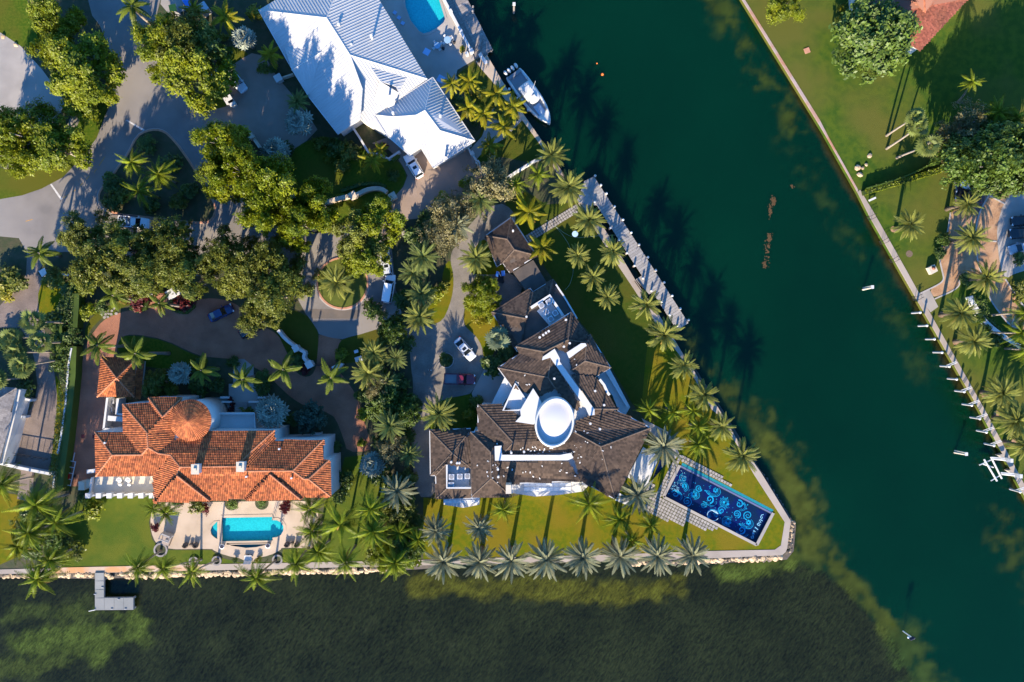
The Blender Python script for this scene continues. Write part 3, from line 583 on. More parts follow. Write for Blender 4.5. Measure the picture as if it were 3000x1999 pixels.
# ---- orange tiled mansion
om = root('terracotta_mansion', 'big mansion with orange barrel tile roofs and round turret above cream pool patio', 'house', at(620, 1330))
walls(om, [(360, 1184), (436, 1180), (436, 1167), (533, 1167), (510, 1264), (805, 1261), (805, 1291), (948, 1289), (948, 1346), (965, 1347), (967, 1455), (452, 1455), (449, 1394), (281, 1396), (278, 1266), (360, 1266)], 8.7, m_wall, inset=0)
o_ = om.children[0]; 
EA, RG = 8.0, 9.4
tile_roof(om, [[(x, y, h + .7) for x, y, h in f] for f in [
    [(360, 1184, EA), (431, 1268, RG), (434, 1312, RG), (416, 1333, 9.05), (360, 1266, EA)], [(360, 1184, EA), (441, 1182, EA), (477, 1228, 8.85), (431, 1268, RG)],
    [(436, 1167, EA), (533, 1167, EA), (477, 1222, 9.0)], [(436, 1167, EA), (477, 1222, 9.0), (477, 1230, 9.0), (440, 1184, EA)],
    [(533, 1167, EA), (510, 1264, EA), (505, 1292, 8.3), (464, 1329, 9.0), (434, 1312, RG), (431, 1268, RG), (477, 1222, 9.0)],
    [(278, 1266, EA), (360, 1266, EA), (416, 1333, 9.05), (329, 1334, 9.05)], [(278, 1266, EA), (329, 1334, 9.05), (281, 1396, EA)],
    [(329, 1334, 9.05), (416, 1333, 9.05), (434, 1312, RG), (464, 1329, 9.05), (500, 1334, 9.05), (449, 1394, EA), (281, 1396, EA)],
    [(464, 1329, 9.05), (505, 1292, 8.3), (608, 1264, EA), (805, 1261, EA), (735, 1325, 8.85), (694, 1367, RG), (528, 1369, RG), (500, 1334, 9.05)],
    [(500, 1334, 9.05), (528, 1369, RG), (518, 1394, 9.0), (452, 1472, 7.75), (449, 1394, EA)], [(518, 1394, 9.6), (613, 1468, 8.3), (452, 1472, 8.1)], [(518, 1394, 9.6), (613, 1468, 8.3), (623, 1463, 7.95)],
    [(528, 1369, RG), (694, 1367, RG), (712, 1381, RG), (858, 1380, RG), (890, 1404, 9.0), (904, 1404, 9.0), (967, 1455, EA), (881, 1459, EA), (791, 1391, 9.0), (722, 1463, EA), (605, 1463, EA), (518, 1394, 9.0)],
    [(791, 1391, 9.6), (722, 1468, 8.35), (880, 1464, 8.35)], [(791, 1391, 9.6), (722, 1468, 8.35), (713, 1463, 7.95)], [(791, 1391, 9.6), (880, 1464, 8.35), (890, 1459, 7.95)], [(805, 1261, EA), (805, 1292, EA), (728, 1368, RG), (712, 1381, RG), (694, 1367, RG), (735, 1325, 8.85)],
    [(805, 1292, EA), (948, 1289, EA), (858, 1380, RG), (712, 1381, RG), (728, 1368, RG)], [(948, 1289, EA), (948, 1346, EA), (890, 1404, 9.0), (858, 1380, RG)],
    [(948, 1346, EA), (965, 1348, EA), (904, 1404, 9.0), (890, 1404, 9.0)], [(965, 1348, EA), (967, 1455, EA), (904, 1404, 9.0)]]], EA + .7, TERRA)
# turret
tc = W(560, 1231, 9.4); m = MB(); m.cyl((tc.x, tc.y, 0), 3.25, 9.4, 40); tu = m.build('turret', m_wall, om, True)
ap = W(554, 1230, 11.6); ap = Vector((tc.x, tc.y, 10.9)); b = MB(); NT = 64
ring = [Vector((tc.x + 3.5 * math.cos(2 * math.pi * k / NT), tc.y + 3.5 * math.sin(2 * math.pi * k / NT), 9.45)) for k in range(NT)]
b.add(ring + [ap], [(k, (k + 1) % NT, NT) for k in range(NT)]); tr_ = b.build('turret_roof', m_terrb, om)
b = MB()
for k in range(NT):
    rr = [ring[k].lerp(ap, f) + Vector((0, 0, .02)) for f in (0, .16, .32, .48, .64, .8, .97)]
    for i in range(len(rr) - 1):
        s = (1 - (0, .16, .32, .48, .64, .8)[i]) * .92 + .08; b.tube([rr[i] + Vector((0, 0, .03)), rr[i + 1]], [.21 * s, .19 * s], 6)
b.build('cone_tiles', m_terr, tr_)['kind'] = 'stuff'
for x, y in ((585, 1370), (715, 1363)):
    p = W(x, y, 9.6); m = MB(); m.box((p.x, p.y, 10.4), (1.15, 1.5, 2.0)); ch = m.build('chimney', m_wall, om)
    m = MB(); m.box((p.x, p.y, 11.45), (1.35, 1.7, .12)); m.box((p.x, p.y, 11.6), (.5, .4, .25)); m.build('chimney_cap', m_cream, ch)
for x, y, h in ((820, 1315, 9.5), (724, 1396, 10), (856, 1400, 9.9), (311, 1297, 9.2)): vent(om, x, y, h, .45, .13)
# east wall windows, north bays, balcony
Xw = W(967, 1400, 7).x; Xw2 = W(948, 1318, 7).x
for (xw, y) in ((Xw, 1356), (Xw, 1385), (Xw, 1412), (Xw2, 1300), (Xw2, 1326)):
    p = W(967, y, 5); m = MB(); m.box((xw + .03, p.y, 4.9), (.12, 1.0, 1.9)); f = m.build('window', m_wall, om)
    m = MB(); m.box((xw + .08, p.y, 4.9), (.08, .7, 1.6)); m.build('pane', m_glass, f)
m = MB(); m.prism(P2([(805, 1262), (838, 1254), (838, 1290), (805, 1290)], 0), 0, 4.6); m.prism(P2([(600, 1213), (746, 1214), (748, 1250), (748, 1270), (600, 1280)], 4.2), 0, 4.2); m.prism(P2([(748, 1250), (838, 1252), (838, 1290), (748, 1290)], 0), 0, .9); m.build('north_terrace', m_wall, om)
strip(om, 'parapet', [(622, 1212), (745, 1212), (747, 1262)], .35, 4.1, 5.0, m_wall); strip(om, 'parapet', [(750, 1250), (838, 1252), (838, 1288), (930, 1285)], .5, .8, 1.5, m_wall)
m = MB(); p = W(930, 1272); m.box((p.x, p.y, 1.8), (2.0, 1.0, .2)); m.box((p.x - .9, p.y, .9), (.15, .9, 1.8)); m.box((p.x + .9, p.y, .9), (.15, .9, 1.8)); m.build('side_porch', m_wall, om)
# forecourt walls & steps
plate(om, 'entry_terrace', [(670, 1125), (755, 1125), (755, 1235), (640, 1240), (600, 1210), (600, 1165), (670, 1165)], .5, m_conc, .5)
for x0, x1, y in ((645, 672, 1165), (755, 790, 1165), (645, 680, 1178), (728, 770, 1178)): strip(om, 'terrace_wall', [(x0, y), (x1, y)], .35, 0, 1.3, m_wall)
for k in range(6): plate(om, 'step', [(688, 1178 + k * 5), (725, 1178 + k * 5), (725, 1182 + k * 5), (688, 1182 + k * 5)], .55 + .12 * (k + 1), m_conc_s, .12 * (k + 1))
plate(om, 'entry_walk', [(683, 1052), (715, 1052), (743, 1075), (743, 1100), (740, 1125), (683, 1125)], .06, m_conc, .06)
# service yard between the gatehouse and mansion
plate(om, 'service_yard', [(310, 1168), (360, 1168), (360, 1266), (300, 1262)], .05, m_conc, .05)
strip(om, 'yard_wall', [(314, 1166), (303, 1258)], .35, 0, 2.4, m_wall); strip(om, 'yard_wall', [(303, 1257), (328, 1260), (330, 1264)], .35, 0, 2.4, m_wall)
strip(om, 'yard_wall', [(345, 1168), (341, 1213), (360, 1215)], .45, 0, 2.6, m_wall)
plate(om, 'yard_roof', [(316, 1218), (360, 1222), (360, 1236), (315, 1233)], 2.3, m_white)
for x, y in ((334, 1175), (329, 1199)): ac_unit(om, x, y, .1, .1, .9)
# cream loggia terrace
tr = root('cream_terrace', 'cream tiled terrace with white balustrade below the west end of orange roof', 'terrace', at(360, 1425))
m = MB(); m.prism(P2([(281, 1395), (449, 1393), (449, 1446), (270, 1450)], 3.2), 0, 3.2); m.build('terrace_floor', m_cream, tr)
strip(tr, 'balustrade', [(262, 1452), (449, 1448)], .22, 3.0, 3.9, m_white); strip(tr, 'balustrade', [(268, 1400), (262, 1452)], .22, 3.0, 3.9, m_white)
for k in range(7):
    x = 262 + k * 31; p = W(x, 1451, 4); m = MB(); m.box((p.x, p.y, 2.2), (.75, .75, 4.5)); m.box((p.x, p.y, 4.5), (.9, .9, .14)); m.build('pillar', m_white, tr)
p = W(242, 1423, 2.6); m = MB(); m.box((p.x, p.y, 1.5), (1.1, 1.5, 3.0)); m.build('stair_pier', m_cream, tr)
plate(tr, 'stair_slab', [(248, 1410), (276, 1403), (276, 1425), (249, 1432)], 2.6, m_cream, .4)
plate(tr, 'side_roof', [(254, 1377), (279, 1374), (279, 1385), (254, 1388)], 3.0, m_white, .3)
for x, lb in ((354, 'white rounded armchair with footstool on cream terrace, nearer the drive'), (380, 'white rounded armchair with footstool on cream terrace, nearer the pool')):
    p = W(x, 1406, 3.2); c = root('armchair', lb, 'armchair', (p.x, p.y, 3.2), 0, 'white terrace armchairs')
    m = MB(); m.ell((p.x, p.y, 3.6), (.42, .42, .3), 14, 8); m.build('seat', m_white, c, True)
    m = MB(); m.tube([(p.x + .42 * math.cos(a), p.y + .42 * math.sin(a) + .05, 3.85) for a in [R(-20 + 22 * i) for i in range(11)]], .12, 8); m.build('backrest', m_white, c, True)
    m = MB(); m.ell((p.x + .02, p.y - .78, 3.42), (.38, .33, .2), 14, 8); m.build('footstool', m_white, c, True)
# gatehouse / garage pavilion of the mansion
gp = root('terracotta_garage', 'square orange tiled pyramid roof garage beside the red brick drive', 'garage', at(345, 1105))
walls(gp, [(297, 1053), (403, 1057), (393, 1163), (285, 1163)], 3.6, m_wall, inset=.3)
tile_roof(gp, [[(297, 1048, 3.6), (342, 1108, 5.3), (285, 1163, 3.6)], [(285, 1163, 3.6), (342, 1108, 5.3), (393, 1163, 3.6)], [(393, 1163, 3.6), (342, 1108, 5.3), (399, 1052, 3.6)], [(297, 1048, 3.6), (399, 1052, 3.6), (342, 1108, 5.3)]], 3.6, TERRA)
tile_roof(gp, [[(400, 1054, 3.3), (424, 1058, 2.6), (410, 1172, 2.6), (394, 1164, 3.3)]], 9, TERRA)

# ---- brown tiled modern mansion
bm = root('brown_mansion', 'sprawling modern mansion with brown tile roofs around a white oval tower', 'house', at(1600, 1230))
E, G = 6.6, 8.6
for pts, h in (([(1512, 1016), (1673, 915), (1723, 987), (1728, 982), (1789, 1077), (1745, 1108), (1810, 1204), (1902, 1253), (1802, 1463), (1700, 1410), (1501, 1417), (1498, 1455), (1382, 1455), (1379, 1266), (1401, 1264), (1400, 1187), (1500, 1195), (1524, 1160), (1459, 1078), (1523, 1037)], E),
               ([(1259, 1260), (1379, 1260), (1381, 1458), (1279, 1460), (1276, 1394), (1261, 1393)], 5.2), ([(1441, 915), (1553, 845), (1561, 855), (1620, 820), (1692, 930), (1670, 960), (1515, 1030), (1488, 984)], 4.0)):
    walls(bm, pts, h - .1, m_wall, inset=.6)
BF = [
    [(1512, 1016, E), (1673, 915, E), (1664, 996, G), (1594, 1031, G)], [(1673, 915, E), (1723, 987, E), (1718, 1004, 7.2), (1664, 996, G)],
    [(1512, 1016, E), (1594, 1031, G), (1590, 1056, 8.2), (1524, 1038, E)], [(1594, 1031, G), (1664, 996, G), (1718, 1004, 7.3), (1706, 1006, 7.4), (1662, 1033, 7.8), (1625, 1022, 8.1), (1590, 1045, 8.1)],
    [(1728, 982, E), (1789, 1077, E), (1714, 1058, G), (1718, 1004, 8.0)], [(1718, 1004, 8.0), (1714, 1058, G), (1674, 1086, G), (1668, 1050, 7.6)],
    [(1789, 1077, E), (1738, 1109, E), (1672, 1087, 8.4), (1714, 1058, G)], [(1674, 1097, 8.3), (1747, 1105, 7.0), (1810, 1199, E), (1740, 1198, 8.2)],
    [(1459, 1078, E), (1523, 1037, E), (1614, 1048, 8.2), (1606, 1106, G)], [(1459, 1078, E), (1606, 1106, G), (1627, 1140, G), (1583, 1160, 7.6), (1540, 1150, 7), (1500, 1135, E)],
    [(1614, 1048, 8.2), (1700, 1190, 7.6), (1690, 1205, 7.6), (1627, 1140, G), (1606, 1106, G)],
    [(1682, 1266, 8.2), (1687, 1233, 7.9), (1734, 1218, 7.4), (1810, 1204, E), (1905, 1254, E), (1760, 1309, 9.2)], [(1905, 1254, E), (1802, 1463, E), (1760, 1309, 9.2)],
    [(1760, 1309, 9.2), (1802, 1463, E), (1702, 1409, E), (1664, 1290, 8.2), (1682, 1266, 8.2)], [(1734, 1218, 7.4), (1740, 1199, 8.0), (1810, 1200, E)],
    [(1470, 1333, 7.4), (1504, 1297, G), (1600, 1295, G), (1664, 1290, 8.4), (1677, 1326, 7.4)], [(1450, 1354, 7.9), (1664, 1353, 7.9), (1702, 1409, E), (1501, 1417, E), (1488, 1391, E)],
    [(1402, 1187, E), (1470, 1187, E), (1562, 1244, 7.7), (1575, 1290, G), (1504, 1297, G)], [(1400, 1187, E), (1504, 1297, G), (1470, 1333, 7.6), (1458, 1305, 7.3), (1401, 1262, E)],
    [(1379, 1266, E), (1407, 1266, E), (1458, 1305, 7.4), (1437, 1325, G)], [(1379, 1266, E), (1437, 1325, G), (1439, 1402, G), (1382, 1455, E)], [(1439, 1402, G), (1498, 1455, E), (1382, 1455, E)],
    [(1437, 1325, G), (1450, 1354, 8.0), (1488, 1391, 6.9), (1498, 1455, E), (1439, 1402, G)]]
BF = [[(x, y, E + (h - E) * .52) for x, y, h in f] for f in BF]
tile_roof(bm, BF, E, BROWN)
e2, g2 = 5.2, 6.2
tile_roof(bm, [[(1259, 1260, e2), (1378, 1256, e2), (1364, 1279, 5.9), (1325, 1328, g2)], [(1259, 1260, e2), (1325, 1328, g2), (1261, 1393, e2)], [(1325, 1328, g2), (1364, 1279, 5.9), (1380, 1281, 5.9), (1380, 1372, 5.9)],
    [(1325, 1328, g2), (1380, 1372, 5.9), (1380, 1360, 6), (1308, 1360, 6.2), (1276, 1394, 5.2), (1261, 1393, e2)], [(1276, 1394, e2), (1308, 1360, 6.2), (1308, 1432, 6.0), (1279, 1460, e2)], [(1279, 1460, e2), (1308, 1432, 6.0), (1381, 1432, 6.0), (1381, 1458, e2)]], e2, BROWN)
tile_roof(bm, [[(1441, 915, 4), (1553, 845, 4), (1542, 934, 5.2)], [(1441, 915, 4), (1542, 934, 5.2), (1530, 1000, 5.0), (1515, 1030, 4)], [(1553, 845, 4), (1561, 856, 4.2), (1556, 893, 4.9), (1542, 934, 5.2)],
    [(1561, 856, 4.2), (1620, 820, 4), (1608, 862, 5.0), (1556, 893, 5.0)], [(1620, 820, 4), (1629, 833, 4), (1629, 858, 4.6), (1608, 862, 5.0)]], 4, BROWN)
plate(bm, 'flat_roof', [(1542, 934), (1556, 893), (1608, 862), (1629, 840), (1692, 932), (1660, 962), (1516, 1030), (1530, 1000)], 4.5, m_flat, .3)
plate(bm, 'equipment_deck', [(1573, 912), (1609, 878), (1650, 935), (1610, 955)], 4.65, m_white, .1)
strip(bm, 'parapet', [(1556, 902), (1610, 866), (1650, 926)], .5, 4.4, 5.5, m_white)
strip(bm, 'balcony_rail', [(1629, 834), (1652, 868), (1691, 934)], .25, 3.9, 4.9, m_white)
for x, y in ((1586, 896), (1607, 886), (1600, 915), (1626, 918), (1613, 935)): ac_unit(bm, x, y, 4.65, R(32), .95)
for x, y in ((1324, 1395), (1348, 1394), (1370, 1393), (1323, 1419)): ac_unit(bm, x, y, 5.0, 0, .95)
plate(bm, 'equipment_deck', [(1308, 1360), (1380, 1360), (1380, 1432), (1308, 1432)], 5.0, m_conc, .1)
strip(bm, 'parapet', [(1309, 1362), (1309, 1430), (1380, 1430)], .28, 4.8, 6.25, m_white)
# white roof gutters and flat white pieces
plate(bm, 'white_roof_valley', [(1590, 1046), (1625, 1022), (1640, 1050), (1640, 1060), (1742, 1200), (1742, 1216), (1726, 1218), (1716, 1196), (1612, 1048), (1588, 1056)], 7.75, m_white, .3)
plate(bm, 'skylight_ridge', [(1661, 1033), (1703, 1006), (1715, 1006), (1719, 1013), (1668, 1050)], 8.5, m_white, .9)
plate(bm, 'white_roof_valley', [(1449, 1308), (1469, 1306), (1471, 1333), (1640, 1334), (1660, 1330), (1673, 1328), (1680, 1342), (1664, 1349), (1450, 1350)], 7.6, m_white, .3)
plate(bm, 'white_roof_deck', [(1562, 1138), (1578, 1163), (1600, 1205), (1563, 1244), (1510, 1236), (1526, 1219), (1524, 1202), (1541, 1173)], 7.7, m_white, .5)
plate(bm, 'entrance_court_roof', [(1510, 1124), (1541, 1173), (1524, 1203), (1474, 1203)], 6.4, m_white, .6)
strip(bm, 'court_parapet', [(1510, 1124), (1474, 1203), (1524, 1202), (1541, 1173)], .3, 6.3, 7.1, m_white, True)
plate(bm, 'entrance_canopy', [(1478, 1107), (1500, 1137), (1498, 1150), (1470, 1190), (1438, 1187), (1450, 1163)], 5.2, m_white, .4)
plate(bm, 'terrace_slab', [(1750, 1105), (1786, 1080), (1846, 1193), (1834, 1214), (1812, 1203), (1795, 1160)], 3.6, m_white, .3)
strip(bm, 'terrace_rail', [(1775, 1086), (1838, 1192)], .3, 3.5, 4.4, m_white)
strip(bm, 'curved_parapet', [(1757, 1112), (1770, 1128), (1780, 1150), (1786, 1158)], .4, 6.6, 7.3, m_white)
# oval tower
th = R(11); oc = W(1625, 1238, 10)
def oval(f, z, n=48, cx=0, cy=0):
    out = []
    for k in range(n):
        a = 2 * math.pi * k / n; x = 57 * f * math.cos(a); y = 74 * f * math.sin(a); q = (x * math.cos(th) + y * math.sin(th), -x * math.sin(th) + y * math.cos(th)); sc_ = (H - 10) / H / S
        out.append(Vector((oc.x + q[0] * sc_, oc.y + q[1] * sc_, z)))
    return out
n = 48; m = MB(); rs = [oval(1, 0), oval(1, 9.9), oval(.98, 10.1), oval(.90, 10.1), oval(.89, 9.2)]
m.add([p for r in rs for p in r], [(j * n + k, j * n + (k + 1) % n, (j + 1) * n + (k + 1) % n, (j + 1) * n + k) for j in range(4) for k in range(n)]); m.build('oval_tower', m_white, bm, True)
m = MB(); rs = [oval(.895, 9.2), oval(.6, 9.5), oval(.3, 9.65)]
m.add([p for r in rs for p in r] + [Vector((oc.x, oc.y, 9.7))], [(j * n + k, j * n + (k + 1) % n, (j + 1) * n + (k + 1) % n, (j + 1) * n + k) for j in range(2) for k in range(n)] + [(2 * n + k, 2 * n + (k + 1) % n, 3 * n) for k in range(n)])
m.build('tower_roof', M('stained_white_roof', (.52, .51, .50), (.40, .40, .42), .5, rough=.6, c3=(.50, .49, .48), lo=.45, hi=.75), bm, True)
# chimneys, vents and loose white scraps on the tiles
p = W(1490, 1432, 8.5); m = MB(); m.box((p.x, p.y, 7.6), (.95, 1.5, 3.2)); m.build('chimney', m_cream, bm)
for x, y, h in ((1657, 938, 7.3), (1623, 1109, 8), (1742, 1145, 7.6), (1768, 1186, 7.2), (1728, 1240, 7.8), (1756, 1256, 8), (1542, 929, 5.6), (1459, 1373, 8), (1460, 1395, 7.6), (1668, 1006, 8), (1651, 1016, 8.1), (1498, 1325, 7.8), (1535, 1322, 7.8), (1323, 1352, 6.4), (1340, 1355, 6.4), (1347, 1355, 6.4)): vent(bm, x, y, h, .95, .15)
for x, y in ((1581, 989), (1591, 982), (1599, 976), (1607, 971)): vent(bm, x, y, 7.4, .55, .16)
m = MB()
def onroof(x, y):
    for f in BF:
        c = False; n_ = len(f)
        for i in range(n_):
            (x0, y0, _), (x1, y1, _) = f[i], f[(i + 1) % n_]
            if (y0 > y) != (y1 > y) and x < (x1 - x0) * (y - y0) / (y1 - y0) + x0: c = not c
        if c:
            p = [W(*v) for v in f]; nn = fitnormal(p); ro = Vector((0, 0, H)); rd = (W(x, y) - ro); return ro + rd * ((sum(p, Vector()) / n_ - ro).dot(nn) / rd.dot(nn)), nn
for cx, cy, sx, sy, k in ((1700, 1330, 60, 50, 42), (1580, 1318, 70, 14, 22), (1560, 1385, 90, 25, 14), (1540, 1120, 50, 20, 10), (1700, 1060, 60, 60, 8), (1440, 1380, 40, 40, 12)):
    for _ in range(k):
        r_ = onroof(random.gauss(cx, sx * .6), random.gauss(cy, sy * .6))
        if r_:
            q, nn = r_; q = q + nn * .16; a = random.random() * 6.3; l = random.uniform(.09, .19); d = Vector((math.cos(a), math.sin(a), 0)); d = (d - nn * d.dot(nn)).normalized(); s_ = nn.cross(d) * random.uniform(.05, .10)
            m.poly([q + d * l + s_, q - d * l + s_, q - d * l - s_, q + d * l - s_], .02)
m.build('white_scraps', m_white, bm)['kind'] = 'stuff'
for pts, h in (([(1512, 1016), (1673, 915), (1723, 987), (1728, 982), (1789, 1077), (1738, 1109)], E), ([(1459, 1078), (1523, 1037)], E), ([(1524, 1038), (1512, 1016)], E), ([(1500, 1135), (1459, 1078)], E), ([(1810, 1204), (1905, 1254), (1802, 1463), (1702, 1409), (1501, 1417)], E), ([(1498, 1455), (1382, 1455), (1379, 1266), (1407, 1266)], E), ([(1401, 1264), (1400, 1187), (1470, 1187)], E), ([(1378, 1256), (1259, 1260), (1261, 1393), (1276, 1394), (1279, 1460), (1381, 1460)], e2), ([(1515, 1030), (1441, 915), (1553, 845), (1561, 856), (1620, 820), (1629, 833)], 4)):
    gutter(bm, pts, h, False)
# glazed garden rooms on the south side
m_gl = M('pale_roof_glass', (.60, .62, .62), rough=.12, spec=.6)
for pts, h, x0, x1, y0, y1, nm, nb in (([(1300, 1456), (1404, 1456), (1404, 1479), (1358, 1488), (1300, 1479)], 3.4, 1300, 1404, 1457, 1482, 'garden_room', 8), ([(1501, 1414), (1702, 1410), (1723, 1424), (1708, 1440), (1640, 1450), (1567, 1455), (1501, 1445)], 3.4, 1535, 1672, 1415, 1447, 'glass_gallery', 8)):
    o = plate(bm, nm, pts, h, m_wall, h); plate(bm, 'glass_roof', [(x0, y0), (x1, y0), (x1, y1 - 8), (x0, y1 - 8)], h + .15, m_gl, .1)
    for k in range(nb + 1): x = x0 + (x1 - x0) * k / nb; strip(bm, 'glazing_bar', [(x, y0), (x, y1 - 8)], .08, h, h + .22, m_alum)
    strip(bm, 'glazing_bar', [(x0, (y0 + y1 - 8) / 2), (x1, (y0 + y1 - 8) / 2)], .08, h, h + .22, m_alum)

# ---- small brown pavilion, link, neighbours
pv = root('brown_pavilion', 'small brown tiled hip roof pavilion at the end of stepping stone path', 'pavilion', at(1498, 715))
walls(pv, [(1422, 691), (1498, 637), (1572, 749), (1493, 799), (1473, 770), (1455, 781)], 3.4, m_wall, inset=.5)
PF = [[(1498, 637, 3.4), (1572, 749, 3.4), (1507, 732, 5.2), (1486, 701, 5.2)], [(1422, 691, 3.4), (1498, 637, 3.4), (1486, 701, 5.2), (1444, 694, 4.0)], [(1422, 691, 3.4), (1444, 694, 4.0), (1486, 701, 5.2), (1507, 732, 5.2), (1473, 770, 4.0), (1455, 781, 3.4)], [(1507, 732, 5.2), (1572, 749, 3.4), (1493, 799, 3.4), (1473, 770, 4.0)]]
PF = [[(x, y, 3.4 + (h - 3.4) * .6) for x, y, h in f] for f in PF]; tile_roof(pv, PF, 3.4, BROWN); gutter(pv, [(1422, 691), (1498, 637), (1572, 749), (1493, 799), (1473, 770), (1455, 781)], 3.4)
vent(pv, 1503, 678, 4.3, .8)
lk = top(plate(None, 'flat_link_roof', [(1503, 797), (1562, 762), (1604, 832), (1562, 858), (1553, 847), (1540, 852)], 3.0, m_flat, 3.0), 'dark flat roofed link between brown pavilion and mansion', 'roof')
tc_ = root('shingle_house', 'rust shingle roof corner behind the round green tree on the east bank', 'house', at(2680, 30))
walls(tc_, [(2500, -60), (2505, 20), (2696, 149), (2850, -20), (2890, -60)], 3.6, m_wall, inset=.6)
SH = (.30, .34, FLAT, .18, m_shing, M('shingle_bed', (.20, .09, .06)), m_shing, .1)
tile_roof(tc_, [[(2497, -20, 4.2), (2540, 58, 3.6), (2696, 149, 3.6), (2834, 0, 3.6), (2890, -60, 3.6), (2780, -130, 6.2), (2560, -130, 6.2)]], 3.6, SH)
tile_roof(tc_, [[(2640, -60, 7.0), (2660, -12, 4.9), (2710, 38, 4.35), (2706, -60, 7.0)], [(2710, 38, 4.35), (2752, -12, 4.9), (2775, -60, 7), (2706, -60, 7.0)]], 3.6, SH)
gh = root('grey_roof_house', 'grey tiled roof corner with white parapet at the left edge beside grey brick drive', 'house', at(0, 1240))
walls(gh, [(-100, 1130), (48, 1137), (38, 1200), (20, 1290), (0, 1370), (-100, 1380)], 4.2, m_wall, inset=.6)
tile_roof(gh, [[(-90, 1124, 4.2), (48, 1137, 4.2), (-40, 1190, 6.2)], [(48, 1137, 4.2), (36, 1200, 4.2), (18, 1280, 4.2), (-3, 1365, 4.2), (-90, 1330, 6.2), (-40, 1190, 6.2)]], 4.2, (.34, .46, FLAT, .25, m_greyt, m_brownb, m_greyt, .12))
strip(gh, 'parapet', [(55, 1142), (44, 1195), (25, 1275), (2, 1362)], .7, 0, 3.4, m_wall)
for x, y in ((70, 1188), (52, 1210)): ac_unit(gh, x, y, .05, .1, .9)
strip(gh, 'yard_wall', [(58, 1166), (92, 1174)], .4, 0, 1.6, m_white); strip(gh, 'yard_wall', [(46, 1220), (74, 1222)], .4, 0, 1.6, m_white)
# ------------------------------------------------------------------ palms
def frond_mesh(name, mat, w, a, b, n, droop, fwd, seed, wide=.5):
    r = random.Random(seed); m = MB()
    def cv(t): return Vector((t * (1 - .10 * b * t), .03 * math.sin(seed) * t * t, a * t - b * t * t))
    K = 6; pts = [cv(i / K) for i in range(K + 1)]; m.tube(pts, [.016 * (1 - .75 * i / K) + .003 for i in range(K + 1)], 3, False)
    for k in range(n):
        t = .10 + .89 * k / (n - 1); p = cv(t); tg = (cv(min(1, t + .02)) - cv(t - .02)).normalized(); sdv = Vector((-tg.y, tg.x, 0)).normalized(); up = tg.cross(sdv); up = up if up.z > 0 else -up
        ll = w * (math.sin(math.pi * min(1, .22 + .74 * t)) ** .6) * r.uniform(.85, 1.1) * (1.0 if t < .93 else .8)
        for s in (-1, 1):
            d = (tg * fwd + sdv * s * (1 - .35 * droop) - up * droop * r.uniform(.7, 1.2)).normalized()
            q = p + d * ll; mid = p + d * ll * .45 + up * .01; ww = tg * (wide / n)
            m.add([p, mid + ww, q - up * ll * droop * .3, mid - ww], [(0, 1, 2, 3)])
    return m.mesh(name, mat)
def fan_mesh(name, mat, nb, span, pet, seed, fold=.10, droop=.15):
    r = random.Random(seed); m = MB(); m.tube([(0, 0, 0), (pet * .5, 0, .03), (pet, 0, 0)], [.022, .018, .014], 3, False); R_ = 1 - pet * .75
    hub = Vector((pet, 0, 0)); ring = []
    for k in range(nb * 2 + 1):
        an = R(-span / 2 + span * k / (nb * 2)); tip = k % 2; rr = R_ * ((.94 + .1 * r.random()) if tip else .60) * (1 - .22 * abs(an) / R(180))
        ring.append(hub + Vector((rr * math.cos(an) * .75, rr * math.sin(an), (-droop * rr * rr * 1.2) + (0 if tip else -fold * .6))))
    m.add([hub] + ring, [(0, k + 1, k + 2) for k in range(nb * 2)]); return m.mesh(name, mat)
FR = {
 'date': [frond_mesh('frond', m_date, .145, .12, .42, 22, .10, .95, i, .55) for i in range(3)], 'dateg': [frond_mesh('frond', m_dateg, .12, .10, .30, 24, .08, .95, i + 9, .55) for i in range(3)],
 'dated': [frond_mesh('frond', m_dated, .145, .12, .45, 22, .10, .95, i + 19, .55) for i in range(3)],
 'coco': [frond_mesh('frond', m_coco, .27, .36, 1.2, 24, .80, .7, i + 29, .5) for i in range(3)], 'cocoy': [frond_mesh('frond', m_cocoy, .26, .30, .95, 28, .42, .7, i + 39, .8) for i in range(3)],
 'royal': [frond_mesh('frond', m_royal, .22, .30, .80, 28, .30, .6, i + 49, .85) for i in range(3)],
 'bism': [fan_mesh('fan_leaf', m_bism, 9, 290, .60, i, .22, .25) for i in range(3)], 'bismg': [fan_mesh('fan_leaf', m_bismg, 12, 320, .55, i + 5, .06, .2) for i in range(3)], 'fan': [fan_mesh('fan_leaf', m_fan, 10, 230, .50, i + 8, .08, .35) for i in range(3)]}
DEAD = frond_mesh('frond', m_dead, .12, .05, .7, 14, .3, .8, 77, .5)
#          count, elevation top, bottom, trunk r base, top, trunk mat, dead fronds
PK = {'date': (60, 80, -22, .34, .26, m_trunkd, 1), 'dateg': (54, 72, -30, .36, .28, m_trunkd, 2), 'dated': (54, 80, -18, .32, .25, m_trunkd, 0), 'coco': (24, 75, -30, .20, .13, m_trunk, 1), 'cocoy': (17, 65, -20, .18, .12, m_trunk, 1),
      'royal': (13, 62, -18, .30, .20, m_trunk, 0), 'bism': (30, 80, -20, .30, .24, m_trunk, 0), 'bismg': (20, 75, -15, .28, .22, m_trunk, 0), 'fan': (24, 70, -38, .20, .13, m_trunk, 0)}
NM = {'date': 'date_palm', 'dateg': 'date_palm', 'dated': 'date_palm', 'coco': 'coconut_palm', 'cocoy': 'areca_palm', 'royal': 'royal_palm', 'bism': 'fan_palm', 'bismg': 'fan_palm', 'fan': 'fan_palm'}
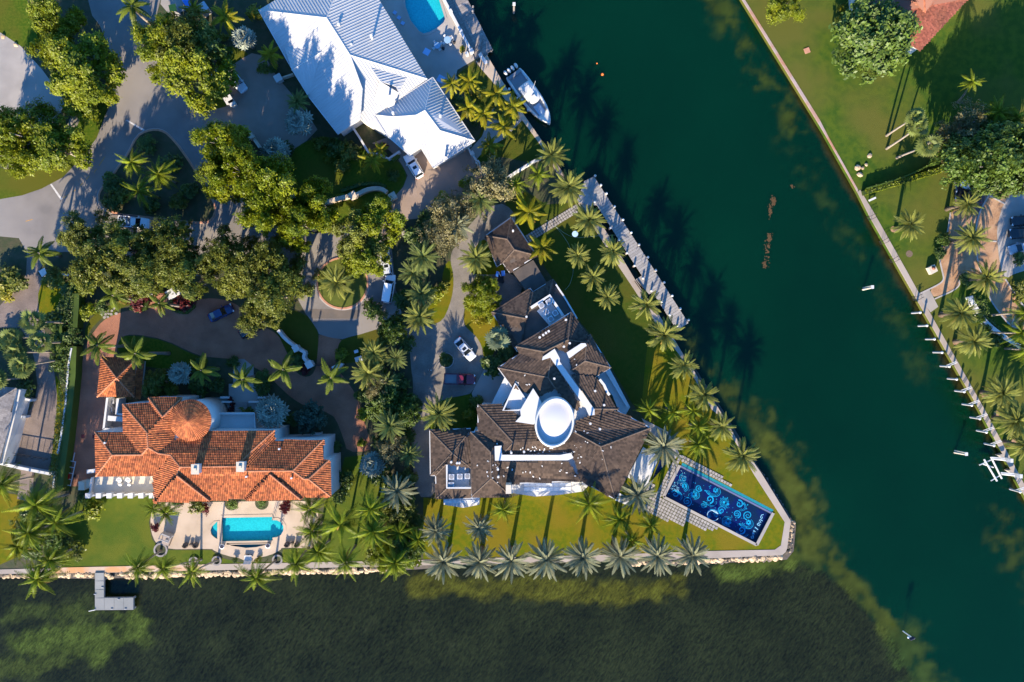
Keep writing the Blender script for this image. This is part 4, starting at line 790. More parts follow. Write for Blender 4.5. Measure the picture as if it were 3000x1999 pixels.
def palm(kind, x, y, r, h, label, bx=None, by=None, group=None, sweep=0):
    n, e0, e1, r0, r1, mt, nd = PK[kind]; C = W(x, y, h); rg = random.Random(int(x * 7 + y * 13))
    B = W(bx, by, 0) if bx is not None else Vector((C.x + rg.uniform(-.25, .25), C.y + rg.uniform(-.25, .25), 0))
    o = root(NM[kind], label, 'palm tree', B, 0, group or GR[kind])
    mid = B.lerp(C, .5) + Vector((rg.uniform(-.3, .3), rg.uniform(-.3, .3), (.06 * (C - B).to_2d().length)))
    pts = [B - Vector((0, 0, .1))] + [B * (1 - t) ** 2 + mid * 2 * t * (1 - t) + C * t * t for t in (.2, .4, .6, .8, 1)]
    r *= rg.uniform(.90, 1.08) if kind[:4] == 'date' else rg.uniform(.84, 1.02); tilt = rg.uniform(2, 14); ta = rg.uniform(0, 6.28); n += rg.randint(-4, 4) if n > 20 else 0
    m = MB(); m.tube(pts, [r0 * 1.35] + [r0 + (r1 - r0) * t for t in (.2, .4, .6, .8, 1)], 9)
    if kind == 'royal': m.tube([C - Vector((0, 0, .9)), C - Vector((0, 0, .1)), C + Vector((0, 0, .7))], [r1, r1 * 1.0, .06], 9)
    m.build('trunk', mt, o, True)
    rm = r / S * (H - h) / H; loc = C - B; az = rg.uniform(0, 6.28)
    for i in range(n):
        f = (i + rg.uniform(-.3, .3)) / (n - 1); f = min(1, max(0, f)); el = e0 + (e1 - e0) * f ** (.75 if kind[:4] == 'date' else .9); az += 2.39996 + rg.uniform(-.22, .22)
        if kind == 'royal': az += .1
        el += tilt * math.cos(az - ta) + rg.gauss(0, 4); L_ = rm * rg.uniform(.84, 1.16) * (1.0 if f > .25 else .72 + f)
        if kind in ('bism', 'bismg'): L_ = rm * (.42 + .66 * f) * rg.uniform(.9, 1.1)
        me = FR[kind][i % 3]
        if i >= n - nd - rg.randint(0, 1): me = DEAD
        inst(me.name.split('.')[0], me, o, loc + Vector((0, 0, .15 * (1 - f))), (rg.uniform(-.35, .35), -R(el), az), (L_, L_, L_))
    return o
GR = {'date': 'date palms along the canal and drives', 'dateg': 'grey green date palms on the bay seawall', 'dated': 'deep green date palms in the garden belt', 'coco': 'coconut palms of the waterfront', 'cocoy': 'yellow green palms in the gardens', 'royal': 'royal palms of the brick drive', 'bism': 'silver fan palms', 'bismg': 'green fan palms', 'fan': 'slim fan palms of the neighbour'}
ORD = ['first', 'second', 'third', 'fourth', 'fifth', 'sixth', 'seventh', 'eighth', 'ninth', 'tenth', 'eleventh', 'twelfth']
# bay seawall row
for i, (x, y) in enumerate(((1299, 1646), (1404, 1646), (1497, 1643), (1600, 1640), (1709, 1633), (1817, 1631), (1925, 1629), (2028, 1627))):
    palm('dateg', x, y, 59, 8.0, f'grey green date palm, {ORD[i]} from the left in the row on the bay seawall')
# canal seawall row, north to south
cn = [(1617, 458, 47, 6.5, 'beside the small sand walk above the grey dock'), (1667, 549, 53, 6.5, 'at the upper corner of the grey dock, largest there'), (1725, 646, 50, 6.5, 'over the seawall walk where the stepping stone path ends'), (1794, 738, 48, 6.5, 'over the middle of the dark slot beside the dock'), (1893, 893, 46, 6.5, 'over the lower dark slot beside the dock'), (1947, 982, 52, 6.5, 'at the lower end of the dock, over the walk'), (2004, 1072, 42, 6.5, 'on the canal walk, next below the end of the dock'), (2061, 1158, 47, 6.5, 'on the canal walk beside the small palm clump'), (2113, 1250, 47, 6.5, 'on the canal walk level with the brown roof corner'), (2172, 1336, 52, 6.5, 'last on the canal walk, above the blue mosaic pool')]
for x, y, r, h, t in cn: palm('date', x, y, r, h, 'date palm ' + t)
for k, x, y, r, h, t in [
 ('date', 1693, 750, 36, 5, 'small date palm on shaded lawn, topmost of three in a line'), ('date', 1737, 812, 40, 5, 'date palm on shaded lawn, middle of three in a line'), ('date', 1780, 872, 38, 5, 'date palm on shaded lawn, lowest of three in a line'),
 ('dateg', 1943, 1308, 58, 6, 'date palm over the small blue spa by brown roof corner'), ('dateg', 1868, 1450, 58, 6, 'date palm over the square pavers left of the mosaic pool'),
 ('dateg', 1278, 1556, 50, 6, 'date palm on yellow lawn below the left glass room'), ('dateg', 1404, 1547, 50, 6, 'date palm alone on yellow lawn, right of the one below the glass room'),
 ('date', 1230, 930, 52, 6, 'large date palm at the drive edge above parked silver car'), ('dated', 1240, 752, 52, 6, 'date palm in the garden belt west of the cobble drive'), ('date', 1396, 757, 52, 6, 'date palm beside the brown pavilion roof'),
 ('dateg', 1338, 660, 50, 7, 'greyish date palm between the bare tree and cobble drive'), ('dated', 1407, 586, 45, 7, 'dark date palm among the bare brown tree branches'), ('date', 1285, 1213, 52, 5, 'date palm in the round bed below the dark red pickup'),
 ('dateg', 1163, 1440, 60, 7, 'silvery large date palm between orange house and brown house'), ('dated', 1143, 1248, 50, 7, 'dark bluish date palm right of the brick drive end'), ('date', 987, 828, 54, 5, 'date palm at the centre of the round traffic island'),
 ('date', 1097, 1035, 46, 6, 'date palm in the garden belt below the turning circle'), ('date', 1080, 1094, 46, 6, 'date palm in the garden belt just above the yellow shrub'), ('dated', 1210, 800, 46, 5, 'dark date palm beside the white van'), ('dated', 1235, 862, 42, 5, 'dark date palm right of the white van, lower one'),
 ('dated', 1160, 1050, 40, 5, 'dark date palm left of the driveway curve'), ('dated', 1130, 1120, 40, 5, 'dark date palm in the belt left of dark red pickup'),
 ('date', 2665, 660, 50, 5.5, 'date palm alone on the east lawn'), ('date', 2832, 600, 42, 6, 'date palm over the dark brick drive on the east bank'), ('date', 2845, 698, 48, 6, 'date palm over bark mulch beside the concrete drive'), ('date', 2887, 815, 56, 6, 'date palm above the curved white wall, over bark mulch'),
 ('date', 2813, 918, 56, 6, 'date palm just below the landing pad on the east bank'), ('date', 2851, 1000, 50, 6, 'date palm left of the curved white wall, lower one'), ('date', 2934, 1155, 55, 6, 'date palm on the east lawn below the curved wall'), ('date', 2975, 1232, 58, 6, 'date palm at the right edge above the boat lift'), ('date', 3004, 1305, 52, 6, 'date palm cut by right edge beside the boat lift'),
 ('coco', 1474, 1492, 42, 7, 'small palm touching the roof edge below the glass gallery'), ('coco', 1727, 1475, 60, 8, 'coconut palm with yellow lower fronds below the brown roof point'),
 ('coco', 1900, 1200, 42, 6, 'coconut palm of the canal clump, nearest the brown roof'), ('coco', 1972, 1208, 44, 6, 'coconut palm of the canal clump, middle of its upper row'), ('coco', 2030, 1203, 40, 6, 'coconut palm of the canal clump, right of its upper row'), ('coco', 2045, 1250, 42, 6, 'coconut palm of the canal clump, second row'), ('coco', 2043, 1303, 46, 6, 'coconut palm of the canal clump, lowest one'),
 ('coco', 1905, 1540, 50, 7, 'coconut palm below the pavers, right of the lawn clump'), ('coco', 1815, 1520, 48, 7, 'coconut palm of the lower lawn clump, left one'), ('coco', 1852, 1585, 50, 7, 'coconut palm of the lower lawn clump, nearest the seawall'),
 ('cocoy', 1322, 247, 38, 6, 'yellow palm nearest the white garage roof ridge corner'), ('cocoy', 1376, 240, 42, 6, 'yellow palm at the top of the walled garden clump'), ('cocoy', 1455, 277, 40, 6, 'yellow palm of the garden clump nearest the boat stern'), ('cocoy', 1373, 318, 40, 6, 'yellow palm of the garden clump beside garage eave'), ('cocoy', 1417, 335, 40, 6, 'yellow palm in the middle of the garden clump'), ('cocoy', 1504, 314, 44, 6, 'yellow palm overhanging the moored boat'), ('cocoy', 1475, 374, 46, 6, 'yellow palm at the lower right of the garden clump'), ('cocoy', 1433, 428, 40, 5, 'yellow palm at the lower left of the garden clump'),
 ('coco', 1512, 540, 46, 7, 'palm right of the bare brown tree'), ('coco', 1577, 512, 46, 7, 'palm between the two walls left of dock date palm'), ('cocoy', 1550, 622, 54, 6, 'large spreading palm above the brown pavilion'), ('cocoy', 1588, 726, 44, 5, 'palm at the right corner of brown pavilion roof'),
 ('coco', 388, 477, 52, 7, 'palm on the triangular road island, topmost'), ('coco', 467, 512, 52, 7, 'palm on the triangular road island, right one'), ('coco', 408, 560, 54, 7, 'palm on the triangular road island, lowest'),
 ('coco', 110, 1478, 72, 9, 'big coconut palm in left garden, uppermost of the bay clump'), ('coco', 165, 1530, 60, 8, 'coconut palm in the bay clump nearest the lush lawn'), ('coco', 88, 1560, 64, 9, 'coconut palm in the bay clump at its left middle'), ('coco', 55, 1600, 56, 8, 'coconut palm in the bay clump at its far left'), ('coco', 112, 1694, 66, 8, 'coconut palm in the bay clump hanging over the water'), ('coco', 148, 1640, 58, 8, 'coconut palm in the bay clump over the old stone walk'), ('coco', 8, 1420, 62, 8, 'coconut palm cut by the left edge beside brick path'),
 ('coco', 449, 1490, 38, 7, 'left palm of the pair on the cream patio corner'), ('coco', 486, 1502, 42, 7, 'right palm of the pair on the cream patio corner'), ('coco', 908, 1490, 54, 8, 'coconut palm at right patio edge against orange eave'), ('coco', 914, 1556, 60, 8, 'coconut palm at the right patio edge, lower one'), ('coco', 1000, 1535, 64, 9, 'coconut palm on lush lawn right of patio'), ('coco', 1085, 1490, 60, 9, 'coconut palm on lush lawn in the belt beside the silvery date palm'), ('coco', 1092, 1556, 64, 9, 'coconut palm on lush lawn, lower right'), ('coco', 934, 1616, 52, 8, 'coconut palm right of patio leaning over the lawn edge'),
 ('cocoy', 792, 160, 42, 5, 'yellow palm against the white roof edge above the drive gate'), ('cocoy', 660, 50, 48, 6, 'yellow palm above the silver fan palm at top'), ('cocoy', 570, 30, 40, 5, 'yellow palm at the top beside shaded yard'), ('cocoy', 1092, 470, 42, 4, 'light green palm at the bend of the low white wall'), ('cocoy', 1115, 440, 30, 4, 'small light green palm inside the low white wall'),
 ('royal', 830, 1083, 54, 7, 'royal palm over the brick drive fork'), ('royal', 970, 1106, 56, 7, 'royal palm right of the white gate pier'), ('royal', 712, 1112, 56, 7, 'royal palm over the pale entry walk'), ('royal', 592, 1085, 52, 7, 'royal palm right of the silver blue fan palm'), ('royal', 118, 742, 48, 6, 'royal palm beside the grey brick drive mouth'), ('royal', 390, 22, 58, 7, 'royal palm at the top over the road'),
 ('bism', 712, 108, 48, 5, 'silver fan palm by white roof at top'), ('bism', 870, 356, 48, 5, 'silver fan palm under the white roof corner'), ('bism', 804, 442, 50, 5, 'silver fan palm on the drive wall among shaded lawn'), ('bism', 523, 1095, 44, 5, 'silver blue round fan palm beside orange garage'), ('bism', 790, 1205, 54, 6, 'silver fan palm in front of the mansion steps'), ('bism', 1087, 1362, 46, 5, 'silver fan palm at right end of orange house'), ('bismg', 1459, 990, 42, 5, 'grey green fan palm with big round leaves beside brown roof'),
 ('dated', 872, 300, 34, 5, 'dark palm touching the shaded white roof edge'), ('dated', 1200, 1330, 36, 5, 'dark palm beside the narrow side drive'), ('coco', 1170, 1560, 48, 6, 'palm in the dense belt above the seawall'), ('coco', 1225, 1580, 42, 6, 'palm in the dense belt right part near the first date palm'),
 ('coco', 2920, 330, 54, 7, 'yellow green palm in the east grove, left one'), ('coco', 2975, 350, 56, 7, 'yellow green palm in the east grove, right edge'), ('fan', 2715, 360, 38, 7, 'pale fan palm with leaning trunk, middle of three on the east lawn')]:
    if 'pale fan palm' in t: palm(k, 2690, 372, 36, 7, t, 2597, 436)
    else: palm(k, x, y, r, h, t)
palm('fan', 2682, 345, 32, 7, 'pale fan palm with leaning trunk, topmost of three on the east lawn', 2597, 398)
palm('fan', 2722, 428, 42, 7, 'pale fan palm with leaning trunk, lowest of three on the east lawn', 2627, 463)
palm('coco', 2848, 240, 34, 7, 'thin palm standing in the dark shade on the east lawn', 2806, 300)
for i, (x, y, bx, by, t) in enumerate(((3003, 916, 2896, 925, 'upper'), (2988, 975, 2888, 972, 'middle'), (3010, 1025, 2945, 1021, 'lower'))): palm('coco', x, y, 46, 8.5, f'slim leaning palm behind the curved white wall, {t} of three', bx, by)
for x, y, r, bx, by, t in ((405, 1664, 52, 472, 1613, 'leaning coconut palm over bay rocks, right of the L shaped dock'), (480, 1665, 44, 590, 1640, 'leaning coconut palm over bay rocks, second right of dock'), (564, 1675, 46, 640, 1640, 'leaning coconut palm over bay rocks, third right of dock'), (752, 1692, 54, 808, 1642, 'leaning coconut palm over bay rocks below the patio chairs'), (868, 1650, 60, 905, 1605, 'leaning coconut palm over seawall right of patio'), (1013, 1650, 56, 1042, 1598, 'leaning coconut palm over seawall below lush lawn'), (1158, 1648, 54, 1175, 1600, 'leaning coconut palm at the left end of date palm row')):
    palm('coco', x, y, r, 7.5, t, bx, by)
for x, y, r, bx, by, t in ((400, 1036, 58, 495, 1036, 'royal palm with long leaning trunk right of garage'), (289, 1012, 50, 370, 1013, 'royal palm with leaning trunk over brick drive bend'), (469, 889, 46, 540, 898, 'royal palm with leaning trunk at right red flower bed'), (334, 866, 46, 410, 880, 'royal palm with leaning trunk at left red flower bed')): palm('royal', x, y, r, 7, t, bx, by)
for x, y, bx, by, t in ((95, 943, 197, 946, 'topmost'), (36, 990, 160, 980, 'second'), (118, 1005, 190, 1002, 'third, right hand'), (46, 1032, 157, 1030, 'fourth'), (64, 1072, 181, 1053, 'fifth'), (-18, 1112, 72, 1108, 'lowest, cut by the left edge')): palm('fan', x, y, 38, 8.5, f'slim fan palm with long trunk by grey brick drive, {t}', bx, by)

# ------------------------------------------------------------------ leafy trees, shrubs, hedges
def crown_mesh(name, mat, seed, nc, nl, ls, flat=.5, spread=.78, cl=(.24, .40), ragged=0.0):
    r = np.random.default_rng(seed); V = []; rn = []
    ang = np.arange(nc) * 2.39996 + r.normal(0, .35, nc); rad = np.sqrt((np.arange(nc) + .5) / nc) * spread * (1 + ragged * r.normal(0, .22, nc))
    cx = rad * np.cos(ang); cy = rad * np.sin(ang) * (1 - ragged * .15); cz = flat * (1 - rad ** 2) * .8 + r.normal(0, .06 + .06 * ragged, nc); cr = r.uniform(*cl, nc)
    w_ = cr ** 2 / (cr ** 2).sum(); cnt = (w_ * nl).astype(int)
    for i in range(nc):
        k = cnt[i]; ns = max(5, int(k / 42)); d = r.normal(size=(ns, 3)); d[:, 2] = d[:, 2] * .75 + .45; d /= np.linalg.norm(d, axis=1)[:, None]
        sp = d * cr[i] * r.uniform(.55, 1.15, (ns, 1)) * [1, 1, .7]; pick = r.integers(0, ns, k); sr = cr[i] * (.20 if ragged else .30)
        p = sp[pick] + r.normal(0, 1, (k, 3)) * sr * [1, 1, .55] + [cx[i], cy[i], cz[i]]
        nn = d[pick] * .8 + r.normal(0, .45, (k, 3)) + [0, -.5, .7]; nn /= np.linalg.norm(nn, axis=1)[:, None]
        a = np.cross(nn, r.normal(size=(k, 3))); a /= np.linalg.norm(a, axis=1)[:, None]; b = np.cross(nn, a)
        s = ls * r.uniform(.6, 1.25, (k, 1)); q = np.stack([p - a * s, p + b * s * .55, p + a * s, p - b * s * .55], 1); V.append(q.reshape(-1, 3))
        rn.append(np.repeat(np.clip(r.random(k) * .45 + .35 * r.random(ns)[pick] + .2 * r.random(), 0, 1), 4))
    v = np.concatenate(V); n = len(v) // 4; me = bpy.data.meshes.new(name); me.vertices.add(len(v)); me.vertices.foreach_set('co', v.ravel().astype(np.float32))
    me.loops.add(len(v)); me.loops.foreach_set('vertex_index', np.arange(len(v), dtype=np.int32)); me.polygons.add(n); me.polygons.foreach_set('loop_start', np.arange(0, 4 * n, 4, dtype=np.int32)); me.update()
    at = me.attributes.new('rnd', 'FLOAT', 'POINT'); at.data.foreach_set('value', np.concatenate(rn).astype(np.float32)); me.materials.append(mat); return me, list(zip(cx, cy, cz))
CR = {}
for k, mt, nc, nl, ls in (('b', m_lf, 19, 17000, .036), ('o', m_lfo, 21, 15500, .035), ('d', m_lfd, 20, 8000, .06), ('g', m_lfg, 30, 13000, .05), ('s', m_lfs, 26, 5600, .036), ('u', m_lfb, 14, 6000, .07)): CR[k] = [crown_mesh('crown', mt, i * 11 + ord(k), nc, nl, ls, cl=((.17, .33) if k in 'bo' else (.26, .40)), spread=.9 if k in 'bo' else .78, ragged=1.0 if k in 'bos' else .3) for i in range(4 if k in 'bo' else 2)]
for k, mt in (('sy', m_lfy), ('sg', m_lf), ('sd', m_lfd), ('so', m_lfo), ('sr', m_lfr), ('sl', m_lfg)): CR[k] = [crown_mesh('foliage', mt, i * 7 + ord(k[1]), 9, 900, .15, .6, .6, (.35, .5)) for i in range(2)]
def tree(x, y, r, h, k, label, ry=None, group='leafy trees of the neighbourhood'):
    z0 = h * .52; C = W(x, y, h * .75); B = Vector((C.x, C.y, 0)); rm = r / S * (H - h * .75) / H; rm2 = (ry or r) / S * (H - h * .75) / H
    g = random.Random(int(x * 3 + y)); o = root('leafy_tree', label, 'tree', B, 0, group); me, cl = CR[k][g.randrange(len(CR[k]))]; az = g.uniform(0, 6.28)
    cr = inst('crown', me, o, (0, 0, z0), (0, 0, az), (rm * 1.12, rm2 * 1.12, h * .62 / .65))
    m = MB(); lean = Vector((g.uniform(-.4, .4), g.uniform(-.4, .4), 0)); fk = B + lean + Vector((0, 0, z0 * .55))
    m.tube([B - Vector((0, 0, .1)), B + lean * .5 + Vector((0, 0, z0 * .3)), fk], [.42, .32, .28], 8); m.build('trunk', m_bark, o, True)
    lm = MB(); ca, sa = math.cos(az), math.sin(az)
    for (a, b, c) in cl[:11]:
        a, b = a * rm * 1.12, b * rm2 * 1.12; t = B + Vector((a * ca - b * sa, a * sa + b * ca, z0 + (c + .12) * h * .9)); md = fk.lerp(t, .55) + Vector((0, 0, -.05 * h))
        lm.tube([fk, md, t], [.20, .12, .045], 5)
        for _ in range(2): lm.tube([md, md.lerp(t, .6) + Vector((g.uniform(-1, 1), g.uniform(-1, 1), g.uniform(.3, 1.2)))], [.08, .025], 4)
    lm.build('limbs', m_bark, o, True); return o
TR = [
 (150, 50, 62, 8, 'b', 'bright green tree at top left along the limestone edging, topmost'), (160, 128, 66, 8, 'b', 'yellow green tree at top left over limestone edging, second down'), (230, 190, 92, 9, 'b', 'broad yellow green tree left of the upper road'), (250, 262, 74, 8, 'b', 'bright tree at road verge above the grey garden wall'),
 (85, 395, 88, 9, 'b', 'bright round tree over the garden wall at left edge'), (165, 430, 74, 8, 'b', 'bright tree on the verge beside the road bend'), (8, 400, 70, 9, 'b', 'bright tree cut by the left edge beside shaded court'), (60, 460, 54, 8, 'b', 'smaller bright tree at left edge below the garden wall'),
 (470, 130, 78, 9, 'b', 'green tree on the right side of upper road'), (560, 210, 92, 10, 'b', 'large green tree right of upper road, above the gate'), (535, 110, 76, 11, 'o', 'olive tree behind shaded yard at top'), (600, 140, 60, 8, 'd', 'dark tree above the small side lawn'),
 (240, 690, 62, 8, 'o', 'olive tree at left end of the row south of the road'), (300, 770, 88, 11, 'o', 'olive tree, second in the row south of the road'), (390, 730, 76, 11, 'o', 'olive tree overhanging the loaded pickup'), (440, 800, 76, 11, 'o', 'olive tree above the red flower beds'), (510, 720, 72, 11, 'o', 'olive tree right of loaded pickup'), (580, 800, 84, 11, 'o', 'olive tree, tall one left of the dark blue cars'), (650, 750, 72, 11, 'o', 'olive tree at the road edge, fifth from left'), (720, 790, 78, 10, 'o', 'olive tree over road, right part of the row'), (790, 760, 70, 11, 'o', 'olive tree at the right end of row over the road'), (800, 860, 80, 11, 'o', 'olive tree above the white curved entrance wall'), (750, 920, 56, 8, 'o', 'olive tree touching the black parked car'), (860, 830, 56, 8, 'o', 'olive tree left of the round traffic island'), (360, 830, 58, 8, 'o', 'olive tree beside the magenta blossom'),
 (655, 430, 76, 12, 'b', 'bright tree right of road, first below the gate wall'), (720, 510, 84, 13, 'b', 'bright tree right of road, second below the gate wall'), (640, 520, 58, 11, 'b', 'bright tree leaning over road bend'), (820, 560, 84, 14, 'b', 'bright large tree over the curved limestone wall'), (780, 620, 76, 13, 'b', 'bright tree over the road, middle of the roadside group'), (880, 650, 68, 13, 'b', 'bright tree over the road, lower right of roadside group'), (920, 590, 58, 12, 'b', 'bright tree at lawn edge left of palm shadows'),
 (1040, 690, 76, 9, 'o', 'broad tree above the round traffic island'), (1110, 640, 64, 9, 'b', 'bright tree at the tan driveway mouth'), (1070, 750, 62, 8, 'b', 'bright tree hanging over the parked silver pickup'),
 (1445, 540, 72, 8, 's', 'bare twiggy brown tree above the pavilion'), (1320, 640, 66, 8, 's', 'bare twiggy brown tree left of the cobble drive'), (1290, 690, 56, 7, 's', 'twiggy brown tree in the belt, lower one'), (1390, 590, 52, 7, 's', 'twiggy brown tree over the shaded drive end'),
 (1110, 1130, 46, 6, 's', 'greyish shrub tree in the garden belt below yellow shrub'), (1150, 1310, 46, 6, 's', 'greyish shrub tree right of the brick drive end'),
 (2567, 108, 104, 9, 'g', 'big round glossy green tree against the rust shingle roof'), (2295, -10, 62, 5, 'b', 'bright clipped tree cut by the top edge on the east lawn'), (2840, 470, 80, 9, 'g', 'dense dark green tree left end of the east thicket'), (2925, 440, 84, 10, 'g', 'dense green tree in the middle of east thicket'), (2985, 470, 78, 10, 'g', 'dense green tree at right edge of the east thicket'), (2930, 510, 66, 8, 'g', 'green tree over the white car on the east bank'), (2830, 375, 74, 7, 's', 'pale grey green tree above the east thicket'), (2760, 400, 40, 6, 's', 'pale grey green tree beside leaning fan palms'),
 (910, 1225, 44, 5, 'u', 'dark blue green rounded tree in shade by the brick drive end'), (1400, 870, 46, 5, 'b', 'yellow green shrub tree on drive island beside brown roof'), (1425, 850, 38, 5, 'b', 'small yellow green tree at the drive edge below blue cart'),
 (1120, 1180, 50, 6, 'd', 'dark tree in the garden belt left of the drive'), (1190, 1200, 44, 6, 'd', 'dark tree beside the narrow part of cobble drive'), (460, 1125, 44, 5, 'o', 'grey green tree between the orange garage and silver fan palm'), (1150, 960, 44, 6, 'd', 'dark tree in the belt at the drive entrance'), (1170, 1500, 52, 6, 'o', 'leafy tree in the belt below silvery date palm'), (1190, 1600, 46, 6, 'd', 'dark tree at the bottom of garden belt'), (1140, 1640, 44, 5, 'b', 'green tree at the seawall end of garden belt')]
for t in TR: tree(*t)
def shrub(x, y, r, k, label, h=None, nm='shrub', group='garden shrubs', ry=None):
    h = h or max(.8, min(2.2, r / S * 1.1)); C = W(x, y, h * .6); rm = r / S; g = random.Random(int(x * 5 + y * 3)); me = CR[k][g.randrange(2)][0]
    o = root(nm, label, 'shrub', (C.x, C.y, 0), 0, group); inst('foliage', me, o, (0, 0, h * .25), (0, 0, g.uniform(0, 6.28)), (rm, (ry or r) / S, h * .9)); m = MB(); m.tube([(C.x, C.y, -.1), (C.x + .05, C.y, h * .6)], [.07, .04], 5); m.build('stem', m_bark, o); return o
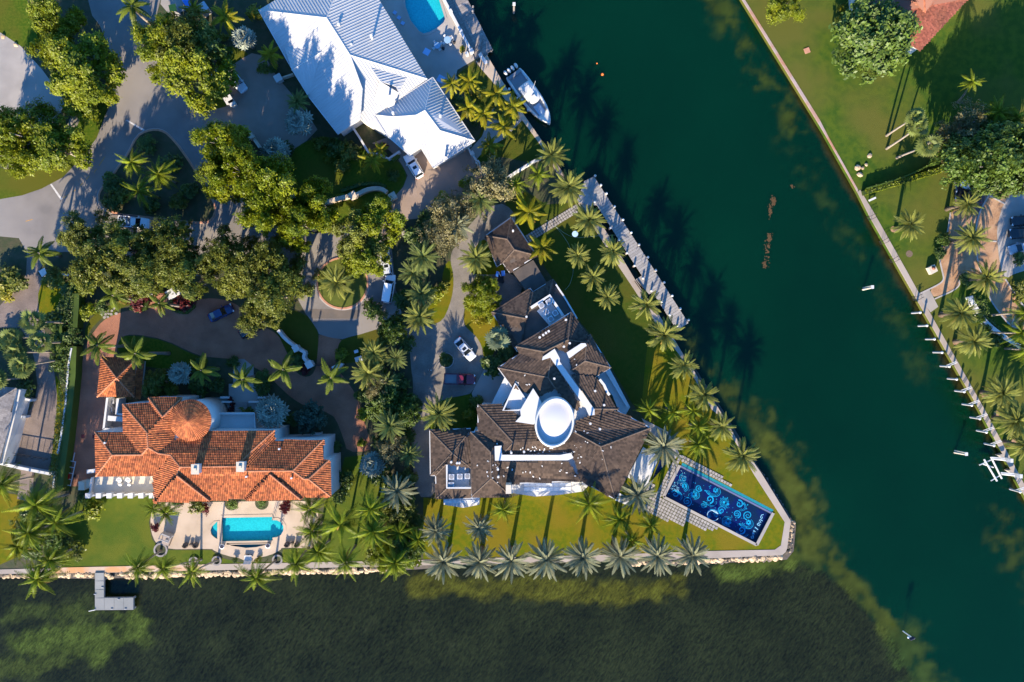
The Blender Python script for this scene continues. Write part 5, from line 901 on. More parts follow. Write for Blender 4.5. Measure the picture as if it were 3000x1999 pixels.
SB = [
 (95, 1510, 34, 'sd', 'dark undergrowth below bay clump palms, upper'), (150, 1570, 36, 'sd', 'dark undergrowth below bay clump palms, right'), (60, 1545, 34, 'so', 'undergrowth below bay clump palms, left'), (90, 1610, 36, 'sd', 'dark undergrowth below bay clump palms, lower'), (160, 1625, 26, 'so', 'undergrowth by the old stone walk under palms'),
 (1105, 1075, 26, 'sy', 'bright yellow shrub in the garden belt'), (1130, 1105, 22, 'sy', 'yellow shrub in belt, lower right of brightest one'), (580, 95, 16, 'sy', 'yellow shrub in top garden, left one'), (630, 98, 14, 'sy', 'yellow shrub in top garden, middle one'), (655, 110, 14, 'sy', 'yellow shrub beside silver fan palm'), (745, 40, 26, 'sy', 'yellow shrub at corner of the white roof'), (1408, 275, 20, 'sy', 'yellow shrub in the palm garden by the boat'),
 (2465, 25, 14, 'sy', 'yellow hedge shrub by curved path on the east bank, upper'), (2468, 55, 13, 'sy', 'yellow hedge shrub by curved path on the east bank, lower'), (983, 430, 32, 'sd', 'clipped oval dark shrub on shaded front lawn'), (960, 465, 14, 'sy', 'small yellow shrub against the clipped oval shrub'), (1025, 445, 34, 'so', 'large loose shrub on the front lawn'), (1000, 490, 24, 'so', 'low shrub below the loose one on front lawn'),
 (215, 993, 30, 'sd', 'round dark shrub at top of the long hedge'), (255, 912, 28, 'sg', 'bright shrub left of flagstones'), (400, 880, 34, 'sr', 'dark red flower bed left of the gate'), (540, 885, 34, 'sr', 'dark red flower bed right of the gate'), (895, 1085, 16, 'sr', 'dark red plants at the drive fork bed'), (870, 1060, 18, 'sd', 'dark plants inside the curved white wall'),
 (1306, 1056, 22, 'sd', 'dark shrub filling the round drive planter'), (1440, 1075, 34, 'sd', 'dark shrub under brown eave by entry path'), (1395, 1180, 24, 'so', 'shrub with yellow tips beside the entry path'), (1430, 1065, 20, 'sd', 'small dark shrub at edge of brown roof'), (1480, 1030, 24, 'sd', 'dark shrub below the grey green fan palm'), (1375, 1215, 20, 'sy', 'yellow shrub below entry path'),
 (1430, 905, 34, 'sg', 'yellow green low shrub at centre of drive island'), (1410, 935, 28, 'sy', 'yellow groundcover shrub on drive island'), (268, 1492, 34, 'sg', 'green shrub at corner of lush lawn'), (250, 1450, 22, 'sd', 'dark shrub by stair pier'), (215, 1615, 34, 'so', 'flowering shrub at lush lawn edge near bay'), (190, 1590, 28, 'sd', 'dark shrub under bay clump palms'),
 (678, 1478, 17, 'sl', 'half round green shrub against orange eave, left of two'), (767, 1476, 15, 'sl', 'half round green shrub against orange eave, right of two'), (575, 1483, 26, 'so', 'shrub bed at orange eave left of pool'), (598, 1492, 17, 'sr', 'bronze spiky plant at left of pool'), (836, 1485, 20, 'sr', 'bronze spiky plant at right of pool'), (520, 1475, 16, 'sd', 'small shrub at orange eave by patio palms'), (455, 1545, 14, 'sr', 'small bronze plant on patio edge'),
 (690, 1642, 9, 'sd', 'small potted style plant left of patio steps'), (756, 1641, 10, 'sy', 'small flowering plant right of patio steps'),
 (1010, 1400, 30, 'sd', 'dark shrub at the east wall of orange house, upper'), (1000, 1450, 28, 'sd', 'dark shrub at the east wall of orange house, lower'), (985, 1310, 20, 'sd', 'dark shrub between house wall and brick drive end'), (1100, 1590, 34, 'so', 'shrub on lush lawn near seawall'), (1130, 1550, 34, 'sd', 'dark shrub in belt above seawall'), (1215, 1520, 30, 'sd', 'dark shrub in belt beside yellow lawn'), (1205, 1640, 30, 'sg', 'bright shrub at seawall in the belt'), (1090, 1640, 26, 'so', 'shrub on the seawall walk near leaning palm'),
 (1090, 900, 30, 'sd', 'dark shrub under belt palms near turning circle'), (1180, 880, 34, 'sd', 'dark shrub right of white van'), (1215, 700, 36, 'sd', 'dark shrub in belt beside silver pickup'), (1255, 640, 36, 'sd', 'dark shrub under twiggy tree, left'), (1290, 590, 30, 'sg', 'green shrub at shaded drive end'), (1370, 545, 26, 'sg', 'bright green shrub left of twiggy tree'), (1275, 860, 30, 'sg', 'banana like green plant at drive lawn'), (1300, 840, 18, 'sy', 'yellow green plant at drive lawn edge'), (1190, 1010, 26, 'sd', 'dark shrub at drive entrance, lower'),
 (1170, 1130, 34, 'sd', 'dark shrub in belt beside drive, middle'), (1165, 1190, 30, 'sd', 'dark shrub in belt near dark trees'), (1120, 1290, 34, 'sd', 'dark shrub below dark bluish palm'), (1190, 1270, 30, 'sd', 'dark shrub along narrow side drive'), (1120, 1400, 36, 'sd', 'dark shrub right of silver fan palm'), (1195, 1400, 30, 'so', 'shrub along narrow side drive, lower'), (1060, 1300, 14, 'sg', 'small bright shrub at brick drive tip'), (1065, 1215, 22, 'sg', 'bright shrub right of the brick drive'),
 (1060, 1160, 22, 'sd', 'dark shrub right of royal palm'), (1000, 1040, 22, 'sg', 'bright climbing shrub on gate wall right'), (1220, 1180, 18, 'sd', 'dark shrub left of the cobble drive'), (330, 540, 34, 'sd', 'dark shrub at left tip of road island'), (325, 590, 30, 'sd', 'dark shrub at lower left of road island'), (350, 570, 32, 'so', 'shrub on left part of road island'), (520, 590, 28, 'so', 'reddish shrub at right part of road island'), (440, 600, 28, 'sd', 'dark shrub at bottom of road island'), (430, 430, 30, 'sd', 'dark shrub at the top of road island'), (510, 480, 30, 'sd', 'dark shrub on right side of road island'), (560, 560, 28, 'sd', 'dark shrub near right tip of road island'),
 (2870, 930, 22, 'sl', 'green shrub strip behind curved white wall, upper'), (2890, 970, 22, 'sl', 'green shrub strip behind curved white wall, middle'), (2920, 1000, 22, 'sd', 'green shrub strip behind curved white wall, lower'), (2855, 880, 18, 'sl', 'green shrub at top end of curved white wall'), (2990, 840, 24, 'so', 'shrub with pink flowers at right edge'), (2985, 870, 22, 'so', 'shrub at right edge below pink flowers'), (2755, 740, 20, 'sd', 'dark shrub at east lawn edge, lower'), (2770, 700, 22, 'sd', 'dark shrub at east lawn edge, upper'), (2830, 815, 20, 'sd', 'dark shrub inside the curved edging loop'), (2985, 760, 22, 'sd', 'dark shrub below the parked silver car'),
 (20, 810, 40, 'so', 'flowering shrub bed at left edge beside the grey brick drive'), (50, 830, 30, 'so', 'flowering shrub bed by grey brick drive, right part'), (10, 850, 34, 'sy', 'yellow shrub at left edge by grey brick drive'), (160, 820, 36, 'so', 'shrub row right of grey brick drive, upper'), (200, 850, 30, 'sd', 'dark shrub above neighbour lawn'), (160, 940, 36, 'sd', 'dark shrub beside leaning fan palm bases, upper'), (170, 1000, 30, 'sd', 'dark shrub beside leaning fan palm bases, middle'), (170, 1060, 28, 'sd', 'dark shrub beside leaning fan palm bases, lower'), (80, 1140, 28, 'sd', 'dark shrub above grey roof parapet'), (30, 1010, 40, 'sd', 'dark shrub mass under fan palm crowns, left'), (60, 1090, 30, 'sd', 'dark shrub mass under fan palm crowns, lower'), (190, 900, 26, 'sd', 'dark shrub left of bright flagstone shrub'), (250, 840, 30, 'sg', 'green shrub below olive trees at left'), (290, 900, 24, 'sd', 'dark shrub above the flagstones'),
 (450, 1140, 22, 'sd', 'dark shrub right of the orange garage'), (480, 1160, 26, 'sd', 'dark shrub above turret wing'), (580, 1140, 30, 'sd', 'dark shrub left of entry walk'), (640, 1130, 26, 'sd', 'dark shrub below entry walk left side'), (770, 1140, 26, 'sd', 'dark shrub right of entry walk'), (860, 1230, 24, 'sd', 'dark shrub right of silver fan palm at steps'), (720, 1215, 24, 'so', 'leafy plant at the right end of steps'), (575, 1075, 26, 'sd', 'dark shrub between fan palm and entry walk'), (770, 1110, 24, 'sd', 'dark shrub between walk and brick drive'), (680, 1060, 20, 'sd', 'dark shrub at walk mouth'),
 (1120, 430, 16, 'sr', 'dark red leafed shrub behind garden wall'), (1460, 330, 24, 'sd', 'dark shrub in walled palm garden'), (1340, 290, 20, 'sd', 'dark shrub by pool deck palms'), (1390, 350, 20, 'sd', 'dark shrub at garage eave palms'), (1500, 350, 20, 'sd', 'dark shrub beneath boat palms'), (700, 400, 20, 'sd', 'dark shrub by gate wall at drive'), (840, 430, 22, 'sd', 'dark shrub beside silver fan palm on lawn'), (935, 420, 22, 'so', 'shrub at white roof bottom corner'), (1150, 510, 20, 'sd', 'dark shrub near the curved limestone wall end'), (640, 270, 26, 'sl', 'round bed of green plants left of gate piers'), (600, 250, 28, 'sd', 'dark shrub left of round plant bed'), (770, 200, 20, 'so', 'shrub under roof edge by drive gate'), (800, 205, 14, 'sd', 'dark shrub at drive gate pier')]
for t in SB: shrub(*t)
m = MB()
for i, (x, y, r, mt, lb) in enumerate(((420, 836, 13, m_flp, 'magenta blossom bush above the left white gate pier'), (487, 1190, 6, m_flr, 'x'),)):
    if lb != 'x':
        C = W(x, y, 2.5); o = root('flower_bush', lb, 'bush', (C.x, C.y, 0)); me, _ = crown_mesh('blossom', mt, 5, 8, 500, .16, .6, .6, (.35, .5)); inst('blossom', me, o, (0, 0, 1.6), (0, 0, 0), (r / S, r / S, .9)); q = MB(); q.tube([(C.x, C.y, 0), (C.x, C.y, 2)], [.06, .04], 5); q.build('stem', m_bark, o)
def hedge(pts, wd, h, mat, label, dens=26, ls=.17, closed=False, nm='hedge'):
    q = [W(x, y, 0) for x, y in pts]; o = root(nm, label, 'hedge', q[0]); c = MB(); ribbon(pts, wd * .8, 0, h * .88, c, closed); c.build('core', m_lfd if mat is not m_lfy else mat, o); r = random.Random(3); m = MB()
    for a, b in zip(q[:-1], q[1:]):
        d = b - a; L_ = d.length; t = d.normalized(); s = Vector((-t.y, t.x, 0)); n = int(L_ * (wd + h) * dens)
        for _ in range(n):
            p = a + d * r.random(); k = r.random()
            if k < wd / (wd + h): p = p + s * r.uniform(-.5, .5) * wd + Vector((0, 0, h * r.uniform(.86, 1.04))); nn = Vector((r.gauss(0, .5), r.gauss(0, .5), 1))
            else: sg = r.choice((-1, 1)); p = p + s * sg * wd * r.uniform(.42, .53) + Vector((0, 0, h * r.random())); nn = s * sg + Vector((r.gauss(0, .4), r.gauss(0, .4), .3))
            nn.normalize(); u = nn.orthogonal().normalized(); u.rotate(Matrix.Rotation(r.random() * 6.28, 3, nn)); v = nn.cross(u); m.add([p - u * ls, p + v * ls * .5, p + u * ls, p - v * ls * .5], [(0, 1, 2, 3)])
    m.build('foliage', mat, o)['kind'] = 'stuff'; return o
hedge([(213, 1015), (210, 1100), (200, 1200), (190, 1290), (178, 1380), (172, 1440)], 1.7, 2.4, m_lfd, 'long tall dark hedge between the brick drive and the neighbour')
hedge([(222, 860), (220, 900), (216, 960)], 1.6, 2.2, m_lfd, 'tall hedge left of flagstones, above round shrub')
hedge([(170, 920), (175, 980), (172, 1040), (166, 1090)], 1.2, 1.6, m_lfd, 'hedge behind bases of leaning fan palms')
hedge([(2530, 566), (2590, 548), (2650, 530), (2700, 515), (2750, 500), (2780, 485)], 1.0, .9, m_lf, 'low hedge line dividing the east lawns')
hedge([(2540, 552), (2600, 535), (2660, 515), (2750, 470)], .25, 1.3, m_lfd, 'thin dark creeper fence line above low dividing hedge', 14)
hedge([(940, 597), (985, 578), (1010, 570)], .6, .8, m_lf, 'low hedge above the left part of limestone wall')
hedge([(1000, 560), (1060, 540), (1110, 538), (1130, 548)], .6, .7, m_lfd, 'low hedge behind the curved limestone wall')
hedge([(1150, 470), (1168, 455)], .8, .9, m_lf, 'clipped hedge at the end of low white wall')
hedge([(2870, 880), (2885, 930), (2920, 975), (2955, 1000), (3000, 1030)], 1.3, 1.0, m_lfg, 'green planting strip along back of curved white wall')
hedge([(385, 902), (405, 912), (425, 905), (432, 880)], .6, .8, m_lfd, 'clipped dark border of left red flower bed'); hedge([(498, 880), (515, 912), (545, 917), (565, 900), (568, 880)], .6, .8, m_lfd, 'clipped dark border of right red flower bed')
# ------------------------------------------------------------------ pools
def watermat(name, tint, rough=.03, bump=.15):
    m = bpy.data.materials.new(name); m.use_nodes = True; t = m.node_tree; N = t.nodes; L = t.links; N.remove(N['Principled BSDF'])
    tr = N.new('ShaderNodeBsdfTransparent'); tr.inputs[0].default_value = (*tint, 1); gl = N.new('ShaderNodeBsdfGlossy'); gl.inputs['Roughness'].default_value = rough
    lw = N.new('ShaderNodeLayerWeight'); pw = N.new('ShaderNodeMath'); pw.operation = 'POWER'; pw.inputs[1].default_value = 5; L.new(lw.outputs['Facing'], pw.inputs[0]); fr = N.new('ShaderNodeMath'); fr.operation = 'MULTIPLY_ADD'; fr.inputs[1].default_value = .8; fr.inputs[2].default_value = .02; L.new(pw.outputs[0], fr.inputs[0]); mx = N.new('ShaderNodeMixShader'); geo = N.new('ShaderNodeNewGeometry')
    nz = N.new('ShaderNodeTexNoise'); nz.inputs['Scale'].default_value = 2.2; nz.inputs['Detail'].default_value = 3; L.new(geo.outputs['Position'], nz.inputs[0]); bp = N.new('ShaderNodeBump'); bp.inputs['Strength'].default_value = bump; bp.inputs['Distance'].default_value = .05
    L.new(nz.outputs[0], bp.inputs['Height']); L.new(bp.outputs[0], gl.inputs['Normal']); L.new(bp.outputs[0], lw.inputs['Normal']); L.new(fr.outputs[0], mx.inputs[0]); L.new(tr.outputs[0], mx.inputs[1]); L.new(gl.outputs[0], mx.inputs[2]); L.new(mx.outputs[0], N['Material Output'].inputs[0]); return m
m_pw = watermat('clear_pool_water', (.82, .97, .98)); m_pw2 = watermat('deep_pool_water', (.75, .90, .97))
m_turq = M('turquoise_pool_tile', (.012, .36, .40), (.02, .44, .47), 3.5, rough=.4, lo=.4, hi=.6); m_turqd = M('teal_pool_tile', (.01, .16, .19), (.015, .2, .23), 3, rough=.4)
m_navy_t = M('navy_mosaic_tile', (.0022, .006, .055), (.002, .004, .10), .35, rough=.4, c3=(.003, .014, .045), sc3=.3); m_cyan = M('cyan_mosaic', (.012, .34, .46), (.008, .22, .40), 2.0, rough=.4, rnd=.5); m_pale = M('pale_mosaic', (.40, .62, .72), rough=.4)
def pool(name, label, outline, depth, floor, water, cop=None, cw=.35, cl=True, zw=-.14):
    c = W(*outline[0]); o = root(name, label, 'pool', (c.x, c.y, 0)); q = P2(outline); m = MB(); m.prism(q, None, -depth); n = len(q)
    m.add([(p.x, p.y, z) for z in (.0, -depth) for p in q], [(i, (i + 1) % n, n + (i + 1) % n, n + i) for i in range(n)]); m.build('basin', floor, o)
    m = MB(); m.prism(q, None, zw); m.build('pool_water', water, o)
    if cop: m = MB(); ribbon(outline, cw, -.02, .09, m, cl); m.build('coping', cop, o)
    return o
sheet('patio', smooth2([(452, 1474), (520, 1472), (700, 1470), (900, 1466), (930, 1480), (935, 1560), (925, 1608), (880, 1606), (825, 1604), (822, 1612), (790, 1628), (745, 1636), (739, 1654), (716, 1654), (714, 1638), (660, 1628), (624, 1612), (622, 1608), (480, 1610), (455, 1590), (443, 1560), (440, 1530), (444, 1500)], 1), .04, m_patio, holes=[POOL_O, SPA_O, LOW_O])
po = pool('swimming_pool', 'turquoise swimming pool with round right end on the cream patio', POOL_O, .62, m_turq, m_pw, m_patio, .5)
for k in range(3): m = MB(); m.prism(P2([(836 - 10 - 5 * k + 0, 1528), (834, 1541), (834, 1556), (826 - 5 * k, 1568), (822 - 5 * k, 1549)]), -.6, -.3 - .1 * k); m.build('pool_step', m_turq, po)
pool('spa_pool', 'half round spa pool joined to the left of the turquoise pool', SPA_O, .35, m_turq, m_pw, m_patio, .45)
pool('catch_basin', 'dark teal overflow basin along the lower edge of turquoise pool', LOW_O, .6, m_turqd, m_pw, m_patio, .3)
pool('lagoon_pool', 'turquoise pool with pointed lower end cut by the top edge', POOL_W, .62, m_turq, m_pw, m_conc, .4)
bp_ = pool('mosaic_pool', 'long dark blue mosaic pool with cyan swirls on the lawn tip', POOL_B, .55, m_navy_t, m_pw2)
for nm, a, b_, wd in (('coping', (-4, -4), (-4, PBW + 4), .55), ('coping', (-4, PBW + 4), (PBL + 4, PBW + 4), .5), ('coping', (PBL + 4, PBW + 4), (PBL + 4, -6), .55)): strip(bp_, nm, [pb(*a), pb(*b_)], wd, -.05, .12, m_conc)
strip(bp_, 'overflow_edge', [pb(-2, -3), pb(PBL, -3)], .3, -.05, .06, M('violet_edge', (.09, .11, .22))); 
m = MB(); m.prism(P2([pb(0, -15), pb(PBL, -14), pb(PBL, -6), pb(0, -6)]), -.05, .02); m.build('overflow_channel', m_turqd, bp_)
sp_b = pool('mosaic_spa', 'small dark blue mosaic pool between white deck and paver walk', SPA_B, .5, m_navy_t, m_pw2)
r = random.Random(21); m = MB(); m2 = MB()
def stroke(mb, pts, wd, z, tap=True):
    n = len(pts); V = []
    for i, (u, v) in enumerate(pts):
        a = pts[max(0, i - 1)]; b = pts[min(n - 1, i + 1)]; dx, dy = b[0] - a[0], b[1] - a[1]; l = math.hypot(dx, dy) or 1; ww = wd * (1 - .7 * i / n if tap else 1) / 2
        for s in (1, -1): V.append(tuple(W(*pb(u - dy / l * ww * s, v + dx / l * ww * s), 0).to_2d()) + (z,))
    rr = r.random(); mb.add(V, [(2 * i, 2 * i + 2, 2 * i + 3, 2 * i + 1) for i in range(n - 1)], rr)
def spiral(u, v, R0, turns, a0, sg, wd, mb=None):
    N_ = int(16 * turns) + 4; pts = [(u + R0 * (1 - .88 * t / N_) * math.cos(a0 + sg * 6.283 * turns * t / N_), v + R0 * (1 - .88 * t / N_) * math.sin(a0 + sg * 6.283 * turns * t / N_)) for t in range(N_ + 1)]
    stroke(mb or m, pts, wd, -.54 + r.random() * .006)
def arcs(u, v, R0, a0, a1, k, wd):
    for j in range(k): rr = R0 - j * (wd * 1.6); stroke(m, [(u + rr * math.cos(a0 + (a1 - a0) * t / 14), v + rr * .75 * math.sin(a0 + (a1 - a0) * t / 14)) for t in range(15)], wd * (1 if j == 0 else .6), -.54 + r.random() * .006)
def dot(u, v, R0, mb=None):
    q = [W(*pb(u + R0 * math.cos(6.283 * k / 9), v + R0 * math.sin(6.283 * k / 9))).to_2d() for k in range(9)]; (mb or m).add([(p.x, p.y, -.538) for p in q], [tuple(range(9))])
def flower(u, v, R0):
    for k in range(6): a = k * 1.047; dot(u + R0 * .62 * math.cos(a), v + R0 * .62 * math.sin(a), R0 * .36)
cells = [(30 + 44 * i + r.uniform(-8, 8), 22 + 26 * j + r.uniform(-6, 6) + (i % 2) * 8) for i in range(6) for j in range(3)]
for i, (u, v) in enumerate(cells):
    if u > 268: continue
    k = i % 5; s = r.choice((-1, 1)); a = r.uniform(0, 6.28)
    if k in (0, 3): spiral(u, v, r.uniform(10, 15), 1.7, a, s, 3.2); spiral(u + 3, v + 2, r.uniform(6, 8), 1.2, a + 2, -s, 2.2)
    elif k == 1: arcs(u, v, r.uniform(17, 23), a, a + s * 3.6, 3, 2.8); flower(u + 6, v - 4, 8)
    elif k == 2: spiral(u, v, 12, 1.3, a, s, 4.5); arcs(u + 4, v + 3, 19, a + 1, a + 1 + s * 2.6, 2, 2.4)
    else: flower(u, v, 11); arcs(u, v, 18, a, a + s * 4.2, 2, 2.6); spiral(u - 8, v + 8, 8, 1.4, a, s, 2.4)
for _ in range(120): u, v = r.choice(cells); dot(min(280, max(8, u + r.gauss(0, 20))), min(90, max(8, v + r.gauss(0, 10))), r.uniform(.7, 1.8))
for _ in range(30): u = r.uniform(4, 30); v = r.uniform(8, 70); stroke(m2, [(u, v), (u + r.uniform(-5, 5), v + r.uniform(-4, 4)), (u + r.uniform(-6, 6), v + r.uniform(-4, 4))], 1.3, -.535)
# lettering strip along the end wall of the pool
for ps in ([(284, 12), (279, 16), (280, 24), (285, 26), (284, 19)], [(281, 29), (290, 30)], [(280, 32), (288, 36), (281, 39)], [(280, 43), (289, 42), (288, 47), (281, 47), (280, 43)], [(278, 56), (290, 59)], [(279, 66), (286, 68), (280, 71)], [(279, 74), (287, 75), (280, 78)], [(282, 84), (287, 82), (289, 87), (284, 90), (281, 86)]):
    stroke(m2, ps, 2.0, -.534, False)
dot(285, 80, 1, m2)
m.build('mosaic_swirls', m_cyan, bp_); m2.build('pale_mosaic_marks', m_pale, bp_)
mm = MB(); m, keep = mm, None
for u, v, rr in ((-42, 26, 7), (-48, 60, 9), (-38, 45, 5), (-55, 74, 8)): spiral(u, v, rr, 1.6, rr, 1, 2.2, mm); flower(u + 4, v + 6, 4)
mm.v = [(x, y, z + .05) for x, y, z in mm.v]; mm.build('mosaic_swirls', m_cyan, sp_b)
hs = [pb(150 + 17 * math.cos(a), 82 + 15 * math.sin(a)) for a in [6.283 * k / 22 for k in range(20)]] + [pb(140, 70)]
m = MB(); m.tube([W(x, y, -.10) for x, y in hs], .05, 5); top(m.build('pool_hose', m_pale), 'pale hose loop floating at the lower edge of mosaic pool', 'hose')
# pavers
pvt = sheet('paver_terrace', [pb(-62, 98), pb(-30, -30), pb(30, -30), pb(170, -28), pb(170, -16), pb(-9, -16), pb(-9, 103), pb(180, 103), pb(180, 124), pb(100, 134), pb(40, 160), pb(-40, 160)], .012, m_grassy)
pm = {}
def paver(parent, x, y, s, z, ang, mt=m_conc_s):
    k = (round(s, 1), mt.name)
    if k not in pm: b = MB(); q = px(s) / 2; b.box((0, 0, 0), (2 * q, 2 * q, .1), 0, .96); pm[k] = b.mesh('paver', mt)
    p = W(x, y, z); inst('paver', pm[k], parent, (p.x, p.y, z + random.uniform(-.008, .008)), (random.uniform(-.01, .01), random.uniform(-.01, .01), ang + random.uniform(-.02, .02)))
pang = math.atan2(-AX.y, AX.x); P9 = 9.2
for j, (u0, u1) in enumerate(((-2, 158), (-8, 128))):
    u = u0
    while u < u1: paver(pvt, *pb(u, -21 - P9 * j), 7.9, .05, pang); u += P9
for i, (v0, v1) in enumerate(((-28, 158), (-8, 150))):
    v = v0
    while v < 106: paver(pvt, *pb(-14 - P9 * i, v), 7.9, .05, pang); v += P9
for j in range(6):
    u = -36 + (j % 2) * 0
    while u < (178, 168, 150, 92, 88, 44)[j]: paver(pvt, *pb(u, 110 + P9 * j), 7.9, .05, pang); u += P9
for j in range(4):
    for i in range(3): paver(pvt, *pb(-45 - P9 * i, 84 + P9 * j), 7.9, .05, pang)
spt = sheet('stepping_path', [(1538, 690), (1697, 592), (1710, 612), (1550, 713)], .012, m_soil); sdv = Vector((158, -98)).normalized(); snv = Vector((-sdv.y, sdv.x)); san = math.atan2(-sdv.y, sdv.x)
for i in range(22):
    for j in range(3): p = Vector((1543, 694)) + sdv * (i * 8.1 + 2) + snv * (j * 7.8 - 1); paver(spt, p.x, p.y, 6.7, .05, san)
plate(bm, 'white_deck', [(1884, 1310), (1933, 1338), (1892, 1430), (1838, 1398)], .12, m_white, .12); plate(bm, 'white_deck', [(1806, 1440), (1846, 1462), (1836, 1480), (1802, 1466)], .12, m_white, .12); plate(bm, 'side_slab', [(1880, 1226), (1958, 1266), (1990, 1330), (1978, 1345), (1940, 1300), (1900, 1262)], .1, m_conc, .1)
# ------------------------------------------------------------------ docks, seawall rocks, piles
def dock(name, label, p0, p1, width, z, bw, mt, bn='dock_board'):
    a, b = W(*p0, z), W(*p1, z); d = (b - a); L_ = d.length; d.normalize(); s = Vector((d.y, -d.x, 0)); o = root(name, label, 'dock', (a.x, a.y, 0)); ang = math.atan2(d.y, d.x); n = int(L_ / bw); bw = L_ / n
    q = MB(); q.box((0, 0, 0), (bw * .93, width, .12)); me = q.mesh(bn, mt)
    for i in range(n): c = a + d * (bw * (i + .5)) + s * width / 2 - a; inst(bn, me, o, (c.x, c.y, z - .06 + random.uniform(-.01, .01)), (0, 0, ang + random.uniform(-.004, .004)))
    q = MB()
    for f in (.12, .88): c = a + d * L_ / 2 + s * width * f; q.box((c.x, c.y, z - .27), (L_ * .99, .2, .3), ang)
    q.build('beam', m_wood, o); return o, a, d, s
dk, a, d, s = dock('canal_dock', 'long grey board dock with white capped piles along the canal', (1740, 517), (2017, 947), 2.45, .35, .5, m_woodg)
plate(dk, 'dock_head', [(1738, 518), (1712, 531), (1690, 590), (1731, 604), (1747, 601), (1781, 592)], .28, m_woodg, .15); plate(dk, 'ramp', [(1861, 820), (1880, 808), (1930, 850), (1902, 862)], .27, m_woodg, .15)
for f in (0, 1): q = MB(); q.tube([W(1859 + 8 * f, 823 - 4 * f, .42), W(1881 + 8 * f, 855 - 4 * f, .42)], .08, 5); q.build('ramp_rail', m_black, dk)
z6 = lambda x, y: (1650 + x / 3.135, 480 + y / 3.135)
for i, (x, y) in enumerate([z6(*t) for t in ((292, 114), (345, 199), (396, 276), (470, 396), (548, 516), (623, 634), (695, 746), (775, 861), (848, 980), (925, 1092), (998, 1213), (1072, 1332), (1148, 1436), (290, 350), (435, 588), (513, 698), (588, 818), (657, 935), (735, 1050), (812, 1166), (905, 1270), (980, 1388), (1050, 1488))]):
    B = W(x, y, 1.0); q = MB(); hgt = 1.35 if i < 13 else .85; q.cyl((B.x, B.y, -2), .19, 2 + hgt, 9); pl_ = q.build('piling', m_wood, dk); q = MB(); q.cyl((B.x, B.y, hgt), .23, .22, 9, .08); q.build('cap', m_white, pl_)
wd, a, d, s = dock('boardwalk', 'weathered wooden boardwalk below the white pool wall at top', (1340, -60), (1445, 148), 2.6, -.15, .42, m_wood)
wd2 = plate(wd, 'boardwalk_section', [(1302, 0), (1385, 157), (1392, 182), (1430, 160), (1418, 112), (1355, -20), (1300, -40)], -.22, m_wood, .15)
for y0 in range(12): q = MB(); x = 1318 + y0 * 8.2; y = 18 + y0 * 13; q.box(tuple(W(x, y, -.2)), (1.9, .10, .12), R(33)); q.build('dock_board', m_wood, wd)
for x, y in ((1386, 25), (1385, 38), (1439, 147)): B = W(x, y); q = MB(); q.cyl((B.x, B.y, -2), .17, 2.9, 8); q.build('piling', m_wood, wd)
B = W(1405, 130, .3); bn = root('dock_box', 'long grey storage bench on the shaded wooden boardwalk', 'bench', (B.x, B.y, -.15), R(80)); q = MB(); q.box((0, 0, .3), (2.2, .5, .35)); q.build('lid', m_wood, bn, local=True); q = MB(); q.box((-.9, 0, .1), (.2, .45, .2)); q.box((.9, 0, .1), (.2, .45, .2)); q.build('feet', m_wood, bn, local=True)
q = MB(); q.prism(P2([(278, 1678), (305, 1677), (305, 1751), (391, 1750), (391, 1787), (278, 1788)], .2), -.2, .2, bottom=True); ld = root('bay_dock', 'L shaped grey concrete dock reaching into the bay', 'dock', at(280, 1680)); m_ld = M('smooth_grey_concrete', (.20, .205, .195), (.165, .172, .168), .6, c3=(.22, .22, .21), sc3=.3, obj=.08, bump=.1); q.build('deck', m_ld, ld)
for pp in ([(279, 1679), (304, 1679), (304, 1701), (279, 1702)], [(279, 1703), (304, 1703), (304, 1726), (279, 1727)], [(279, 1728), (304, 1728), (304, 1751), (279, 1752)], [(279, 1753), (305, 1753), (305, 1786), (279, 1787)], [(306, 1752), (334, 1752), (334, 1786), (306, 1786)], [(335, 1752), (362, 1752), (362, 1786), (335, 1786)], [(363, 1752), (390, 1751), (390, 1786), (363, 1786)]): plate(ld, 'deck_slab', pp, .24, m_ld, .05)
for x, y in ((281, 1740), (302, 1720), (330, 1783), (370, 1783), (350, 1755)): B = W(x, y); q = MB(); q.box((B.x, B.y, .30), (.4, .12, .1)); q.build('cleat', m_steel, ld)
for x, y in ((281, 1700), (302, 1700), (281, 1784), (388, 1784), (388, 1754), (335, 1784)): B = W(x, y); q = MB(); q.cyl((B.x, B.y, -3), .2, 2.85, 8); q.build('piling', m_conc, ld)
q = MB(); q.tube([W(260, 1791, .3), W(279, 1787, .35)], .07, 6); q.build('mooring_arm', m_white, ld)
rk = sheet('rock_revetment', [(-200, 1682), (0, 1681), (278, 1678), (600, 1671), (1120, 1659), (1300, 1654), (1300, 1664), (1120, 1674), (600, 1688), (278, 1696), (0, 1692), (-200, 1692)], -.95, m_rockd, -2.5)
rms = []
for i in range(6):
    q = MB(); q.ell((0, 0, 0), (1, 1, .7), 7, 4); g = random.Random(i); q.v = [(x * g.uniform(.75, 1.15), y * g.uniform(.75, 1.15), z * g.uniform(.8, 1.1)) for x, y, z in q.v]; rms.append((q.mesh('stone', m_rock), q.mesh('stone', m_rockd)))
def rocks(parent, xs, y0f, wd, n, dark=0):
    for i in range(n):
        x = random.uniform(*xs); v = random.random(); y = y0f(x) + v * wd; sz = random.uniform(.26, .52); p = W(x, y, 0); inst('stone', rms[i % 6][1 if random.random() < dark else 0], parent, (p.x, p.y, -.15 - .7 * v), (random.uniform(-.4, .4), random.uniform(-.4, .4), random.uniform(0, 6)), (sz * 1.3, sz, sz))
sw = lambda x: np.interp(x, [0, 278, 600, 1120, 1300, 1800, 2068, 2292], [1684, 1681, 1674, 1662, 1657, 1647, 1639, 1630])
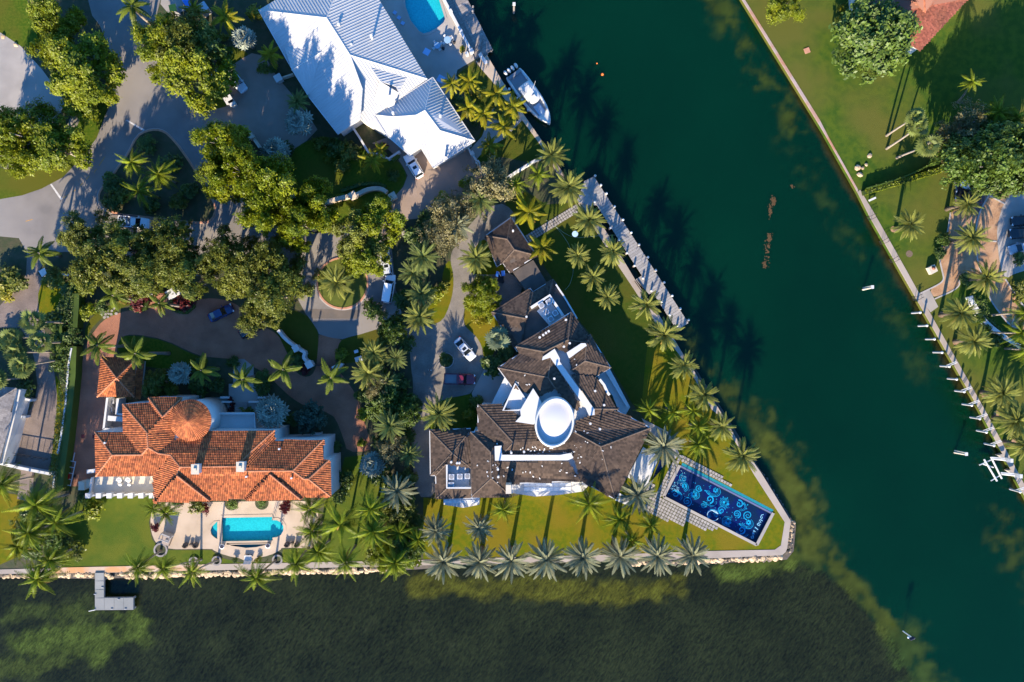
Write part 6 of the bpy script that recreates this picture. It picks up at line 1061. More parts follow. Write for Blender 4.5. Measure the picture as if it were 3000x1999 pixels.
rocks(rk, (310, 1180), lambda x: sw(x) + 2, 15, 250); rocks(rk, (0, 276), sw, 11, 50)
rk2 = sheet('point_revetment', [(1820, 1648), (2068, 1639), (2292, 1630), (2310, 1612), (2322, 1530), (2332, 1540), (2325, 1615), (2305, 1640), (2068, 1652), (1820, 1656)], -.95, m_rockd, -2.5)
rocks(rk2, (1820, 2290), sw, 12, 150, .3)
for i in range(70): y = random.uniform(1530, 1620); x = 2319 - (y - 1530) * .11 + random.uniform(0, 12); p = W(x, y); q = random.uniform(.18, .34); inst('stone', rms[i % 6][1 if random.random() < .6 else 0], rk2, (p.x, p.y, -.7), (0, 0, random.random() * 6), (q * 1.2, q, q))
rk3 = sheet('canal_revetment', [(2001, 1040), (2055, 1124), (2103, 1196), (2183, 1324), (2317, 1530), (2324, 1527), (2190, 1318), (2110, 1190), (2062, 1118), (2008, 1036)], -.95, m_rockd, -2.5)
for i in range(120): t = random.random(); y = 1040 + 485 * t; x = np.interp(y, [1037, 1121, 1193, 1284, 1384, 1527], [2002, 2056, 2104, 2158, 2230, 2318]) + random.uniform(0, 7); p = W(x, y); q = random.uniform(.14, .28); inst('stone', rms[i % 6][1], rk3, (p.x, p.y, -.75), (0, 0, random.random() * 6), (q * 1.2, q, q))
# mooring piles on the east seawall
T8 = lambda x, y: (2400 + x / 3.92, 800 + y / 3.92); T12 = lambda x, y: (2400 + x / 3.92, 1200 + y / 3.92)
ep = [T8(1065, 460), T8(1140, 608), T8(1225, 760), T8(1310, 910), T8(1392, 1068), T8(1475, 1212), T8(1560, 1352), T8(1645, 1505), T12(1735, 88), T12(1810, 240), T12(1895, 390), T12(2190, 912)]
for i, (x, y) in enumerate(ep):
    B = W(x, y, -1); lb = f'white capped mooring pile beside the east seawall, {ORD[i]} from the top'; o = root('mooring_pile', lb, 'pile', (B.x, B.y, ZW), 0, 'mooring piles along the east seawall'); q = MB(); q.cyl((B.x, B.y, -3), .2, 4.9, 10, .17); q.build('post', m_steel, o); q = MB(); q.cyl((B.x, B.y, 1.9), .26, .25, 10, .1); q.build('cap', m_white, o)
    if i in (4, 6, 7, 8, 9, 10, 11): q = MB(); e_ = Vector((B.x + 1.6, B.y + .9, 1.3)); q.tube([(B.x, B.y, .3), e_], .07, 5); q.tube([(B.x + .25, B.y - .2, .3), e_ + Vector((.2, -.2, 0))], .07, 5); q.build('brace', m_alum, o)
bl = root('boat_lift', 'pale boat lift cradle with two long beams over the canal at right', 'boat lift', at(2895, 1380, -1))
for a, b_ in (((2883, 1346), (2921, 1410)), ((2903, 1339), (2935, 1403))): q = MB(); A_, B_ = W(*a, .3), W(*b_, .3); d = B_ - A_; c = (A_ + B_) / 2; q.box((c.x, c.y, .3), (d.length, .22, .22), math.atan2(d.y, d.x)); q.build('beam', m_white, bl)
for a, b_ in (((2869, 1363), (2907, 1346)), ((2903, 1409), (2930, 1393)), ((2880, 1360), (2911, 1370))): q = MB(); q.tube([W(*a, 0), W(*b_, .1)], .11, 6); q.build('cross_member', m_alum, bl)
for i, (x, y, lb) in enumerate(((2935, 1342, 'upper of two pale piers carrying the boat lift'), (2962, 1387, 'lower of two pale piers carrying the boat lift'))):
    o = root('lift_pier', lb, 'pier', at(x, y)); q = MB(); q.prism(P2([(x - 10, y - 8), (x + 6, y - 14), (x + 16, y + 4), (x + 4, y + 2)], 0), -2, .05); q.build('platform', m_conc, o); q = MB(); q.tube([W(x - 28, y + 2, .5), W(x + 10, y + 6, .9)], .16, 6); q.tube([W(x - 30, y - 2, .5), W(x + 8, y + 1, .9)], .12, 6); q.build('hoist_arm', m_white, o); q = MB(); B = W(x + 11, y + 4); q.box((B.x, B.y, .9), (.5, .7, 1.8)); q.build('hoist_motor', m_white, o)
for x0, y0, x1, y1, lb in ((2523, 850, 2555, 843, 'leaning pale pile in the middle of the canal, upper'), (2790, 1325, 2830, 1332, 'leaning pale pile in the canal near the boat lift')):
    A_ = W(x0, y0, -1.4); B_ = W(x1, y1, 1.2); o = root('channel_pile', lb, 'pile', (A_.x, A_.y, ZW)); q = MB(); q.tube([A_, B_], .16, 7); q.tube([A_ + Vector((.1, .35, 0)), B_ + Vector((0, .3, 0))], .13, 7); q.build('post', m_cream, o); q = MB(); q.box(tuple(B_ + Vector((0, .1, .1))), (.5, .6, .2)); q.build('cap', m_white, o)
A_ = W(2644, 1849, -1); o = root('channel_marker', 'slim white channel marker post with small boards at lower right', 'marker', A_); q = MB(); q.tube([A_ + Vector((0, 0, -2)), W(2678, 1872, 2.6)], .10, 7); q.build('post', m_white, o); q = MB(); B_ = W(2672, 1871, 2.4); q.box(tuple(B_), (.9, .12, .8), R(30)); q.build('board', m_navy, o); q = MB(); q.ell(tuple(W(2662, 1868, 1.8)), (.25, .2, .2), 8, 5); q.build('gull', m_cloth, o)
A_ = W(1505, 40, -1); o = root('channel_pile', 'pale pile standing in the canal at top near the boardwalk', 'pile', A_); q = MB(); q.tube([A_ + Vector((0, 0, -1)), W(1506, 14, 2.2)], .18, 8); q.build('post', m_wood, o); q = MB(); q.box(tuple(W(1506, 12, 2.3)), (.5, .5, .25)); q.build('cap', m_white, o)
m_or = M('buoy_orange', (.6, .12, .02), rough=.4)
for x, y, r_, lb in ((1765, 218, .28, 'orange buoy floating in the canal, larger one'), (1749, 186, .15, 'orange buoy floating in the canal, smaller one')): q = MB(); B = W(x, y, -.95); q.ell(tuple(B), (r_, r_, r_), 10, 6); q.cyl((B.x, B.y, -.95), .04, r_ + .2, 6); top(q.build('buoy', m_or, smooth=True), lb, 'buoy', 'canal buoys')
q = MB()
for cx, cy, sx, sy, n in ((2267, 590, 6, 9, 70), (2256, 620, 4, 16, 50), (2254, 697, 5, 14, 60), (2248, 740, 8, 30, 40), (2240, 775, 5, 8, 30), (2322, 547, 5, 5, 14)):
    for _ in range(n):
        x, y = random.gauss(cx, sx * .6), random.gauss(cy, sy * .6); B = W(x, y, -.97); rr = random.uniform(.06, .22); q.add([(B.x + rr * math.cos(k * 1.257 + _) * random.uniform(.5, 1.2), B.y + rr * math.sin(k * 1.257 + _) * random.uniform(.5, 1.2), -.985 + .01 * random.random()) for k in range(5)], [(0, 1, 2, 3, 4)])
o = q.build('floating_seaweed', M('sargassum', (.085, .042, .012), (.055, .034, .012), 4)); o['kind'] = 'stuff'; o['label'] = 'brown floating seaweed drifting in the canal'
# ------------------------------------------------------------------ boat
bt = root('motor_boat', 'white and blue shaded motor boat with four outboards moored by seawall', 'boat', tuple(W(1557, 288, 0).to_2d()) + (ZW,), math.atan2(-137, 100)); bt.scale = (1.08, 1.22, 1.08)
prof = [(-5.3, 1.28), (-4.6, 1.42), (-3, 1.5), (-1, 1.5), (1, 1.42), (2.6, 1.2), (3.9, .85), (4.8, .42), (5.35, .04)]
def loft(secs, mb, cap=True):
    n = len(secs[0]); vs = [p for s_ in secs for p in s_]; fs = [(i * n + k, i * n + (k + 1) % n, (i + 1) * n + (k + 1) % n, (i + 1) * n + k) for i in range(len(secs) - 1) for k in range(n)]
    if cap: fs += [tuple(range(n))[::-1], tuple((len(secs) - 1) * n + k for k in range(n))]
    mb.add(vs, fs)
q = MB(); loft([[(x, -hw, 1.0 + .06 * max(0, x)), (x, -hw * .96, .55), (x, -hw * .55, -.1), (x, 0, -.35), (x, hw * .55, -.1), (x, hw * .96, .55), (x, hw, 1.0 + .06 * max(0, x)), (x, hw * .76, 1.02 + .06 * max(0, x)), (x, hw * .72, .62 if x < 3.8 else .95 + .06 * x), (x, 0, .60 if x < 3.8 else .97 + .06 * x), (x, -hw * .72, .62 if x < 3.8 else .95 + .06 * x), (x, -hw * .76, 1.02 + .06 * max(0, x))] for x, hw in prof], q)
q.build('hull', m_white, bt, True, True); q = MB(); loft([[(x, -hw * 1.03, .72), (x, -hw * 1.03, .86), (x, hw * 1.03, .86), (x, hw * 1.03, .72)] for x, hw in prof[:-1]], q); q.build('rub_rail', m_grey, bt, False, True)
q = MB(); rt = [(-2.3, .85), (-2.1, 1.1), (-.5, 1.15), (.6, 1.05), (1.3, .7), (1.45, .2)]; loft([[(x, -h_, 2.55), (x, -h_ * .9, 2.68), (x, 0, 2.74), (x, h_ * .9, 2.68), (x, h_, 2.55)] for x, h_ in rt], q); tp = q.build('hardtop', m_white, bt, True, True)
q = MB(); q.box((-.8, 0, 2.78), (1.7, 1.0, .08)); q.box((.5, .1, 2.9), (.7, .6, .3), 0, .7); q.build('radar_box', m_wall, tp, False, True)
q = MB()
for x, y in ((-1.9, .9), (-1.9, -.9), (.8, .8), (.8, -.8)): q.tube([(x, y, .7), (x * .95, y * .95, 2.6)], .04, 6)
q.build('top_legs', m_alum, bt, False, True); q = MB(); q.box((-.2, 0, 1.2), (1.4, 1.2, 1.2), 0, .8); q.build('console', m_white, bt, False, True); q = MB(); q.box((-1.5, 0, .95), (.6, 1.4, .7)); q.build('helm_seat', m_wall, bt, False, True)
q = MB(); q.box((2.4, 0, .75), (2.2, 1.2, .3), 0, .9); q.build('bow_seat', M('boat_blue_cover', (.28, .38, .48), rough=.6), bt, False, True); q = MB(); q.box((-4.9, 0, .9), (.5, 2.3, .5)); q.build('transom_seat', m_grey, bt, False, True)
for y in (-.96, -.32, .32, .96):
    q = MB(); q.ell((-5.95, y, 1.15), (.48, .25, .4), 10, 6); en = q.build('outboard_motor', m_white, bt, True, True); q = MB(); q.box((-5.85, y, .5), (.3, .14, 1.2), 0); q.build('leg', m_grey, en, False, True)
q = MB(); q.tube([(-.6, .5, 2.7), (-.9, 1.2, 5.0)], .025, 5); q.tube([(-.6, -.5, 2.7), (-.9, -1.2, 5.0)], .025, 5); q.build('outrigger', m_alum, bt, False, True)
# ------------------------------------------------------------------ vehicles
def paint(n, c): return M(n, c, rough=.25, spec=.5, coat=.6)
m_psil, m_pwh, m_pbl, m_pbk, m_prd, m_pgr = paint('silver_paint', (.50, .52, .54)), paint('white_car_paint', (.72, .73, .74)), paint('navy_paint', (.012, .025, .10)), paint('black_paint', (.012, .013, .016)), paint('dark_red_paint', (.14, .012, .025)), paint('grey_paint', (.30, .31, .33))
def ring(x, hw, z0, z1): return [(x, -.82 * hw, z0), (x, -hw, z0 + .2), (x, -hw, z1 - .2), (x, -.87 * hw, z1 - .03), (x, -.4 * hw, z1 + .02), (x, .4 * hw, z1 + .02), (x, .87 * hw, z1 - .03), (x, hw, z1 - .2), (x, hw, z0 + .2), (x, .82 * hw, z0)]
def car(x, y, ang, kind, mt, label, sunroof=False):
    L_ = {'sedan': 4.75, 'suv': 4.85, 'pickup': 5.7, 'van': 5.3}[kind]; hw = {'sedan': .92, 'suv': .97, 'pickup': 1.0, 'van': 1.0}[kind]; z1 = {'sedan': .92, 'suv': 1.05, 'pickup': 1.12, 'van': 1.2}[kind]
    p = W(x, y, .8); o = root({'sedan': 'parked_car', 'suv': 'parked_suv', 'pickup': 'pickup_truck', 'van': 'delivery_van'}[kind], label, {'sedan': 'car', 'suv': 'car', 'pickup': 'pickup truck', 'van': 'van'}[kind], (p.x, p.y, .02), R(ang)); h = L_ / 2
    B = lambda m_, n, mm_, par=o, sm=False: m_.build(n, mm_, par, sm, True)
    back = -.15 if kind == 'pickup' else -h
    st = [(-h, .72, z1 - .16), (-h + .12, .88, z1 - .05), (-h + .7, .97, z1), (-.2 * h, 1, z1), (.3 * h, 1, z1 - .01), (.62 * h, .97, z1 - .06), (.86 * h, .90, z1 - .13), (h - .1, .78, z1 - .24), (h, .62, z1 - .34)]
    if kind == 'pickup': st = [(-.25, .99, z1)] + st[3:]
    q = MB(); loft([ring(a, b * hw, .24, c) for a, b, c in st], q); B(q, 'body', mt, sm=False)
    zr = {'sedan': 1.44, 'suv': 1.72, 'pickup': 1.82, 'van': 2.15}[kind]
    cb = {'sedan': (-.80, -.42, .13, .48), 'suv': (-.93, -.80, .10, .42), 'pickup': (-.06, 0, .24, .46), 'van': (-.97, -.92, .30, .58)}[kind]; x0, x1, x2, x3 = [c * h for c in cb]
    q = MB(); zb = z1 - .04; loft([[(x0, -hw * .86, zb), (x1, -hw * .70, zr - .02), (x1, hw * .70, zr - .02), (x0, hw * .86, zb)], [(x3, -hw * .84, zb - .05), (x2, -hw * .68, zr - .02), (x2, hw * .68, zr - .02), (x3, hw * .84, zb - .05)]], q); B(q, 'windows', m_glass)
    q = MB(); loft([[(a, -b * hw, zr - .05), (a, -b * hw * .96, zr + .01), (a, b * hw * .96, zr + .01), (a, b * hw, zr - .05)] for a, b in ((x1 - .03, .64), (x1 + .15, .73), ((x1 + x2) / 2, .74), (x2 - .1, .72), (x2 + .05, .66))], q); rf = B(q, 'roof', mt)
    q = MB()
    for sg in (-1, 1):
        q.tube([(x0 + .04, sg * hw * .86, zb), (x1, sg * hw * .71, zr)], .05, 5); q.tube([(x3 - .02, sg * hw * .84, zb - .04), (x2, sg * hw * .69, zr)], .045, 5)
        q.tube([((x0 + x3) / 2 - .1, sg * hw * .87, zb), ((x1 + x2) / 2, sg * hw * .72, zr)], .045, 5)
    B(q, 'pillars', mt)
    if sunroof: q = MB(); q.box(((x1 + x2) / 2 + .25, 0, zr + .012), (.55, .75, .02)); B(q, 'sunroof', m_glass, rf)
    if kind == 'suv':
        q = MB()
        for sg in (-1, 1): q.tube([(x1 + .1, sg * hw * .66, zr + .06), (x2 - .1, sg * hw * .64, zr + .06)], .03, 5)
        B(q, 'roof_rails', m_chrome, rf)
    for sx in (-1, 1):
        for sy in (-1, 1):
            q = MB(); cx = sx * h * .60 - .05; q.tube([(cx, sy * (hw - .20), .33), (cx, sy * (hw + .02), .33)], .34, 16); wl = B(q, 'wheel', m_black); q = MB(); q.tube([(cx, sy * (hw + .01), .33), (cx, sy * (hw + .035), .33)], .2, 10); B(q, 'rim', m_chrome, wl)
    for sy in (-1, 1):
        q = MB(); q.box((h - .20, sy * hw * .66, z1 - .30), (.28, .38, .16), sy * -.3); B(q, 'headlight', m_lamp); q = MB(); q.box((-h + .06, sy * hw * .72, z1 - .22), (.14, .3, .2)); B(q, 'taillight', m_red)
        q = MB(); q.box((x3 - .35, sy * (hw + .1), z1 + .06), (.14, .24, .14)); B(q, 'mirror', mt)
    if kind == 'pickup':
        q = MB(); q.box((-h * .54, 0, .72), (h * .92, 1.6, .1)); B(q, 'bed_floor', m_grey); q = MB()
        for sy in (-1, 1): q.box((-h * .54, sy * (hw - .08), .78), (h * .92, .16, .72))
        q.box((-h + .06, 0, .78), (.12, 1.9, .72)); B(q, 'bed_sides', mt)
    return o
car(692, 237, -51, 'sedan', m_psil, 'silver sedan parked in shade on the tan drive by white gate piers', True); car(1212, 486, 121, 'suv', m_pwh, 'white car with dark sunroof at the corner of white garage roof', True)
lp = car(393, 652, -5, 'pickup', m_pwh, 'white pickup loaded with gear and long side racks beside road island'); car(1132, 772, 100, 'suv', m_psil, 'silver car under trees right of the round traffic island', True); car(1139, 846, 80, 'van', m_pwh, 'white van in shade half hidden by palms behind the silver car')
car(646, 917, 26, 'sedan', m_pbl, 'dark blue sedan on the shaded red brick drive'); car(737, 963, 31, 'suv', m_pbk, 'black car on the red brick drive under tree edge', True); car(1362, 1023, -50, 'sedan', m_psil, 'silver sedan with dark sunroof parked on cobble drive', True); car(1347, 1111, -1, 'pickup', m_prd, 'dark red pickup parked below the round planter')
car(2857, 542, 171, 'sedan', m_pwh, 'white sedan on dark brick drive under the east thicket'); car(2838, 577, 172, 'sedan', m_pbk, 'dark car parked below the white sedan, half under date palm'); car(3003, 646, 184, 'sedan', m_pbk, 'black car at right edge, topmost of the row of three'); car(2997, 683, 183, 'suv', m_pbk, 'black car at right edge, middle of the row of three'); car(2994, 724, 196, 'sedan', m_pgr, 'silver grey car at right edge, lowest of the row of three')
q = MB()
for sy in (-1, 1): q.box((-1.6, sy * 1.08, 1.25), (4.4, .18, .25)); q.box((-1.2, sy * 1.08, 1.5), (3.6, .1, .08))
q.build('side_rack', m_navy, lp, local=True); q = MB()
for x, y, s_ in ((-2.3, .3, .5), (-1.9, -.5, .45), (-1.3, .2, .55), (-.9, -.3, .5), (-1.7, .6, .35)): q.box((x, y, 1.0), (s_ * 1.3, s_, s_), x)
q.build('gear', M('blue_gear', (.06, .14, .25), (.2, .25, .3), 3), lp, local=True)
c_ = root('utility_cart', 'small cart with bright blue covers at the top of cobble drive', 'cart', at(1467, 815, 0), R(90)); q = MB(); q.box((0, 0, .45), (1.9, 1.1, .3)); q.build('chassis', m_black, c_, local=True)
q = MB(); q.box((.75, -.45, 1.1), (.9, .65, .7), .1); q.box((.65, .6, .9), (.9, .55, .5), -.3); q.build('blue_cover', m_umb, c_, local=True); q = MB(); q.box((.6, .15, 1.3), (.9, .15, .12), .5); q.build('white_board', m_white, c_, local=True)
for x in (-.6, .6):
    for y in (-.55, .55): q = MB(); q.tube([(x, y - .08, .25), (x, y + .08, .25)], .25, 12); q.build('wheel', m_black, c_, local=True)
tl = root('flat_trailer', 'pale flat trailer with rails in shade along the hedge by the mansion', 'trailer', at(211, 1385, 0), R(78)); q = MB()
for y in (-.55, .55): q.box((0, y, .6), (4.6, .12, .14))
for x in (-2.2, -1.1, 0, 1.1, 2.2): q.box((x, 0, .6), (.12, 1.1, .1))
q.box((3.0, 0, .5), (1.6, .12, .12)); q.box((-2.7, 0, .6), (.9, .12, .12)); q.build('frame', m_alum, tl, local=True); q = MB(); q.box((-.6, .1, .75), (.9, .4, .25)); q.build('red_box', m_red, tl, local=True)
for y in (-.75, .75): q = MB(); q.tube([(-.4, y - .08, .3), (-.4, y + .08, .3)], .3, 12); q.build('wheel', m_black, tl, local=True)
# ------------------------------------------------------------------ kerbs, islands, markings
ISL = smooth2([(400, 400), (428, 384), (457, 379), (482, 386), (500, 402), (531, 438), (600, 543), (624, 588), (633, 612), (622, 643), (598, 656), (434, 637), (339, 627), (306, 612), (289, 592), (289, 566), (303, 545), (329, 515), (352, 482), (375, 451)], 1)
sheet('road_island', ISL, .10, m_soil, -.02); m = MB(); ribbon(ISL, .36, -.02, .16, m, True); m.build('island_kerb', m_salmon)['kind'] = 'structure'
m = MB(); ribbon([(x + (x - 450) * .016, y + (y - 530) * .016) for x, y in ISL], .3, -.02, .05, m, True); m.build('island_gutter', m_kerb)['kind'] = 'structure'
RI = circ(1003, 830, 72, 48); sheet('roundabout_lawn', RI, .12, M('island_grass', (.085, .098, .008), (.065, .085, .008), 1.2, bump=.8, bsc=9), -.02)
m = MB(); ribbon(circ(1003, 830, 74, 64), .32, -.02, .17, m, True); m.build('roundabout_kerb', m_salmon)['kind'] = 'structure'; m = MB(); ribbon(circ(1003, 830, 78, 64), .2, -.02, .05, m, True); m.build('roundabout_gutter', m_kerb)['kind'] = 'structure'
m = MB(); ribbon(circ(1307, 1056, 21.5, 32), .15, 0, .14, m, True); m.build('planter_edge', m_kerb)['kind'] = 'structure'; sheet('planter_soil', circ(1307, 1056, 21, 28), .06, m_soil)
m = MB()
for p in ([(147, 541), (151, 539), (183, 583), (178, 586)], [(369, 354), (372, 351), (424, 380), (420, 384)]): m.prism(P2(p), None, .018)
m.build('stop_line', m_paintw)['kind'] = 'structure'; m = MB()
for a, b in (((307, 459), (290, 486)), ((283, 495), (276, 505)), ((262, 515), (252, 527)), ((242, 537), (234, 545)), ((221, 556), (214, 563)), ((200, 570), (186, 580)), ((75, 649), (95, 643))):
    ribbon([a, b], .14, .01, .017, m)
m.build('yellow_line', m_painty)['kind'] = 'structure'
# ------------------------------------------------------------------ garden walls and gates
m_lime = M('limestone_wall', (.50, .40, .29), (.42, .33, .24), 1.2, bump=.4, bsc=5, c3=(.55, .45, .34), sc3=.3)
def gwall(label, pts, wd, h, mt, piers=(), pm_=None, sm=1):
    c = W(*pts[0]); o = root('garden_wall', label, 'wall', (c.x, c.y, 0)); strip(o, 'wall_run', smooth2(pts, sm, False) if sm else pts, wd, -.05, h, mt)
    for x, y, s_ in piers: p = W(x, y, h); q = MB(); q.box((p.x, p.y, h * .62), (s_, s_, h * 1.24), R(30)); pr = q.build('pier', pm_ or mt, o); q = MB(); q.box((p.x, p.y, h * 1.24 + .06), (s_ * 1.2, s_ * 1.2, .12), R(30)); q.build('pier_cap', pm_ or mt, pr)
    return o
gwall('curved limestone wall along the front lawn with square piers', [(952, 594), (983, 584), (1029, 573), (1044, 571), (1072, 556), (1097, 551), (1118, 553), (1133, 563)], .75, 1.1, m_lime, ((1034, 574, 1.1), (1151, 576, 1.1), (940, 587, 1.0)))
gwall('limestone wall piece running under bright roadside trees', [(850, 568), (873, 585), (896, 596)], .5, 1.1, m_lime, ((905, 606, 1.2),)); gwall('pale wall with round pier by silver fan palm on tan drive', [(738, 400), (752, 420), (760, 433)], .45, 1.2, m_lime, ((736, 400, .9),)); gwall('pale wall below silver fan palm leading under trees', [(779, 468), (795, 488), (809, 507)], .5, 1.2, m_lime, ((783, 474, 1.2),))
gwall('low wall with two square piers left of silver sedan', [(630, 228), (645, 250), (664, 285)], .5, 1.0, m_lime, ((626, 219, 1.4), (671, 294, 1.2), (681, 303, .9)), m_wall)
gwall('gate pier by the white roof edge with slatted gate', [(826, 227), (842, 222), (858, 216)], .25, 1.0, m_lime, ((816, 230, 1.1),), m_wall)
gwall('grey garden wall winding under bright trees at left', [(242, 224), (240, 276), (222, 325), (199, 375), (173, 408), (133, 446), (79, 471), (10, 489)], .7, 1.6, m_conc)
gwall('low white garden wall with pointed bend below white roof', [(1051, 400), (1080, 448), (1112, 452), (1138, 465), (1171, 443)], .35, 1.2, m_white, sm=0); gwall('white wall beside the planted patch under white roof', [(1031, 370), (1051, 400)], .35, 1.2, m_white, sm=0)
gwall('white wall with piers right of the garage drive', [(1371, 433), (1400, 476), (1422, 512)], .3, 1.3, m_white, ((1383, 450, .6), (1400, 478, .6)), sm=0); gwall('long white wall from the bare tree to the canal edge', [(1486, 520), (1520, 498), (1560, 474), (1592, 458)], .35, 1.3, m_white, sm=0); gwall('white wall at the drive end beside bare brown trees', [(1327, 596), (1352, 580), (1373, 568)], .3, 1.2, m_white, sm=0)
gwall('white curved entrance wall with two piers beside brick drive', [(814, 968), (835, 994), (865, 1017), (880, 1026), (893, 1033), (888, 1047), (896, 1058), (908, 1066)], .55, 1.6, m_white, ((868, 1021, .95), (907, 1068, 1.05)), m_white); gwall('short white wall and pier right of the brick gateway', [(1002, 1066), (995, 1074), (986, 1079)], .4, 1.6, m_white, ((986, 1079, 1.0),), m_white)
gt = strip(None, 'entrance_gate', [(914, 1069), (978, 1077)], .1, .1, 1.5, m_black); top(gt, 'thin dark metal gate across the brick gateway', 'gate')
gwall('white gate wing left of the flower beds gateway', [(408, 835), (415, 847), (426, 853)], .4, 1.6, m_white, ((431, 854, 1.3),), m_white); gwall('white gate wing right of the flower beds gateway', [(530, 852), (522, 861), (510, 864)], .4, 1.6, m_white, ((503, 862, 1.3),), m_white); top(strip(None, 'entrance_gate', [(440, 858), (496, 866)], .1, .1, 1.5, m_black), 'thin dark gate between red flower beds', 'gate')
gwall('long white wall along top of the pool boardwalk', [(1270, -60), (1302, 0), (1330, 53), (1352, 95), (1381, 150)], .42, .9, m_white, ((1350, 92, .5), (1320, 34, .5), (1381, 150, .6), (1368, 158, .45)), sm=0)
gwall('curved white retaining wall on the east bank', [(2844, 869), (2858, 900), (2872, 922), (2890, 945), (2910, 963), (2935, 982), (2961, 999), (3000, 1022), (3060, 1050)], .75, 1.1, m_wall)
gwall('white wall below grey brick drive with thin gate', [(0, 1358), (60, 1372), (110, 1382), (157, 1391)], .5, 1.3, m_white, sm=0); q = MB()
for i in range(8): p = W(24 + i * 16.5, 1326 + i * 2.8); q.tube([(p.x, p.y, 0), (p.x, p.y, 1.5)], .05, 5)
ribbon([(20, 1325), (140, 1345)], .05, 1.35, 1.45, q); ribbon([(20, 1325), (140, 1345)], .05, .2, .3, q); top(q.build('metal_fence', m_black), 'thin dark metal fence across the grey brick drive', 'fence')
gwall('slim white wall inside the long dark hedge', [(209, 1020), (200, 1070), (192, 1180), (178, 1280), (168, 1330)], .3, 2.2, m_white, sm=0); gwall('white wall end at lower end of long hedge', [(158, 1392), (155, 1428)], .3, 1.3, m_white, sm=0)
gwall('white low wall under olive trees at grey brick drive mouth', [(125, 800), (160, 802), (200, 806)], .35, 1.2, m_white, ((130, 799, 1.0),), sm=0)
# ------------------------------------------------------------------ terrace and garden furniture
m_pot = M('white_pot', (.7, .7, .72), rough=.4)
def lounger(x, y, ang, label, mt, L_=2.0):
    p = W(x, y); o = root('sun_lounger', label, 'lounger', (p.x, p.y, .05), R(ang), 'sun loungers around pools'); q = MB(); q.box((.25, 0, .34), (L_ * .68, .66, .08)); q.build('seat', mt, o, local=True)
    q = MB(); q.add([(-.42 * L_ + .45, -.33, .36), (-.42 * L_ + .45, .33, .36), (-.5 * L_, .33, .85), (-.5 * L_, -.33, .85), (-.42 * L_ + .45, -.33, .44), (-.42 * L_ + .45, .33, .44), (-.5 * L_ + .02, .33, .93), (-.5 * L_ + .02, -.33, .93)], [(0, 1, 2, 3), (4, 5, 6, 7), (0, 3, 7, 4), (1, 2, 6, 5), (2, 3, 7, 6)]); q.build('backrest', mt, o, local=True)
    for a in (-.6, .8):
        for b in (-.28, .28): q = MB(); q.box((a, b, .15), (.07, .07, .32)); q.build('leg', m_black, o, local=True)
for x, y, t in ((546, 1596, 'brown wicker chair, left of three on patio left side'), (562, 1595, 'brown wicker stool between two chairs on patio left side'), (576, 1596, 'brown wicker chair, right of three on patio left side'), (843, 1594, 'brown wicker chair, left of three at patio right edge'), (857, 1591, 'brown wicker stool between chairs at patio right edge'), (872, 1594, 'brown wicker chair, right of three at patio right edge')):
    p = W(x, y); o = root('wicker_stool' if 'stool' in t else 'wicker_chair', t, 'chair', (p.x, p.y, .04), 0, 'wicker patio seats'); k = .7 if 'stool' in t else 1; q = MB(); q.cyl((0, 0, 0), .42 * k, .42, 14, .5 * k); q.build('seat', m_wick, o, True, True)
    if k == 1: q = MB(); q.tube([(.45 * math.cos(a), .45 * math.sin(a), .72) for a in [R(180 + 20 * i) for i in range(10)]], .09, 6); q.tube([(.46 * math.cos(a), .46 * math.sin(a), .52) for a in [R(180 + 20 * i) for i in range(10)]], .09, 6); q.build('backrest', m_wick, o, True, True)
p = W(492, 1578); o = root('daybed', 'large beige daybed with folded canopy on the left of cream patio', 'daybed', (p.x, p.y, .04), R(-22)); q = MB(); q.box((0, 0, .3), (1.7, 2.1, .45)); q.build('base', m_wick, o, local=True); q = MB(); q.box((0, -.1, .58), (1.5, 1.8, .14)); q.build('cushion', M('taupe_cushion', (.30, .24, .2)), o, local=True); q = MB(); q.box((0, 1.0, .95), (1.9, .3, 1.5)); q.tube([(-.9, 1, 1.7), (-.9, .1, 1.9), (.9, .1, 1.9), (.9, 1, 1.7)], .12, 6); q.build('canopy', M('grey_canopy', (.28, .27, .27)), o, local=True); q = MB(); q.box((.2, -.2, .7), (.5, .5, .14), .3); q.build('pillow', m_grey, o, local=True)
for x, t in ((723, 'left of two white deck chairs on the patio steps'), (734, 'right of two white deck chairs on the patio steps')): lounger(x, 1638, 90, t, m_wall, 1.5)
m = MB(); m.prism(P2([(716, 1641), (739, 1641), (739, 1654), (716, 1654)]), 0, .2); m.build('patio_step', m_patio)['kind'] = 'structure'
for x, y, t in ((654, 1599, 'white pot with blue rim at left end of overflow basin'), (788, 1597, 'white pot with blue rim at right end of overflow basin')): p = W(x, y); o = root('planter_pot', t, 'pot', (p.x, p.y, .04), 0); q = MB(); q.cyl((0, 0, 0), .28, .7, 14, .45); q.build('pot', m_pot, o, True, True); q = MB(); q.cyl((0, 0, .66), .36, .06, 14); q.build('soil', m_navy, o, False, True)
for x, y, r_, t in ((470, 1612, 18, 'large round planting ring around leaning palm base at patio corner'), (567, 1646, 12, 'planting ring below patio, left of steps'), (634, 1644, 12, 'planting ring below patio, nearest the steps'), (812, 1641, 13, 'planting ring right of the patio steps')): q = MB(); ribbon(circ(x, y, r_, 28), .3, 0, .22, q, True); top(q.build('planting_ring', m_greyt), t, 'planter'); sheet('planting_bed', circ(x, y, r_ - 2, 24), .05, m_soil)
for x, y, t in ((678, 1478, 'a'), (767, 1476, 'b')): sheet('planting_bed', circ(x, y - 2, 20, 24), .055, m_soil)
